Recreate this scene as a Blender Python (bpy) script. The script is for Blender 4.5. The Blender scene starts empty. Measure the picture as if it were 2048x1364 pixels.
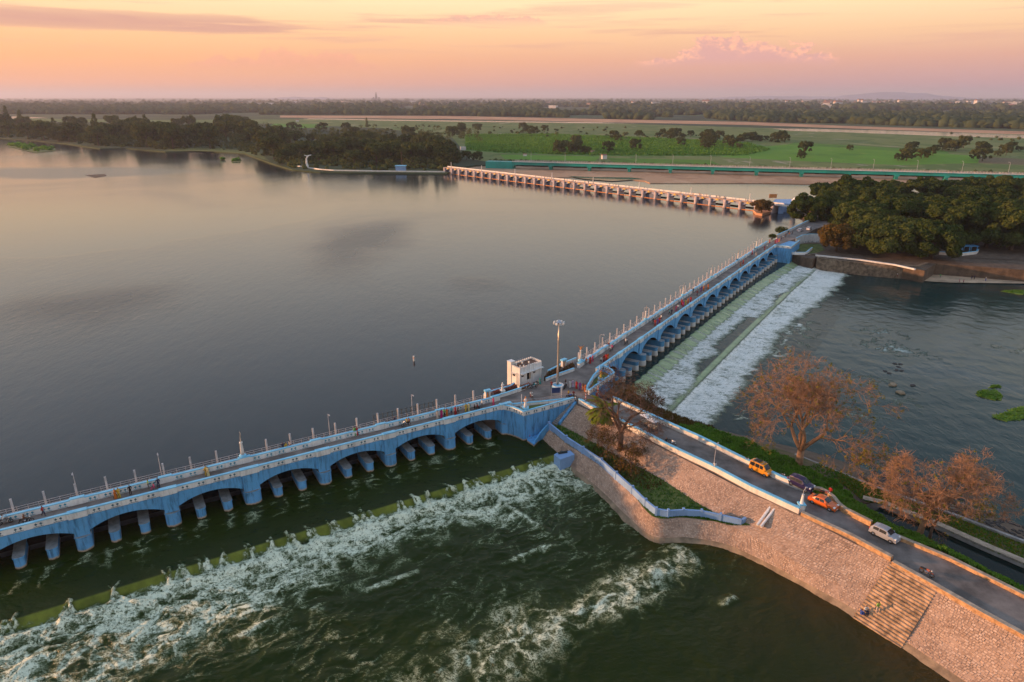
import bpy, bmesh, math, random
import numpy as np
from mathutils import Vector, Matrix
R = math.radians
SC = bpy.context.scene
C = SC.collection
rng = random.Random(7)
nrg = np.random.RandomState(11)

# ------------------------------------------------------------------ camera
FPX, CX, CY, HZ, CZ = 1365.0, 1024.0, 682.0, 193.0, 64.5
PITCH = math.atan((CY - HZ) / FPX)
SP, CP = math.sin(PITCH), math.cos(PITCH)
cam_d = bpy.data.cameras.new('camera')
cam = bpy.data.objects.new('camera', cam_d)
C.objects.link(cam)
cam.location = (0, 0, CZ)
cam.rotation_euler = (math.pi / 2 - PITCH, 0, 0)
cam_d.sensor_width = 36.0
cam_d.lens = 36.0 * FPX / 2048.0
cam_d.clip_start = 0.5
cam_d.clip_end = 200000.0
SC.camera = cam

# ------------------------------------------------------------------ light and sky
SUN_AZ = R(-84.0)          # from the view direction (+Y), negative = left
SUN_EL = R(6.0)
TO_SUN = Vector((math.sin(SUN_AZ) * math.cos(SUN_EL), math.cos(SUN_AZ) * math.cos(SUN_EL), math.sin(SUN_EL)))
sun_d = bpy.data.lights.new('sun', 'SUN')
sun_d.energy = 5.0
sun_d.angle = R(1.2)
sun_d.color = (1.0, 0.50, 0.24)
sun = bpy.data.objects.new('sun', sun_d)
C.objects.link(sun)
sun.rotation_euler = (-TO_SUN).to_track_quat('-Z', 'Y').to_euler()

def s2l(c):
    return tuple((x / 12.92 if x <= 0.04045 else ((x + 0.055) / 1.055) ** 2.4) for x in c)
def rgb(r, g, b):
    return s2l((r / 255.0, g / 255.0, b / 255.0))

world = bpy.data.worlds.new('World')
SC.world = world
world.use_nodes = True
class NT:
    """small node-tree helper"""
    def __init__(s, tree):
        s.t = tree; tree.nodes.clear()
    def n(s, typ, **kw):
        nd = s.t.nodes.new(typ)
        for k, v in kw.items(): setattr(nd, k, v)
        return nd
    def l(s, a, b): s.t.links.new(a, b)
    def put(s, sock, v):
        if hasattr(v, 'is_output'): s.l(v, sock)
        else: sock.default_value = v
    def math(s, op, a, b=None, c=None, clamp=False):
        nd = s.n('ShaderNodeMath', operation=op, use_clamp=clamp)
        s.put(nd.inputs[0], a)
        if b is not None: s.put(nd.inputs[1], b)
        if c is not None: s.put(nd.inputs[2], c)
        return nd.outputs[0]
    def mix(s, f, a, b, blend='MIX'):
        nd = s.n('ShaderNodeMix', data_type='RGBA', blend_type=blend)
        s.put(nd.inputs[0], f)
        for i, v in ((6, a), (7, b)):
            if not hasattr(v, 'is_output') and len(v) == 3: v = (*v, 1)
            s.put(nd.inputs[i], v)
        return nd.outputs[2]
    def smooth(s, x, lo, hi):
        nd = s.n('ShaderNodeMapRange', interpolation_type='SMOOTHSTEP')
        s.put(nd.inputs[0], x); s.put(nd.inputs[1], lo); s.put(nd.inputs[2], hi)
        return nd.outputs[0]
    def noise(s, vec, scale, detail=4, rough=0.55, dist=0.0, dim='3D'):
        nd = s.n('ShaderNodeTexNoise', noise_dimensions=dim)
        if vec is not None: s.l(vec, nd.inputs['Vector'])
        nd.inputs['Scale'].default_value = scale; nd.inputs['Detail'].default_value = detail
        nd.inputs['Roughness'].default_value = rough; nd.inputs['Distortion'].default_value = dist
        return nd.outputs['Fac']
    def ramp(s, x, stops):
        nd = s.n('ShaderNodeValToRGB')
        el = nd.color_ramp.elements
        while len(el) < len(stops): el.new(0.5)
        for e, (p, c) in zip(el, stops):
            e.position = p; e.color = (*c, 1)
        s.put(nd.inputs[0], x)
        return nd.outputs[0]
    def comb(s, x, y, z):
        nd = s.n('ShaderNodeCombineXYZ')
        for i, v in enumerate((x, y, z)): s.put(nd.inputs[i], v)
        return nd.outputs[0]

w = NT(world.node_tree)
tc = w.n('ShaderNodeTexCoord')
sep = w.n('ShaderNodeSeparateXYZ'); w.l(tc.outputs['Generated'], sep.inputs[0])
X, Y, Z = sep.outputs
el = w.math('MULTIPLY', w.math('ARCSINE', Z), 180 / math.pi)          # elevation in degrees
az = w.math('MULTIPLY', w.math('ARCTAN2', X, Y), 180 / math.pi)       # azimuth in degrees, left is negative
sky = w.n('ShaderNodeTexSky', sky_type='NISHITA')
sky.sun_disc = False
sky.sun_elevation = SUN_EL
sky.sun_rotation = SUN_AZ
sky.air_density = 1.5; sky.dust_density = 3.0; sky.ozone_density = 1.5
nish = w.mix(1.0, sky.outputs[0], (0.07, 0.07, 0.07), 'MULTIPLY')
# hazy dusk layers, warm toward the sun and rose away from it
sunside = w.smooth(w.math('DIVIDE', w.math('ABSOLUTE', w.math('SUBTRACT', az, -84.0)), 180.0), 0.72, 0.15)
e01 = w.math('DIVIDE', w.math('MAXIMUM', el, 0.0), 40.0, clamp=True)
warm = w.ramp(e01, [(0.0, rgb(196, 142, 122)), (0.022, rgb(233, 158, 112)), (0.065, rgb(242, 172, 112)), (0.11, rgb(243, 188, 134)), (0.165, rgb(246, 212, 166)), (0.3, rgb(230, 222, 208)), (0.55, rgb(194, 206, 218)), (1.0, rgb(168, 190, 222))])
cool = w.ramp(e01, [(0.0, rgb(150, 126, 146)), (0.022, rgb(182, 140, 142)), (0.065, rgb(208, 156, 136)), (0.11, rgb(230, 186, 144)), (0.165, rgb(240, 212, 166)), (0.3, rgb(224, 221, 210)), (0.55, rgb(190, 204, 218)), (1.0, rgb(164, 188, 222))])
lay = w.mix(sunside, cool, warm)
# streaky clouds low in the haze
cv = w.comb(w.math('MULTIPLY', az, 0.035), w.math('MULTIPLY', el, 0.75), 0.0)
st = w.noise(cv, 1.7, 8, 0.6, 0.5)
band = w.math('MULTIPLY', w.smooth(el, 2.6, 4.0), w.smooth(el, 8.5, 5.0))
stm = w.math('MULTIPLY', w.smooth(st, 0.49, 0.66), band)
lay = w.mix(w.math('MULTIPLY', stm, 0.6), lay, rgb(206, 152, 136))
# long flat bars of cloud on the sunny side
cv2 = w.comb(w.math('MULTIPLY', az, 0.075), w.math('MULTIPLY', el, 1.15), 4.2)
s2 = w.noise(cv2, 1.15, 8, 0.62, 0.35)
bar = w.math('MULTIPLY', w.math('MULTIPLY', w.smooth(el, 3.9, 4.5), w.smooth(el, 6.0, 4.9)), w.math('MULTIPLY', w.smooth(az, -60.0, -34.0), w.smooth(az, -9.0, -20.0)))
lay = w.mix(w.math('MULTIPLY', w.smooth(w.math('ADD', s2, w.math('MULTIPLY', bar, 0.22)), 0.56, 0.70), w.math('MULTIPLY', bar, 0.8)), lay, rgb(196, 146, 132))
# heaped cloud banks, their top edges catching the sun
def bank(az0, az1, base, top, seed, lit, lit_f, shade, shade_f, layer, sc=1.0):
    cvb = w.comb(w.math('MULTIPLY', az, 0.62 * sc), w.math('MULTIPLY', el, 1.0 * sc), seed)
    nz = w.noise(cvb, 0.6, 9, 0.64, 0.25)
    n2 = w.noise(w.comb(w.math('MULTIPLY', az, 1.9 * sc), w.math('MULTIPLY', el, 2.6 * sc), seed), 0.9, 7, 0.62, 0.3)
    prof = w.math('MULTIPLY', w.smooth(az, az0, az0 + (az1 - az0) * 0.5), w.smooth(az, az1, az1 - (az1 - az0) * 0.35))
    k = w.math('ADD', w.math('MULTIPLY', w.smooth(nz, 0.28, 0.72), 0.85), w.math('MULTIPLY', n2, 0.55))
    hgt = w.math('ADD', base, w.math('MULTIPLY', w.math('MULTIPLY', w.math('POWER', prof, 0.6), k), top - base))
    d = w.math('SUBTRACT', hgt, el)
    body = w.math('MULTIPLY', w.smooth(d, 0.0, 0.16), w.smooth(el, base - 0.5, base + 0.5))
    body = w.math('MULTIPLY', body, w.smooth(prof, 0.01, 0.25))
    rim = w.math('MULTIPLY', body, w.smooth(d, 1.1, 0.15))
    layer = w.mix(w.math('MULTIPLY', body, shade_f), layer, shade)
    return w.mix(w.math('MULTIPLY', rim, w.math('MULTIPLY', lit_f, w.smooth(n2, 0.40, 0.60))), layer, lit)
lay = bank(8.0, 25.0, 2.3, 4.55, 3.3, rgb(252, 184, 146), 0.95, rgb(206, 154, 150), 0.8, lay)
lay = bank(-7.5, 3.5, 5.35, 6.15, 8.8, rgb(248, 182, 146), 0.6, rgb(212, 156, 146), 0.7, lay, 1.5)
lay = bank(-26.0, -9.0, 2.0, 3.5, 1.7, rgb(242, 166, 134), 0.35, rgb(216, 148, 130), 0.4, lay)
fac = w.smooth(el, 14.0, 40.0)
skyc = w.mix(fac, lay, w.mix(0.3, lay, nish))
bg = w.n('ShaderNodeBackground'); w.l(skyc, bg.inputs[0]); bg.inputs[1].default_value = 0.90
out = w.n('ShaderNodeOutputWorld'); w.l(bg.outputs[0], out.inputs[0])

SC.view_settings.view_transform = 'Standard'
SC.view_settings.look = 'None'
SC.view_settings.exposure = 0.58
SC.view_settings.gamma = 1.0
SC.cycles.max_bounces = 6
SC.cycles.diffuse_bounces = 2
SC.cycles.glossy_bounces = 3
SC.cycles.transmission_bounces = 4
SC.cycles.volume_bounces = 0
SC.cycles.transparent_max_bounces = 6
SC.cycles.caustics_reflective = False
SC.cycles.caustics_refractive = False
SC.cycles.use_adaptive_sampling = True
SC.cycles.adaptive_threshold = 0.02
SC.cycles.use_denoising = True

# ------------------------------------------------------------------ helpers
def P(x, y, z=8.0):
    """where the photograph's pixel (x, y) meets the level z: the surveyed point of the place"""
    u = (x - CX) / FPX; v = (y - CY) / FPX
    t = (CZ - z) / (SP + CP * v)
    return Vector((u * t, (CP - SP * v) * t, z))
def PX(x, y, z=8.0):
    p = P(x, y, z); return (p.x, p.y)

class MB:
    """collects faces; build() links them as one mesh object"""
    def __init__(s): s.v = []; s.f = []; s.m = []
    def add(s, vs, fs, m=0):
        o = len(s.v); s.v.extend([tuple(q) for q in vs])
        for f in fs: s.f.append(tuple(i + o for i in f)); s.m.append(m)
        return s
    def box(s, x0, x1, y0, y1, z0, z1, m=0):
        vs = [(x0, y0, z0), (x1, y0, z0), (x1, y1, z0), (x0, y1, z0), (x0, y0, z1), (x1, y0, z1), (x1, y1, z1), (x0, y1, z1)]
        return s.add(vs, [(3, 2, 1, 0), (4, 5, 6, 7), (0, 1, 5, 4), (1, 2, 6, 5), (2, 3, 7, 6), (3, 0, 4, 7)], m)
    def fbox(s, fr, s0, s1, t0, t1, z0, z1, m=0):
        """box in a frame fr = (origin xy, direction xy); t runs to the right of the direction"""
        q = lambda a, b, z: (*fr.at(a, b), z)
        vs = [q(s0, t0, z0), q(s1, t0, z0), q(s1, t1, z0), q(s0, t1, z0), q(s0, t0, z1), q(s1, t0, z1), q(s1, t1, z1), q(s0, t1, z1)]
        return s.add(vs, [(0, 1, 2, 3), (7, 6, 5, 4), (4, 5, 1, 0), (5, 6, 2, 1), (6, 7, 3, 2), (7, 4, 0, 3)], m)
    def prism(s, pts, z0, z1, m=0, mtop=None):
        a = sum(pts[i][0] * pts[(i + 1) % len(pts)][1] - pts[(i + 1) % len(pts)][0] * pts[i][1] for i in range(len(pts)))
        if a < 0: pts = pts[::-1]
        n = len(pts)
        f0 = (lambda i: z0) if not callable(z0) else z0
        f1 = (lambda i: z1) if not callable(z1) else z1
        vs = [(p[0], p[1], f0(i)) for i, p in enumerate(pts)] + [(p[0], p[1], f1(i)) for i, p in enumerate(pts)]
        s.add(vs, [tuple(range(n - 1, -1, -1))], m); o = len(s.v) - 2 * n
        for i in range(n):
            j = (i + 1) % n
            s.f.append((o + i, o + j, o + n + j, o + n + i)); s.m.append(m)
        s.f.append(tuple(o + n + i for i in range(n))); s.m.append(m if mtop is None else mtop)
        return s
    def tube(s, pts, rad, k=6, m=0, cap=True):
        pts = [Vector(p) for p in pts]
        if not isinstance(rad, (list, tuple)): rad = [rad] * len(pts)
        o = len(s.v); u = None
        for i, p in enumerate(pts):
            d = (pts[min(i + 1, len(pts) - 1)] - pts[max(i - 1, 0)])
            d = d.normalized() if d.length > 1e-9 else Vector((0, 0, 1))
            if u is None: u = d.cross(Vector((0.31, 0.2, 1)) if abs(d.z) < 0.9 else Vector((1, 0.2, 0))).normalized()
            u = (u - d * u.dot(d)).normalized(); q = d.cross(u)
            for j in range(k):
                a = 2 * math.pi * j / k
                s.v.append(tuple(p + (u * math.cos(a) + q * math.sin(a)) * rad[i]))
        for i in range(len(pts) - 1):
            for j in range(k):
                a, b = o + i * k + j, o + i * k + (j + 1) % k
                s.f.append((a, b, b + k, a + k)); s.m.append(m)
        if cap:
            s.f.append(tuple(range(o + k - 1, o - 1, -1))); s.m.append(m)
            e = o + (len(pts) - 1) * k
            s.f.append(tuple(range(e, e + k))); s.m.append(m)
        return s
    def lathe(s, c, prof, k=12, m=0):
        o = len(s.v)
        for r, z in prof:
            for j in range(k):
                a = 2 * math.pi * j / k
                s.v.append((c[0] + r * math.cos(a), c[1] + r * math.sin(a), c[2] + z))
        n = len(prof)
        for i in range(n - 1):
            for j in range(k):
                a, b = o + i * k + j, o + i * k + (j + 1) % k
                s.f.append((a, b, b + k, a + k)); s.m.append(m)
        s.f.append(tuple(range(o + k - 1, o - 1, -1))); s.m.append(m)
        s.f.append(tuple(range(o + (n - 1) * k, o + n * k))); s.m.append(m)
        return s
    def mesh(s, name, mats):
        me = bpy.data.meshes.new(name)
        me.from_pydata(s.v, [], s.f)
        for mt in (mats if isinstance(mats, (list, tuple)) else [mats]): me.materials.append(mt)
        if any(s.m): me.polygons.foreach_set('material_index', s.m)
        me.update()
        return me
    def build(s, name, mats, parent=None, smooth=False, world=True):
        me = s.mesh(name, mats)
        if smooth: me.shade_smooth()
        return link(name, me, parent, world)

def link(name, me, parent=None, world=True):
    o = bpy.data.objects.new(name, me)
    C.objects.link(o)
    if parent is not None:
        o.parent = parent
        if world:
            off = Vector(parent.location)
            if parent.parent is not None: off = off + Vector(parent.parent.location)
            o.location = -off
    return o
def tag(o, label=None, cat=None, group=None, kind=None):
    if label: o['label'] = label
    if cat: o['category'] = cat
    if group: o['group'] = group
    if kind: o['kind'] = kind
    return o
def thing(name, label, cat, loc=(0, 0, 0), group=None, rz=0.0):
    o = bpy.data.objects.new(name, None)
    C.objects.link(o); o.location = loc; o.rotation_euler = (0, 0, rz)
    o.empty_display_size = 0.3
    return tag(o, label, cat, group)
def copy_tree(o, parent=None):
    c = o.copy(); C.objects.link(c); c.parent = parent
    for ch in list(o.children): copy_tree(ch, c)
    return c
def np_mesh(name, V, F, mats):
    """V (n,3), F (m,k) arrays, all faces the same size"""
    V = np.asarray(V, np.float32); F = np.asarray(F, np.int32)
    me = bpy.data.meshes.new(name)
    me.vertices.add(len(V)); me.vertices.foreach_set('co', V.ravel())
    k = F.shape[1]
    me.loops.add(F.size); me.loops.foreach_set('vertex_index', F.ravel())
    me.polygons.add(len(F)); me.polygons.foreach_set('loop_start', np.arange(len(F), dtype=np.int32) * k)
    me.update(calc_edges=True)
    for mt in (mats if isinstance(mats, (list, tuple)) else [mats]): me.materials.append(mt)
    return me
def attr(me, name, arr):
    a = me.attributes.new(name, 'FLOAT', 'POINT')
    a.data.foreach_set('value', np.asarray(arr, np.float32).ravel())

class Frame:
    def __init__(s, o, d):
        s.o = Vector((o[0], o[1])); s.d = Vector((d[0], d[1])).normalized(); s.n = Vector((s.d.y, -s.d.x))
    def at(s, a, b): p = s.o + s.d * a + s.n * b; return (p.x, p.y)
    def st(s, p): q = Vector((p[0], p[1])) - s.o; return (q.dot(s.d), q.dot(s.n))

# numpy value noise
def _h(ix, iy, seed):
    n = (ix.astype(np.int64) * 374761393 + iy.astype(np.int64) * 668265263 + seed * 1274126177) & 0x7fffffff
    n = ((n ^ (n >> 13)) * 1274126177) & 0x7fffffff
    return ((n ^ (n >> 16)) & 0xffff) / 65535.0
def vnoise(x, y, seed=0):
    ix, iy = np.floor(x), np.floor(y); fx, fy = x - ix, y - iy
    fx = fx * fx * fx * (fx * (fx * 6 - 15) + 10); fy = fy * fy * fy * (fy * (fy * 6 - 15) + 10)
    ix, iy = ix.astype(np.int64), iy.astype(np.int64)
    a, b, c, d = _h(ix, iy, seed), _h(ix + 1, iy, seed), _h(ix, iy + 1, seed), _h(ix + 1, iy + 1, seed)
    return (a * (1 - fx) + b * fx) * (1 - fy) + (c * (1 - fx) + d * fx) * fy
def fbm(x, y, seed=0, oct=4, g=0.5):
    s, a, t = 0.0, 1.0, 0.0
    for i in range(oct):
        s = s + a * vnoise(x * 2 ** i + 17.3 * i, y * 2 ** i - 9.1 * i, seed + i); t += a; a *= g
    return s / t
def ridge(x, y, seed=0, oct=4, g=0.55):
    s, a, t = 0.0, 1.0, 0.0
    for i in range(oct):
        s = s + a * (1 - np.abs(2 * vnoise(x * 2 ** i + 5.7 * i, y * 2 ** i + 3.3 * i, seed + i) - 1)); t += a; a *= g
    return s / t
def sstep(a, b, x):
    t = np.clip((x - a) / (b - a), 0, 1); return t * t * (3 - 2 * t)

# ------------------------------------------------------------------ materials
MATS = {}
def mat(name, c, rough=0.7, var=0.18, scale=1.5, bump=0.0, bscale=8.0, metal=0.0, c2=None, lo=0.35, hi=0.65, spec=0.4, coat=0.0, objcol=False, det=5):
    m = bpy.data.materials.new(name); m.use_nodes = True
    t = NT(m.node_tree)
    o = t.n('ShaderNodeOutputMaterial'); b = t.n('ShaderNodeBsdfPrincipled'); t.l(b.outputs[0], o.inputs[0])
    tcn = t.n('ShaderNodeTexCoord')
    vec = t.n('ShaderNodeNewGeometry').outputs['Position'] if not objcol else tcn.outputs['Object']
    nz = t.noise(vec, scale, det, 0.6)
    if objcol:
        oi = t.n('ShaderNodeObjectInfo')
        base = t.mix(1.0, oi.outputs['Color'], t.ramp(nz, [(0.2, (1 - var,) * 3), (0.8, (1.0,) * 3)]), 'MULTIPLY')
    else:
        ca = tuple(x * (1 - var) for x in c); cb = tuple(min(1, x * (1 + var)) for x in c) if c2 is None else c2
        base = t.ramp(nz, [(lo, ca), (hi, cb)])
    t.l(base, b.inputs['Base Color'])
    b.inputs['Roughness'].default_value = rough; b.inputs['Metallic'].default_value = metal
    b.inputs['Specular IOR Level'].default_value = spec
    b.inputs['Coat Weight'].default_value = coat
    if bump > 0:
        bn = t.n('ShaderNodeBump'); bn.inputs['Strength'].default_value = 0.6; bn.inputs['Distance'].default_value = bump
        t.l(t.noise(vec, bscale, 6, 0.65), bn.inputs['Height']); t.l(bn.outputs[0], b.inputs['Normal'])
    MATS[name] = m
    return m
M = MATS
def painted(name, c, stain, amt=0.5, streak=True, low=None):
    """wall paint with rain streaks and patches of dirt"""
    m = bpy.data.materials.new(name); m.use_nodes = True
    t = NT(m.node_tree)
    o = t.n('ShaderNodeOutputMaterial'); b = t.n('ShaderNodeBsdfPrincipled'); t.l(b.outputs[0], o.inputs[0])
    g = t.n('ShaderNodeNewGeometry').outputs['Position']
    mp = t.n('ShaderNodeMapping'); mp.inputs['Scale'].default_value = (1.6, 1.6, 0.22 if streak else 1.6); t.l(g, mp.inputs[0])
    n1 = t.noise(mp.outputs[0], 1.3, 6, 0.65)
    n2 = t.noise(g, 0.35, 4, 0.6)
    c1 = t.mix(t.math('MULTIPLY', t.smooth(n1, 0.46, 0.72), amt), c, stain)
    n3 = t.noise(g, 1.7, 7, 0.7, 0.6)
    c1 = t.mix(t.math('MULTIPLY', t.smooth(n3, 0.58, 0.70), 0.30), c1, tuple(min(0.8, x * 0.6 + 0.22) for x in c))      # chalky, flaked paint
    c1 = t.mix(t.smooth(n2, 0.3, 0.75), c1, t.mix(0.22, c1, (0.02, 0.03, 0.05)))
    if low is not None:                                  # wet, slimy band just above the water
        sz = t.n('ShaderNodeSeparateXYZ'); t.l(g, sz.inputs[0])
        h = t.math('ADD', sz.outputs[2], t.math('MULTIPLY', t.math('SUBTRACT', n1, 0.5), 0.5))
        c1 = t.mix(t.smooth(h, low + 0.45, low + 0.2), c1, rgb(176, 158, 132))
        c1 = t.mix(t.smooth(h, low + 0.2, low), c1, rgb(80, 52, 30))
    t.l(c1, b.inputs['Base Color'])
    b.inputs['Roughness'].default_value = 0.62; b.inputs['Specular IOR Level'].default_value = 0.35
    bn = t.n('ShaderNodeBump'); bn.inputs['Strength'].default_value = 0.35; bn.inputs['Distance'].default_value = 0.02
    t.l(t.noise(g, 5, 6, 0.7), bn.inputs['Height']); t.l(bn.outputs[0], b.inputs['Normal'])
    M[name] = m
    return m
WL, WR, LAKE = 2.7, 2.1, 4.0
painted('blue_paint', (0.12, 0.39, 0.70), (0.03, 0.10, 0.19), 0.85)
painted('blue_pier', (0.12, 0.38, 0.70), (0.03, 0.10, 0.18), 0.85, low=WL)
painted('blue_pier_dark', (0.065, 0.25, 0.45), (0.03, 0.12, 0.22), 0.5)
painted('white_base', (0.62, 0.62, 0.60), (0.30, 0.27, 0.22), 0.6, low=WR - 0.1)
painted('white_paint', (0.80, 0.80, 0.78), (0.38, 0.35, 0.30), 0.55)
painted('cream_paint', (0.76, 0.72, 0.66), (0.45, 0.40, 0.33), 0.35)
painted('cap_blue', (0.22, 0.58, 0.80), (0.16, 0.40, 0.58), 0.4)
painted('lavender_wall', (0.24, 0.40, 0.66), (0.16, 0.28, 0.46), 0.5)
mat('ornament', (0.03, 0.11, 0.16), 0.6, 0.2)
mat('ornament_teal', (0.03, 0.24, 0.34), 0.6, 0.2)
mat('pier_top', (0.24, 0.25, 0.25), 0.9, 0.3, 0.9, 0.03)
mat('gate_and_shade_dark', (0.012, 0.014, 0.017), 0.9, 0.3, spec=0.03)  # near-black of the gates, also the shade under the arches put into colour
mat('deck_road', (0.185, 0.15, 0.128), 0.85, 0.36, 0.4, 0.012, 14, det=9)
mat('asphalt', (0.16, 0.135, 0.118), 0.85, 0.42, 0.33, 0.015, 12, det=9)
mat('concrete', (0.30, 0.28, 0.26), 0.85, 0.25, 0.8, 0.02)
mat('walk_grey', (0.22, 0.22, 0.23), 0.8, 0.25, 0.8)
mat('rail_grey', (0.33, 0.33, 0.35), 0.55, 0.2, 2.0, metal=0.3)
mat('rail_dark', (0.04, 0.05, 0.05), 0.5, 0.2)
mat('post_grey', (0.40, 0.39, 0.40), 0.55, 0.25, 1.2)
mat('red_paint', (0.42, 0.035, 0.02), 0.55, 0.2)
mat('orange_paint', (0.62, 0.22, 0.05), 0.55, 0.2)
mat('yellow_paint', (0.70, 0.46, 0.04), 0.55, 0.2)
mat('green_paint', (0.05, 0.22, 0.09), 0.55, 0.2)
mat('board_blue', (0.012, 0.035, 0.13), 0.4, 0.15)
mat('terracotta', (0.16, 0.075, 0.045), 0.85, 0.3, 0.9, 0.015)
mat('ochre_stone', (0.44, 0.26, 0.13), 0.85, 0.38, 1.7, 0.05, 5)
mat('ochre_top', (0.38, 0.30, 0.22), 0.85, 0.3, 1.2, 0.03, 5)
mat('stone_joint', (0.31, 0.22, 0.165), 0.95, 0.3, 0.6, 0.05, 6)
mat('toe_concrete', (0.23, 0.17, 0.11), 0.8, 0.4, 0.5, 0.05, 3)
mat('gold_mast', (0.55, 0.46, 0.36), 0.35, 0.12, 0.6, metal=0.75)
mat('glass_dark', (0.02, 0.025, 0.03), 0.08, 0.1, spec=0.6)
mat('lamp_glass', (0.6, 0.6, 0.58), 0.25, 0.1)
mat('rubber', (0.018, 0.018, 0.018), 0.8, 0.2)
mat('chrome', (0.45, 0.45, 0.46), 0.25, 0.1, metal=0.9)
mat('black_trim', (0.02, 0.02, 0.022), 0.5, 0.2)
mat('car_paint', (1, 1, 1), 0.32, 0.06, 3.0, objcol=True, coat=0.6)
mat('cloth', (1, 1, 1), 0.85, 0.35, 6.0, objcol=True)
mat('skin', (0.16, 0.085, 0.05), 0.6, 0.15, 4.0)
mat('hair', (0.012, 0.009, 0.008), 0.6, 0.2)
mat('light_red', (0.5, 0.02, 0.015), 0.3, 0.1)
mat('light_white', (0.75, 0.75, 0.72), 0.2, 0.1)
mat('bark_pink', (0.30, 0.168, 0.092), 0.9, 0.35, 1.2)
mat('bark_brown', (0.115, 0.066, 0.043), 0.9, 0.35, 1.2)
mat('bark_dark', (0.075, 0.05, 0.035), 0.9, 0.3, 1.2)
mat('teal_paint', (0.01, 0.30, 0.26), 0.5, 0.2, 0.08)
mat('teal_dark', (0.012, 0.24, 0.21), 0.6, 0.2, 0.2)
mat('pale_rail', (0.55, 0.46, 0.38), 0.8, 0.2, 0.2)
mat('sand', (0.40, 0.245, 0.15), 0.95, 0.3, 0.03, 0.15, 0.4, c2=(0.50, 0.32, 0.20))
mat('beach_sand', (0.46, 0.32, 0.205), 0.95, 0.3, 0.25, 0.05, 1.5)
mat('red_sand', (0.52, 0.23, 0.115), 0.95, 0.3, 0.01, c2=(0.58, 0.31, 0.17))
mat('soil', (0.11, 0.075, 0.05), 0.95, 0.35, 0.5, 0.05, 3)
mat('dark_rock', (0.05, 0.042, 0.038), 0.85, 0.35, 1.2, 0.08, 4)
mat('tan_rock', (0.26, 0.19, 0.12), 0.85, 0.3, 1.2, 0.05, 4)
mat('grass', (0.065, 0.135, 0.020), 0.95, 0.45, 0.7, 0.08, 5, c2=(0.155, 0.17, 0.04))
mat('dry_grass', (0.105, 0.105, 0.032), 0.95, 0.4, 0.5, 0.08, 4, c2=(0.14, 0.10, 0.05))
mat('algae', (0.10, 0.17, 0.012), 0.8, 0.25, 0.9, 0.03, 6)
mat('house_wall', (0.55, 0.52, 0.50), 0.85, 0.2, 0.05)
mat('house_pink', (0.50, 0.36, 0.30), 0.85, 0.2, 0.05)
mat('house_roof', (0.30, 0.15, 0.10), 0.85, 0.3, 0.1)
mat('temple_stone', (0.30, 0.24, 0.24), 0.9, 0.2, 0.01)
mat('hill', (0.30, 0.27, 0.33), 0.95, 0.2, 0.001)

def leaf(name, c1, c2, trans=0.25):
    m = bpy.data.materials.new(name); m.use_nodes = True
    t = NT(m.node_tree)
    o = t.n('ShaderNodeOutputMaterial')
    g = t.n('ShaderNodeNewGeometry'); oi = t.n('ShaderNodeObjectInfo')
    f = t.math('ADD', t.math('MULTIPLY', g.outputs['Random Per Island'], 0.55), t.math('MULTIPLY', oi.outputs['Random'], 0.45))
    f = t.math('ADD', t.math('MULTIPLY', f, 0.7), t.math('MULTIPLY', t.noise(g.outputs['Position'], 0.35, 3), 0.3))
    c = t.ramp(f, [(0.2, c1), (0.8, c2)])
    d = t.n('ShaderNodeBsdfDiffuse'); tr = t.n('ShaderNodeBsdfTranslucent'); mx = t.n('ShaderNodeMixShader')
    t.l(c, d.inputs[0]); t.l(c, tr.inputs[0]); mx.inputs[0].default_value = trans
    t.l(d.outputs[0], mx.inputs[1]); t.l(tr.outputs[0], mx.inputs[2]); t.l(mx.outputs[0], o.inputs[0])
    M[name] = m
    return m
leaf('leaf_grove', (0.028, 0.052, 0.012), (0.105, 0.125, 0.034))
leaf('leaf_rust', (0.07, 0.058, 0.016), (0.16, 0.095, 0.028))
leaf('leaf_mid', (0.034, 0.056, 0.016), (0.125, 0.130, 0.040))
leaf('leaf_far', (0.028, 0.052, 0.026), (0.082, 0.105, 0.046))
leaf('leaf_bush', (0.05, 0.135, 0.014), (0.16, 0.28, 0.038))
leaf('leaf_palm', (0.06, 0.13, 0.016), (0.22, 0.25, 0.035))
leaf('leaf_yellow', (0.14, 0.14, 0.02), (0.24, 0.19, 0.03))
leaf('crop', (0.075, 0.19, 0.022), (0.16, 0.30, 0.05))
leaf('flower', (0.10, 0.10, 0.03), (0.40, 0.12, 0.12))

def blend_ground(name, cols, scales, thr, rough=0.95, bump=0.0):
    """ground with patches of several cover colours"""
    m = bpy.data.materials.new(name); m.use_nodes = True
    t = NT(m.node_tree)
    o = t.n('ShaderNodeOutputMaterial'); b = t.n('ShaderNodeBsdfPrincipled'); t.l(b.outputs[0], o.inputs[0])
    g = t.n('ShaderNodeNewGeometry').outputs['Position']
    mp = t.n('ShaderNodeMapping'); mp.inputs['Scale'].default_value = (1, 0.62, 1); t.l(g, mp.inputs[0])
    c = None
    for i, (cc, s) in enumerate(zip(cols, scales)):
        if c is None: c = t.mix(t.noise(mp.outputs[0], s, 5), tuple(x * 0.8 for x in cc), tuple(x * 1.2 for x in cc)); continue
        c = t.mix(t.smooth(t.noise(mp.outputs[0], s, 6, 0.65, 0.4), thr[i], thr[i] + 0.09), c, cc)
    t.l(c, b.inputs['Base Color']); b.inputs['Roughness'].default_value = rough; b.inputs['Specular IOR Level'].default_value = 0.1
    if bump:
        bn = t.n('ShaderNodeBump'); bn.inputs['Distance'].default_value = bump; t.l(t.noise(g, 0.3, 5), bn.inputs['Height']); t.l(bn.outputs[0], b.inputs['Normal'])
    M[name] = m
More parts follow.
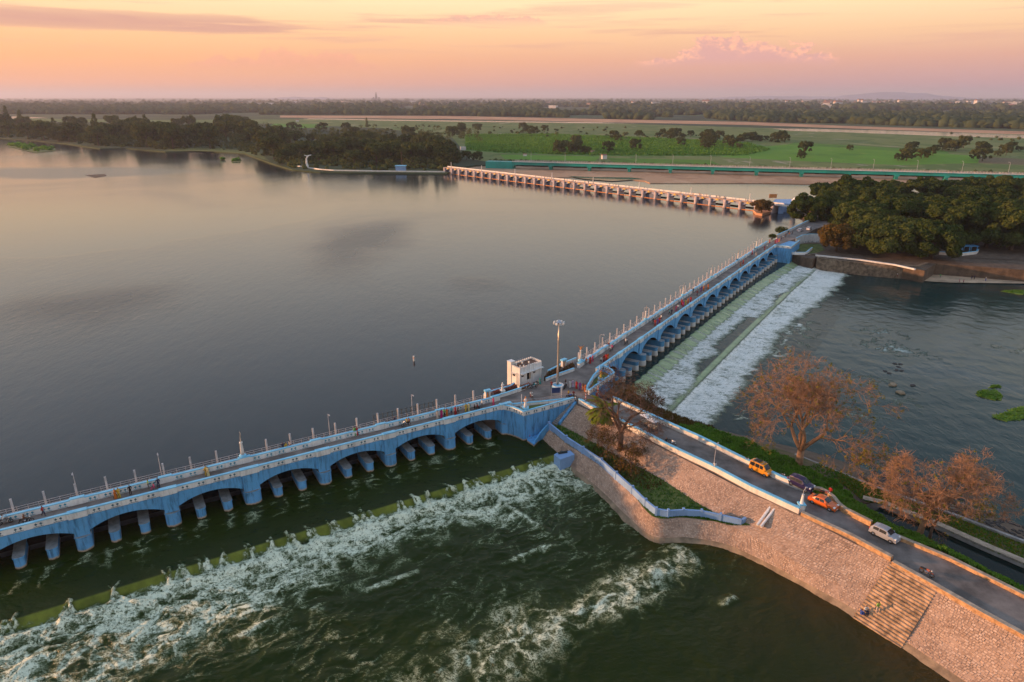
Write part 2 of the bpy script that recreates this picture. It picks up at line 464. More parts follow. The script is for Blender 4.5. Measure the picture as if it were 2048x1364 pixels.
blend_ground('plain', [(0.075, 0.095, 0.045), (0.045, 0.062, 0.036), (0.085, 0.15, 0.045), (0.15, 0.125, 0.08)], [0.002, 0.0035, 0.0022, 0.006], [0, 0.46, 0.60, 0.66])
blend_ground('scrub', [(0.15, 0.18, 0.06), (0.095, 0.145, 0.042), (0.32, 0.28, 0.20), (0.22, 0.225, 0.09)], [0.01, 0.02, 0.03, 0.012], [0, 0.48, 0.60, 0.57])
blend_ground('field', [(0.085, 0.19, 0.026), (0.062, 0.14, 0.022), (0.125, 0.22, 0.04)], [0.03, 0.02, 0.05], [0, 0.5, 0.58])
blend_ground('bright_field', [(0.105, 0.235, 0.026), (0.08, 0.185, 0.024), (0.155, 0.24, 0.04)], [0.03, 0.02, 0.05], [0, 0.55, 0.6])
blend_ground('sandbar', [(0.46, 0.285, 0.175), (0.36, 0.215, 0.13), (0.54, 0.36, 0.23), (0.18, 0.12, 0.075)], [0.02, 0.03, 0.025, 0.06], [0, 0.5, 0.55, 0.66], bump=0.3)

def water(name, base, rough, bumps, foamy=False, foam_c=(0.62, 0.66, 0.58), alga_c=(0.14, 0.20, 0.02), calm=None, spec=0.5, silt=None, flow=(0, 1, 1), ftex=(0.22, 1.2), murk=(0.10, 0.15, 0.075), silty=None):
    m = bpy.data.materials.new(name); m.use_nodes = True
    t = NT(m.node_tree)
    o = t.n('ShaderNodeOutputMaterial'); b = t.n('ShaderNodeBsdfPrincipled'); t.l(b.outputs[0], o.inputs[0])
    g = t.n('ShaderNodeNewGeometry').outputs['Position']
    b.inputs['IOR'].default_value = 1.33; b.inputs['Specular IOR Level'].default_value = spec
    c = t.mix(t.noise(g, 0.06, 4, 0.6, 1.0), tuple(x * 0.7 for x in base), tuple(x * 1.3 for x in base))
    if silt: c = t.mix(t.smooth(t.noise(g, silt[1], 5, 0.6, 0.8), 0.48, 0.72), c, silt[0])
    rg = rough
    h = None
    for (s, d, stretch) in bumps:
        mp = t.n('ShaderNodeMapping'); mp.inputs['Scale'].default_value = (stretch[0], stretch[1], 1); mp.inputs['Rotation'].default_value = (0, 0, stretch[2]); t.l(g, mp.inputs[0])
        x = t.math('MULTIPLY', t.noise(mp.outputs[0], s, 3, 0.55), d)
        h = x if h is None else t.math('ADD', h, x)
    if calm:
        wv = t.n('ShaderNodeVectorMath', operation='ADD'); nzv = t.n('ShaderNodeTexNoise'); t.l(g, nzv.inputs['Vector']); nzv.inputs['Scale'].default_value = 0.02; nzv.inputs['Detail'].default_value = 5
        sc_ = t.n('ShaderNodeVectorMath', operation='SCALE'); sc_.inputs['Scale'].default_value = 52.0
        sb_ = t.n('ShaderNodeVectorMath', operation='SUBTRACT'); t.l(nzv.outputs['Color'], sb_.inputs[0]); sb_.inputs[1].default_value = (0.5, 0.5, 0.5); t.l(sb_.outputs[0], sc_.inputs[0]); t.l(g, wv.inputs[0]); t.l(sc_.outputs[0], wv.inputs[1])
        cm = None; sheet_ = None
        for (cx_, cy_, rx, ry, soft, amt, warp, fade) in calm:                      # patches of wind ripple on otherwise calm water
            mp = t.n('ShaderNodeMapping', vector_type='TEXTURE'); mp.inputs['Location'].default_value = (cx_, cy_, LAKE); mp.inputs['Scale'].default_value = (rx, ry, 1e4); t.l(wv.outputs[0] if warp else g, mp.inputs[0])
            ln = t.n('ShaderNodeVectorMath', operation='LENGTH'); t.l(mp.outputs[0], ln.inputs[0])
            k = t.math('MULTIPLY', t.smooth(ln.outputs['Value'], 1.0, 1.0 - soft), amt)
            if fade:
                sy_ = t.n('ShaderNodeSeparateXYZ'); t.l(g, sy_.inputs[0]); k = t.math('MULTIPLY', k, t.smooth(sy_.outputs[1], cy_ + ry * 0.55, cy_ - ry * 0.5))
            if fade: sheet_ = k; continue                      # the one sheet the breeze has left smooth
            cm = k if cm is None else t.math('MAXIMUM', cm, k)
        gen = t.math('MULTIPLY', t.smooth(t.noise(g, 0.006, 4, 0.55, 0.9), 0.45, 0.7), 0.25)
        cm = t.math('MAXIMUM', cm, gen)
        cm = t.math('ADD', t.math('MULTIPLY', cm, 0.75), t.math('MULTIPLY', t.math('SUBTRACT', 1.0, sheet_), 0.20))
        rg = t.math('ADD', t.math('MULTIPLY', cm, 0.30), 0.07)
        h = t.math('MULTIPLY', h, t.math('ADD', 0.22, t.math('MULTIPLY', cm, 1.6)))
    if foamy:
        fa = t.n('ShaderNodeAttribute', attribute_name='foam').outputs['Fac']
        al = t.n('ShaderNodeAttribute', attribute_name='alga').outputs['Fac']
        if silty: c = t.mix(t.n('ShaderNodeAttribute', attribute_name='silt').outputs['Fac'], c, silty)
        mpf = t.n('ShaderNodeMapping'); mpf.inputs['Rotation'].default_value = (0, 0, flow[0]); mpf.inputs['Scale'].default_value = (flow[1], flow[2], 1); t.l(g, mpf.inputs[0]); gf = mpf.outputs[0]
        c = t.mix(al, c, t.mix(t.noise(gf, 1.1, 5, 0.65), tuple(x * 0.5 for x in alga_c), tuple(x * 1.45 for x in alga_c)))
        n1 = t.noise(gf, 0.9, 6, 0.62, 1.3); n2 = t.noise(gf, 2.6, 6, 0.65, 1.1); n3 = t.noise(gf, 9.0, 4, 0.7, 0.4)
        fil = lambda n, wd: t.smooth(t.math('ABSOLUTE', t.math('SUBTRACT', n, 0.5)), wd, 0.0)      # thin strands where the eddies meet
        tex = t.math('ADD', t.math('MULTIPLY', fil(n1, 0.085), 0.5), t.math('ADD', t.math('MULTIPLY', fil(n2, 0.10), 0.5), t.math('MULTIPLY', t.smooth(n3, 0.35, 0.7), 0.45)))
        ff = t.math('MULTIPLY', fa, t.math('ADD', ftex[0], t.math('MULTIPLY', tex, ftex[1])))
        fm = t.smooth(ff, 0.12, 0.80)
        c = t.mix(t.math('MULTIPLY', t.smooth(fa, 0.02, 0.6), 0.45), c, murk)      # air-filled water round the foam
        c = t.mix(fm, c, t.mix(t.smooth(ff, 0.25, 1.0), tuple(x * y for x, y in zip(foam_c, (0.62, 0.72, 0.55))), foam_c))
        rg = t.math('ADD', t.math('MULTIPLY', fm, 0.6), rg)
        h = t.math('ADD', h, t.math('MULTIPLY', t.math('ADD', t.math('MULTIPLY', n2, 0.6), t.math('MULTIPLY', n3, 0.25)), t.math('MULTIPLY', fm, 0.32)))
    t.l(c, b.inputs['Base Color']); t.put(b.inputs['Roughness'], rg)
    bn = t.n('ShaderNodeBump'); bn.inputs['Strength'].default_value = 1.0; bn.inputs['Distance'].default_value = 1.0
    t.l(h, bn.inputs['Height']); t.l(bn.outputs[0], b.inputs['Normal'])
    M[name] = m
    return m
def circ3(a, b, c):
    ax, ay, bx, by, cx, cy = a.x, a.y, b.x, b.y, c.x, c.y
    d = 2 * (ax * (by - cy) + bx * (cy - ay) + cx * (ay - by))
    ux = ((ax * ax + ay * ay) * (by - cy) + (bx * bx + by * by) * (cy - ay) + (cx * cx + cy * cy) * (ay - by)) / d
    uy = ((ax * ax + ay * ay) * (cx - bx) + (bx * bx + by * by) * (ax - cx) + (cx * cx + cy * cy) * (bx - ax)) / d
    return ux, uy, math.hypot(ax - ux, ay - uy)
ux, uy, ur = circ3(P(0, 522, LAKE), P(420, 482, LAKE), P(690, 418, LAKE))
pb, pc, pd, pe = P(725, 480, LAKE), P(170, 610, LAKE), P(960, 575, LAKE), P(120, 345, LAKE)
water('lake_water', (0.010, 0.018, 0.023), 0.1, [(0.35, 0.10, (1, 0.4, 0.25)), (0.9, 0.05, (1, 0.45, 0.2)), (3.0, 0.012, (1, 0.5, -0.3))], calm=[(ux, uy, ur, ur, 0.06, 1.0, True, True), (pb.x, pb.y, 36, 95, 0.9, 0.75, True, False), (pc.x, pc.y, 44, 46, 0.9, 0.7, True, False), (pd.x, pd.y, 18, 18, 0.85, 0.4, True, False), (pe.x, pe.y, 150, 60, 0.5, 0.55, True, False)], spec=0.5)
water('far_water', (0.05, 0.075, 0.075), 0.15, [(0.4, 0.03, (1, 0.5, 0))])
water('pool_water', (0.0165, 0.028, 0.0034), 0.12, [(0.5, 0.20, (1, 1, 0.5)), (1.7, 0.09, (0.6, 1.2, -0.53)), (5.0, 0.02, (0.6, 1, -0.53))], foamy=True, foam_c=(0.82, 0.86, 0.64), alga_c=(0.17, 0.19, 0.028), spec=0.14, ftex=(0.03, 1.30), murk=(0.06, 0.095, 0.026), silty=(0.055, 0.038, 0.012))
water('weir_water', (0.014, 0.030, 0.026), 0.14, [(0.6, 0.10, (1, 0.5, 0.6)), (2.4, 0.04, (1, 0.4, 0.6))], foamy=True, foam_c=(0.92, 0.90, 0.82), alga_c=(0.44, 0.53, 0.27), spec=0.16, flow=(0.58, 0.38, 1.7), ftex=(0.26, 1.25), murk=(0.06, 0.10, 0.085))
water('tail_water', (0.011, 0.036, 0.032), 0.12, [(0.55, 0.11, (1, 0.45, 0.15)), (2.0, 0.045, (1, 0.45, -0.1))], foamy=True, foam_c=(0.6, 0.66, 0.64), silt=((0.026, 0.055, 0.060), 0.03), spec=0.22, murk=(0.03, 0.05, 0.045))
water('canal_water', (0.006, 0.015, 0.013), 0.06, [(0.8, 0.01, (1, 1, 0))], spec=0.15)
# ------------------------------------------------------------------ frames of the two near bridges
WLL = WL - 0.9            # pool below the left weir
TAIL = 0.7                # tail water below the two right weirs
LBf = Frame(P(1003, 818.6), P(1003, 818.6) - P(0, 1074))
RBf = Frame(P(1209, 735), P(1546.6, 497) - P(1209, 735))
DK = 8.0

def sheet(name, pts, z, m, kind='structure', skirt=None, label=None):
    bm = bmesh.new()
    vs = [bm.verts.new((p[0], p[1], z)) for p in pts]
    f = bm.faces.new(vs)
    if f.normal.z < 0 or (f.normal_update() or f.normal.z < 0): bmesh.ops.reverse_faces(bm, faces=[f])
    if skirt is not None:
        r = bmesh.ops.extrude_face_region(bm, geom=[f]); nv = [g for g in r['geom'] if isinstance(g, bmesh.types.BMVert)]
        for v in vs: v.co.z = skirt
    bmesh.ops.triangulate(bm, faces=[q for q in bm.faces if len(q.verts) > 4])
    me = bpy.data.meshes.new(name); bm.to_mesh(me); bm.free()
    me.materials.append(m)
    o = link(name, me); o['kind'] = kind
    if label: o['label'] = label
    return o
BIG = 60000.0
sheet('ground', [(-BIG, -3000), (BIG, -3000), (BIG, BIG), (-BIG, BIG)], -2.0, M['soil'])
Q = lambda pts, z: [PX(x, y, z) for x, y in pts]
# upstream lake
lk = [LBf.at(-900, -4.4), LBf.at(0, -4.4), PX(996, 794), PX(1070, 771), PX(1140, 744), RBf.at(-2, -5.0), RBf.at(150, -5.0), PX(1600, 462, 4), PX(1610, 440, 4), PX(1580, 425, 4), PX(1545, 423, 4), PX(890, 345, 4), (-70, 1600), (-4000, 1600), (-4000, -300)]
sheet('lake', lk, LAKE, M['lake_water'])
# channel beyond the far barrage
sheet('river', [PX(888, 342, 3.2), PX(1545, 418, 3.2), (170, 340), (900, 250), (2500, 400), (2500, 900), (-60, 900)], 3.0, M['far_water'])
sb = [(880, 340), (905, 347), (960, 350), (1060, 355), (1150, 354), (1240, 357), (1290, 362), (1300, 366), (1400, 366), (1520, 366), (1700, 369), (1800, 372), (2048, 373), (2700, 392), (2700, 340), (1500, 322), (900, 318)]
sheet('sandbar', Q(sb, 3.5), 3.5, M['sandbar'], skirt=2.6)
# a dark inlet on the sandbar
sheet('inlet', Q([(1135, 352), (1180, 354), (1262, 355), (1290, 358), (1225, 362), (1170, 358)], 3.52), 3.52, M['canal_water'])
# far plain, its south edge following the shore
shore = [(-2600, 258), (-900, 268), (0, 276), (60, 280), (130, 287), (200, 297), (250, 296), (330, 303), (400, 301), (430, 303), (490, 307), (545, 327), (585, 339), (640, 344), (700, 345), (800, 346), (893, 347), (915, 336), (950, 330), (1000, 328), (1200, 333), (1500, 340), (1800, 348), (2048, 355), (2800, 378)]
pl = Q(shore, 5.0) + [(3000, 700), (BIG, 3000), (BIG, BIG * 0.98), (-BIG, BIG * 0.98), (-BIG, 3000)]
sheet('plain', pl, 5.0, M['plain'], skirt=2.0)
# cover on the plain, each a thin sheet
def cover(name, px, z, m): return sheet(name, Q(px, z), z, m)
cover('scrub_land', [(-600, 238), (0, 236), (300, 240), (700, 238), (1200, 246), (1600, 258), (2048, 268), (2700, 285), (2700, 374), (2048, 354), (1800, 347), (1500, 339), (1200, 332), (1000, 327), (940, 318), (905, 275), (760, 256), (500, 246), (0, 243), (-600, 246)], 5.02, M['scrub'])
cover('crop_field', [(930, 268), (1100, 268), (1300, 276), (1500, 285), (1560, 300), (1500, 312), (1200, 312), (1000, 306), (930, 300)], 5.03, M['field'])
cover('bright_field', [(1500, 296), (1570, 289), (1760, 300), (1960, 312), (1955, 326), (1800, 330), (1600, 322), (1440, 314), (1470, 305)], 5.04, M['bright_field'])
cover('paddy_plot', [(1000, 309), (1200, 313), (1190, 322), (1010, 318)], 5.035, M['bright_field'])
cover('fallow_plot', [(1570, 290), (1760, 300), (1900, 308), (1890, 301), (1760, 294), (1590, 285)], 5.036, M['field'])
cover('dry_plot', [(1960, 313), (2048, 318), (2200, 326), (2200, 338), (2048, 330), (1958, 326)], 5.037, M['dry_grass'])
cover('paddy_plot', [(1215, 316), (1420, 320), (1440, 330), (1230, 326)], 5.038, M['field'])
cover('red_bank', [(560, 231), (900, 232), (1200, 238), (1500, 244), (1700, 252), (2048, 263), (2700, 282), (2700, 290), (2048, 269), (1700, 257), (1500, 250), (1200, 244), (900, 238), (560, 235)], 5.05, M['red_sand'])
cover('river_arm', [(620, 236.5), (760, 239), (1000, 242), (1200, 244.5), (1290, 247), (1180, 246.5), (1000, 244.5), (760, 241), (600, 238)], 5.07, M['far_water'])
cover('river_reach', [(1545, 257), (1620, 257.5), (1780, 261), (1950, 266.5), (2048, 270), (2700, 291), (2700, 300), (2048, 276.5), (1900, 272.5), (1700, 265), (1580, 261.5)], 5.07, M['far_water'])
cover('river_arm_west', [(-300, 229), (-60, 230), (40, 233), (100, 236), (20, 237), (-80, 235), (-300, 233)], 5.07, M['far_water'])
cover('village_green', [(1470, 231), (1620, 232), (1600, 236), (1500, 235)], 5.08, M['bright_field'])
cover('east_green', [(1850, 224), (1960, 225), (1950, 229), (1870, 228)], 5.08, M['bright_field'])
cover('meadow', [(550, 247), (640, 249), (660, 254), (600, 256), (540, 251)], 5.08, M['bright_field'])
cover('bank_lawn', [(330, 301), (430, 303), (490, 307), (540, 323), (520, 306), (440, 296), (350, 296)], 5.03, M['grass'])
cover('lake_isle', [(8, 288), (50, 287), (75, 292), (110, 295), (112, 301), (70, 306), (50, 301), (20, 294)], LAKE + 0.25, M['grass'])
cover('lake_islet', [(462, 321), (470, 319), (484, 321), (478, 324), (466, 324)], LAKE + 0.2, M['grass'])
cover('lake_islet', [(442, 319.5), (450, 318.5), (449, 321)], LAKE + 0.2, M['grass'])
cover('mud_bar', [(170, 350), (210, 348), (214, 352), (190, 356)], LAKE + 0.05, M['soil'])
# wooded island between the near bridge and the far barrage
isl = [(1556, 498), (1600, 512), (1626, 518), (1640, 511), (1700, 519), (1800, 532), (1850, 541), (1872, 527), (1960, 533), (2048, 540), (2700, 600), (2700, 420), (2048, 395), (1900, 388), (1720, 392), (1630, 408), (1585, 416), (1590, 425), (1622, 440), (1624, 450), (1590, 470)]
sheet('island', Q(isl, 5.2), 5.2, M['soil'], skirt=0.0)
cover('island_lawn', [(1588, 500), (1600, 488), (1640, 488), (1650, 500), (1626, 508)], 5.23, M['grass'])
cover('beach', [(1808, 556), (1840, 553), (1856, 541), (1900, 545), (2048, 552), (2700, 590), (2700, 625), (2048, 567), (1900, 565), (1850, 562)], TAIL + 0.25, M['beach_sand'])

# ------------------------------------------------------------------ embankment south of the junction
def stations(rows, zs):
    return [[P(x, y, z) for (x, y), z in zip(r, (zs if not isinstance(zs[0], (list, tuple)) else zs[i]))] for i, r in enumerate(rows)]
zA, zB, zC, zD = 7.9, 4.9, 4.6, WLL - 0.35
rowsL = [
 [(1152, 806), (1112, 846), (1100, 858), (1072, 888)],
 [(1215, 840), (1178, 880), (1132, 886), (1128, 938)],
 [(1270, 868), (1245, 918), (1202, 932), (1192, 993)],
 [(1340, 904), (1322, 958), (1264, 988), (1252, 1053)],
 [(1430, 950), (1398, 1008), (1308, 1034), (1308, 1090)],
 [(1500, 986), (1440, 1030), (1366, 1035), (1378, 1092)],
 [(1560, 1012), (1486, 1046), (1440, 1045), (1446, 1104)],
 [(1600, 1032), (1545, 1068), (1500, 1070), (1505, 1128)],
 [(1700, 1082), (1660, 1112), (1620, 1140), (1600, 1178)],
 [(1780, 1122), (1755, 1155), (1730, 1188), (1700, 1240)],
 [(1880, 1178), (1855, 1215), (1832, 1250), (1800, 1305)],
 [(2048, 1272), (2015, 1310), (1975, 1340), (1905, 1378)],
 [(2300, 1412), (2240, 1440), (2180, 1470), (2100, 1500)]]
zL = [[zA, zB, zC, zD]] * 7 + [[zA, 5.4, 4.4, zD]] + [[zA, 5.9, 4.0, zD]] * 5
STL = stations(rowsL, zL)
def lerp_st(st, u):
    i = max(0, min(len(st) - 2, int(u))); f = u - i
    a0, a3 = st[max(0, i - 1)], st[min(len(st) - 1, i + 2)]
    out = []
    for p0, p1, p2, p3 in zip(a0, st[i], st[i + 1], a3):           # smooth curve through the stations
        q = (p1 * 2 + (p2 - p0) * f + (p0 * 2 - p1 * 5 + p2 * 4 - p3) * f * f + (p1 * 3 - p0 - p2 * 3 + p3) * f ** 3) * 0.5
        q.z = p1.z + (p2.z - p1.z) * f; out.append(q)
    return out
def loft(name, st, m_cols, sub=6, kind='structure', base=None):
    """sheet through the stations, one material slot per column strip"""
    mb = MB(); ncol = len(st[0]); rows = []
    us = [i / sub for i in range((len(st) - 1) * sub + 1)]
    for u in us: rows.append(lerp_st(st, u))
    o = [mb.v.append(tuple(p)) for r in rows for p in r]
    mats = []
    for c in m_cols:
        if c not in mats: mats.append(c)
    for i in range(len(rows) - 1):
        for j in range(ncol - 1):
            a = i * ncol + j
            mb.f.append((a, a + 1, a + ncol + 1, a + ncol)); mb.m.append(mats.index(m_cols[j]))
    ob = mb.build(name, [M[k] for k in mats])
    if kind: ob['kind'] = kind
    bm = bmesh.new(); bm.from_mesh(ob.data); bmesh.ops.recalc_face_normals(bm, faces=bm.faces)
    if sum(f.normal.z for f in bm.faces) < 0: bmesh.ops.reverse_faces(bm, faces=bm.faces)
    bm.to_mesh(ob.data); bm.free()
    return ob
# columns: top A, B, C, start of the bare toe, foot D
STL5 = []
for i, (a, b, c, d) in enumerate(STL):
    toe = c.lerp(d, 0.70 if i < 8 else 0.62)
    STL5.append([a, b, c, toe, d, Vector((d.x + (d.x - a.x) * 0.25, d.y + (d.y - a.y) * 0.25, 0.0))])
emb = loft('embankment', STL5, ['stone_joint', 'grass', 'stone_joint', 'toe_concrete', 'toe_concrete'])
# beyond the terrace end the middle strip is stone too
emb2_st = [[r[1] + Vector((0, 0, 0.004)), r[2] + Vector((0, 0, 0.004))] for r in STL5[6:]]
loft('slope', emb2_st, ['stone_joint'])

# stones set into the slopes
STEP_U = (9.02, 9.98)
near_stones, far_stones = [], MB()
def stone_field(top, bot, u0, u1, skip=None, seed=1, vmax=1.0, vmin=0.0):
    r = random.Random(seed)
    u = u0
    Lu = 0.0
    def pt(u, v):
        a, b = top(u), bot(u); return a.lerp(b, v)
    n_v = max(3, int((top((u0 + u1) / 2) - bot((u0 + u1) / 2)).length / 0.27))
    for k in range(n_v):
        v0 = vmin + (vmax - vmin) * k / n_v; v1 = vmin + (vmax - vmin) * (k + 1) / n_v
        u = u0 + r.random() * 0.02
        while u < u1:
            p, p2 = pt(u, v0), pt(min(u + 0.02, u1 + .02), v0)
            du = 0.02 / max(1e-4, (p2 - p).length) * r.uniform(0.20, 0.52)
            ue = min(u + du, u1)
            if ue - u < du * 0.4: break
            if not (skip and skip(u, (v0 + v1) / 2)):
                g = 0.09
                a, b = u + du * g, ue - du * g
                vv = (v1 - v0) * 0.10
                q = [pt(a, v0 + vv), pt(b, v0 + vv), pt(b, v1 - vv), pt(a, v1 - vv)]
                nrm = (q[1] - q[0]).cross(q[3] - q[0]).normalized()
                if nrm.z < 0: nrm = -nrm
                if r.random() > 0.05:
                    h = r.uniform(0.015, 0.055)
                    q = [x + Vector((r.uniform(-.04, .04), r.uniform(-.04, .04), 0)) for x in q]
                    cen = (q[0] + q[1] + q[2] + q[3]) / 4
                    tops = [x.lerp(cen, r.uniform(0.08, 0.22)) + nrm * h * r.uniform(0.75, 1.2) for x in q]
                    yield q, tops, cen
            u = ue
leafy = []
stones = []
nst = len(STL5) - 1
T = lambda c: (lambda u: lerp_st(STL5, u)[c])
in_step = lambda u, v: STEP_U[0] - 0.03 < u < STEP_U[1] + 0.03
stones += list(stone_field(T(0), T(1), 0.0, 7.0, seed=3, vmin=0.05))
for ca, cb, sd in ((0, 1, 4), (1, 2, 14), (2, 3, 24)): stones += list(stone_field(T(ca), T(cb), 7.0, 12.0, skip=in_step, seed=sd, vmin=0.03 if ca == 0 else 0.0))
stones += list(stone_field(T(1), T(2), 6.35, 7.0, seed=34))
stones += list(stone_field(T(2), T(3), 0.0, 7.0, seed=5, vmin=0.05, skip=lambda u, v: 0.82 < u < 1.35 and v > 0.3))
camp = Vector((0, 0, CZ))
stones.sort(key=lambda s_: (s_[2] - camp).length if abs((s_[2].x) / max(1, s_[2].y)) < 0.80 and P(0, 1364, s_[2].z).y < s_[2].y * 1.02 else 1e6)
def stone_mat(name, cols):
    m = bpy.data.materials.new(name); m.use_nodes = True
    t = NT(m.node_tree); o = t.n('ShaderNodeOutputMaterial'); b = t.n('ShaderNodeBsdfPrincipled'); t.l(b.outputs[0], o.inputs[0])
    g = t.n('ShaderNodeNewGeometry'); oi = t.n('ShaderNodeObjectInfo')
    rnd = t.math('FRACT', t.math('ADD', g.outputs['Random Per Island'], oi.outputs['Random']))
    big = t.noise(g.outputs['Position'], 0.16, 4, 0.6, 0.5); fine = t.noise(g.outputs['Position'], 5.0, 5, 0.6)
    f = t.math('ADD', t.math('MULTIPLY', rnd, 0.42), t.math('ADD', t.math('MULTIPLY', big, 0.52), t.math('MULTIPLY', t.math('SUBTRACT', fine, 0.5), 0.45)))
    c = t.ramp(f, cols)
    spot = t.smooth(t.noise(g.outputs['Position'], 1.1, 5, 0.7), 0.60, 0.70)                       # lichen and soot in the stones
    c = t.mix(t.math('MULTIPLY', spot, t.smooth(big, 0.42, 0.66)), c, (0.11, 0.085, 0.07))
    t.l(c, b.inputs['Base Color']); b.inputs['Roughness'].default_value = 0.92; b.inputs['Specular IOR Level'].default_value = 0.2
    bn = t.n('ShaderNodeBump'); bn.inputs['Distance'].default_value = 0.05; bn.inputs['Strength'].default_value = 0.7; t.l(fine, bn.inputs['Height']); t.l(bn.outputs[0], b.inputs['Normal'])
    M[name] = m
stone_mat('stone', [(0.12, (0.22, 0.15, 0.105)), (0.33, (0.38, 0.26, 0.185)), (0.58, (0.48, 0.345, 0.255)), (0.88, (0.60, 0.47, 0.375))])
SF = [(0, 1, 5, 4), (1, 2, 6, 5), (2, 3, 7, 6), (3, 0, 4, 7), (4, 5, 6, 7)]
for i, (q, tops, cen) in enumerate(stones):
    if i < 300:
        mb = MB(); mb.add([x - cen for x in q + tops], SF)
        o = link('stone', mb.mesh('stone', M['stone']), emb, world=False); o.location = cen
    else:
        far_stones.add(q + tops, SF)
fs = far_stones.build('stone_paving', M['stone'], emb); fs['kind'] = 'stuff'
# flight of steps down to the water
flight = thing('step_flight', 'worn stone bathing steps let into the sloping bank below the road', 'steps', lerp_st(STL5, sum(STEP_U) / 2)[4])
NS = 21
for k in range(NS):
    v0, v1 = k / NS, (k + 1) / NS
    lo = [];
    vs = []
    def sp(u, v):
        a, d = lerp_st(STL5, u)[0], lerp_st(STL5, u)[4]; return a.lerp(d, v)
    a0, a1 = sp(STEP_U[0], v0), sp(STEP_U[1], v0)
    b0, b1 = sp(STEP_U[0], v1), sp(STEP_U[1], v1)
    zt = a0.z - 0.10 + rng.uniform(-0.02, 0.02)
    a0 = a0.lerp(b0, rng.uniform(-0.06, 0.06))
    vs = [(a0.x, a0.y, zt), (a1.x, a1.y, zt), (b1.x, b1.y, zt), (b0.x, b0.y, zt), (a0.x, a0.y, zt - 1.2), (a1.x, a1.y, zt - 1.2), (b1.x, b1.y, zt - 1.2), (b0.x, b0.y, zt - 1.2)]
    mb = MB(); mb.add(vs, [(0, 1, 2, 3), (7, 6, 5, 4), (0, 4, 5, 1), (1, 5, 6, 2), (2, 6, 7, 3), (3, 7, 4, 0)])
    mb.build('step', M['step_stone'] if 'step_stone' in M else mat('step_stone', (0.34, 0.235, 0.15), 0.9, 0.55, 1.1, 0.06, 5, det=9), flight)

# ------------------------------------------------------------------ road on the embankment
rl = [(1155, 808), (1190, 825), (1230, 844), (1280, 870), (1340, 902), (1430, 945), (1500, 983), (1598, 1030), (1700, 1078), (1780, 1119), (1900, 1186), (2048, 1268), (2300, 1408)]
rr = [(1222, 802), (1290, 833), (1340, 856), (1400, 883), (1480, 923), (1590, 978), (1630, 990), (1700, 1032), (1745, 1055), (1790, 1078), (1900, 1123), (2048, 1198), (2300, 1320)]
sheet('road', Q(rl, DK) + Q(rr, DK)[::-1], DK, M['asphalt'], skirt=3.0)

# ------------------------------------------------------------------ ground east of the road
rowsR = [  # E road edge, F foot of the bushes, F2 canal bed, G0 canal bed, G canal wall, H shore kerb, I water line
 [(1205, 790), (1222, 778), (1224, 777), (1226, 776), (1228, 775), (1235, 772), (1250, 766)],
 [(1290, 830), (1325, 828), (1327, 828), (1329, 828), (1331, 828), (1340, 830), (1350, 832)],
 [(1400, 880), (1440, 870), (1442, 870), (1444, 870), (1446, 870), (1470, 870), (1490, 872)],
 [(1480, 920), (1545, 910), (1547, 910), (1549, 910), (1551, 909), (1590, 908), (1615, 900)],
 [(1590, 975), (1655, 965), (1660, 963), (1664, 961), (1668, 959), (1680, 945), (1720, 932)],
 [(1650, 1005), (1712, 1008), (1716, 1006), (1721, 1003), (1725, 1000), (1742, 972), (1790, 955)],
 [(1700, 1030), (1738, 1030), (1745, 1027), (1762, 1014), (1766, 1010), (1800, 995), (1850, 985)],
 [(1790, 1072), (1818, 1072), (1826, 1068), (1856, 1052), (1864, 1048), (1900, 1030), (1960, 1020)],
 [(1900, 1118), (1920, 1120), (1928, 1116), (1958, 1098), (1966, 1094), (1990, 1065), (2048, 1050)],
 [(2048, 1194), (2056, 1188), (2064, 1182), (2084, 1154), (2092, 1148), (2110, 1110), (2180, 1095)],
 [(2300, 1318), (2330, 1300), (2340, 1290), (2352, 1272), (2362, 1266), (2400, 1210), (2480, 1180)]]
zR = [[7.4, 5.2, 5.2, 5.2, 5.2, 4.4, 0.3]] * 5 + [[7.4, 5.0, 5.0, 5.0, 5.0, 4.2, 0.3]] + [[7.4, 5.0, 3.0, 3.0, 5.0, 4.0, 0.3]] * 5
STR = stations(rowsR, zR)
loft('bank', STR, ['soil', 'soil', 'soil', 'soil', 'dry_grass', 'soil'])
cw = [r[1].lerp(r[2], 0.3) for r in STR[6:]]; cw2 = [r[4].lerp(r[3], 0.3) for r in STR[6:]]
sheet('canal', [(p.x, p.y) for p in cw] + [(p.x, p.y) for p in cw2[::-1]], 4.42, M['canal_water'])
# ------------------------------------------------------------------ turbulent water
def grid_water(name, fr, s0, s1, t0, t1, ds, fn, m, tstep=None):
    ns = int((s1 - s0) / ds) + 1; dt = tstep or ds; nt = int((t1 - t0) / dt) + 1
    S, Tt = np.meshgrid(np.linspace(s0, s1, ns), np.linspace(t0, t1, nt), indexing='ij')
    res = fn(S, Tt); z, foam, alga = res[:3]
    Xw = fr.o.x + fr.d.x * S + fr.n.x * Tt; Yw = fr.o.y + fr.d.y * S + fr.n.y * Tt
    V = np.stack([Xw, Yw, z], -1).reshape(-1, 3)
    idx = np.arange(ns * nt).reshape(ns, nt)
    F = np.stack([idx[:-1, :-1], idx[:-1, 1:], idx[1:, 1:], idx[1:, :-1]], -1).reshape(-1, 4)
    me = np_mesh(name, V, F, M[m])
    me.shade_smooth()
    attr(me, 'foam', np.clip(foam, 0, 1.3)); attr(me, 'alga', np.clip(alga, 0, 1))
    if len(res) > 3: attr(me, 'silt', np.clip(res[3], 0, 1))
    o = link(name, me); o['kind'] = 'structure'
    return o
TW = 12.0                                    # left weir crest, metres downstream of the bridge face
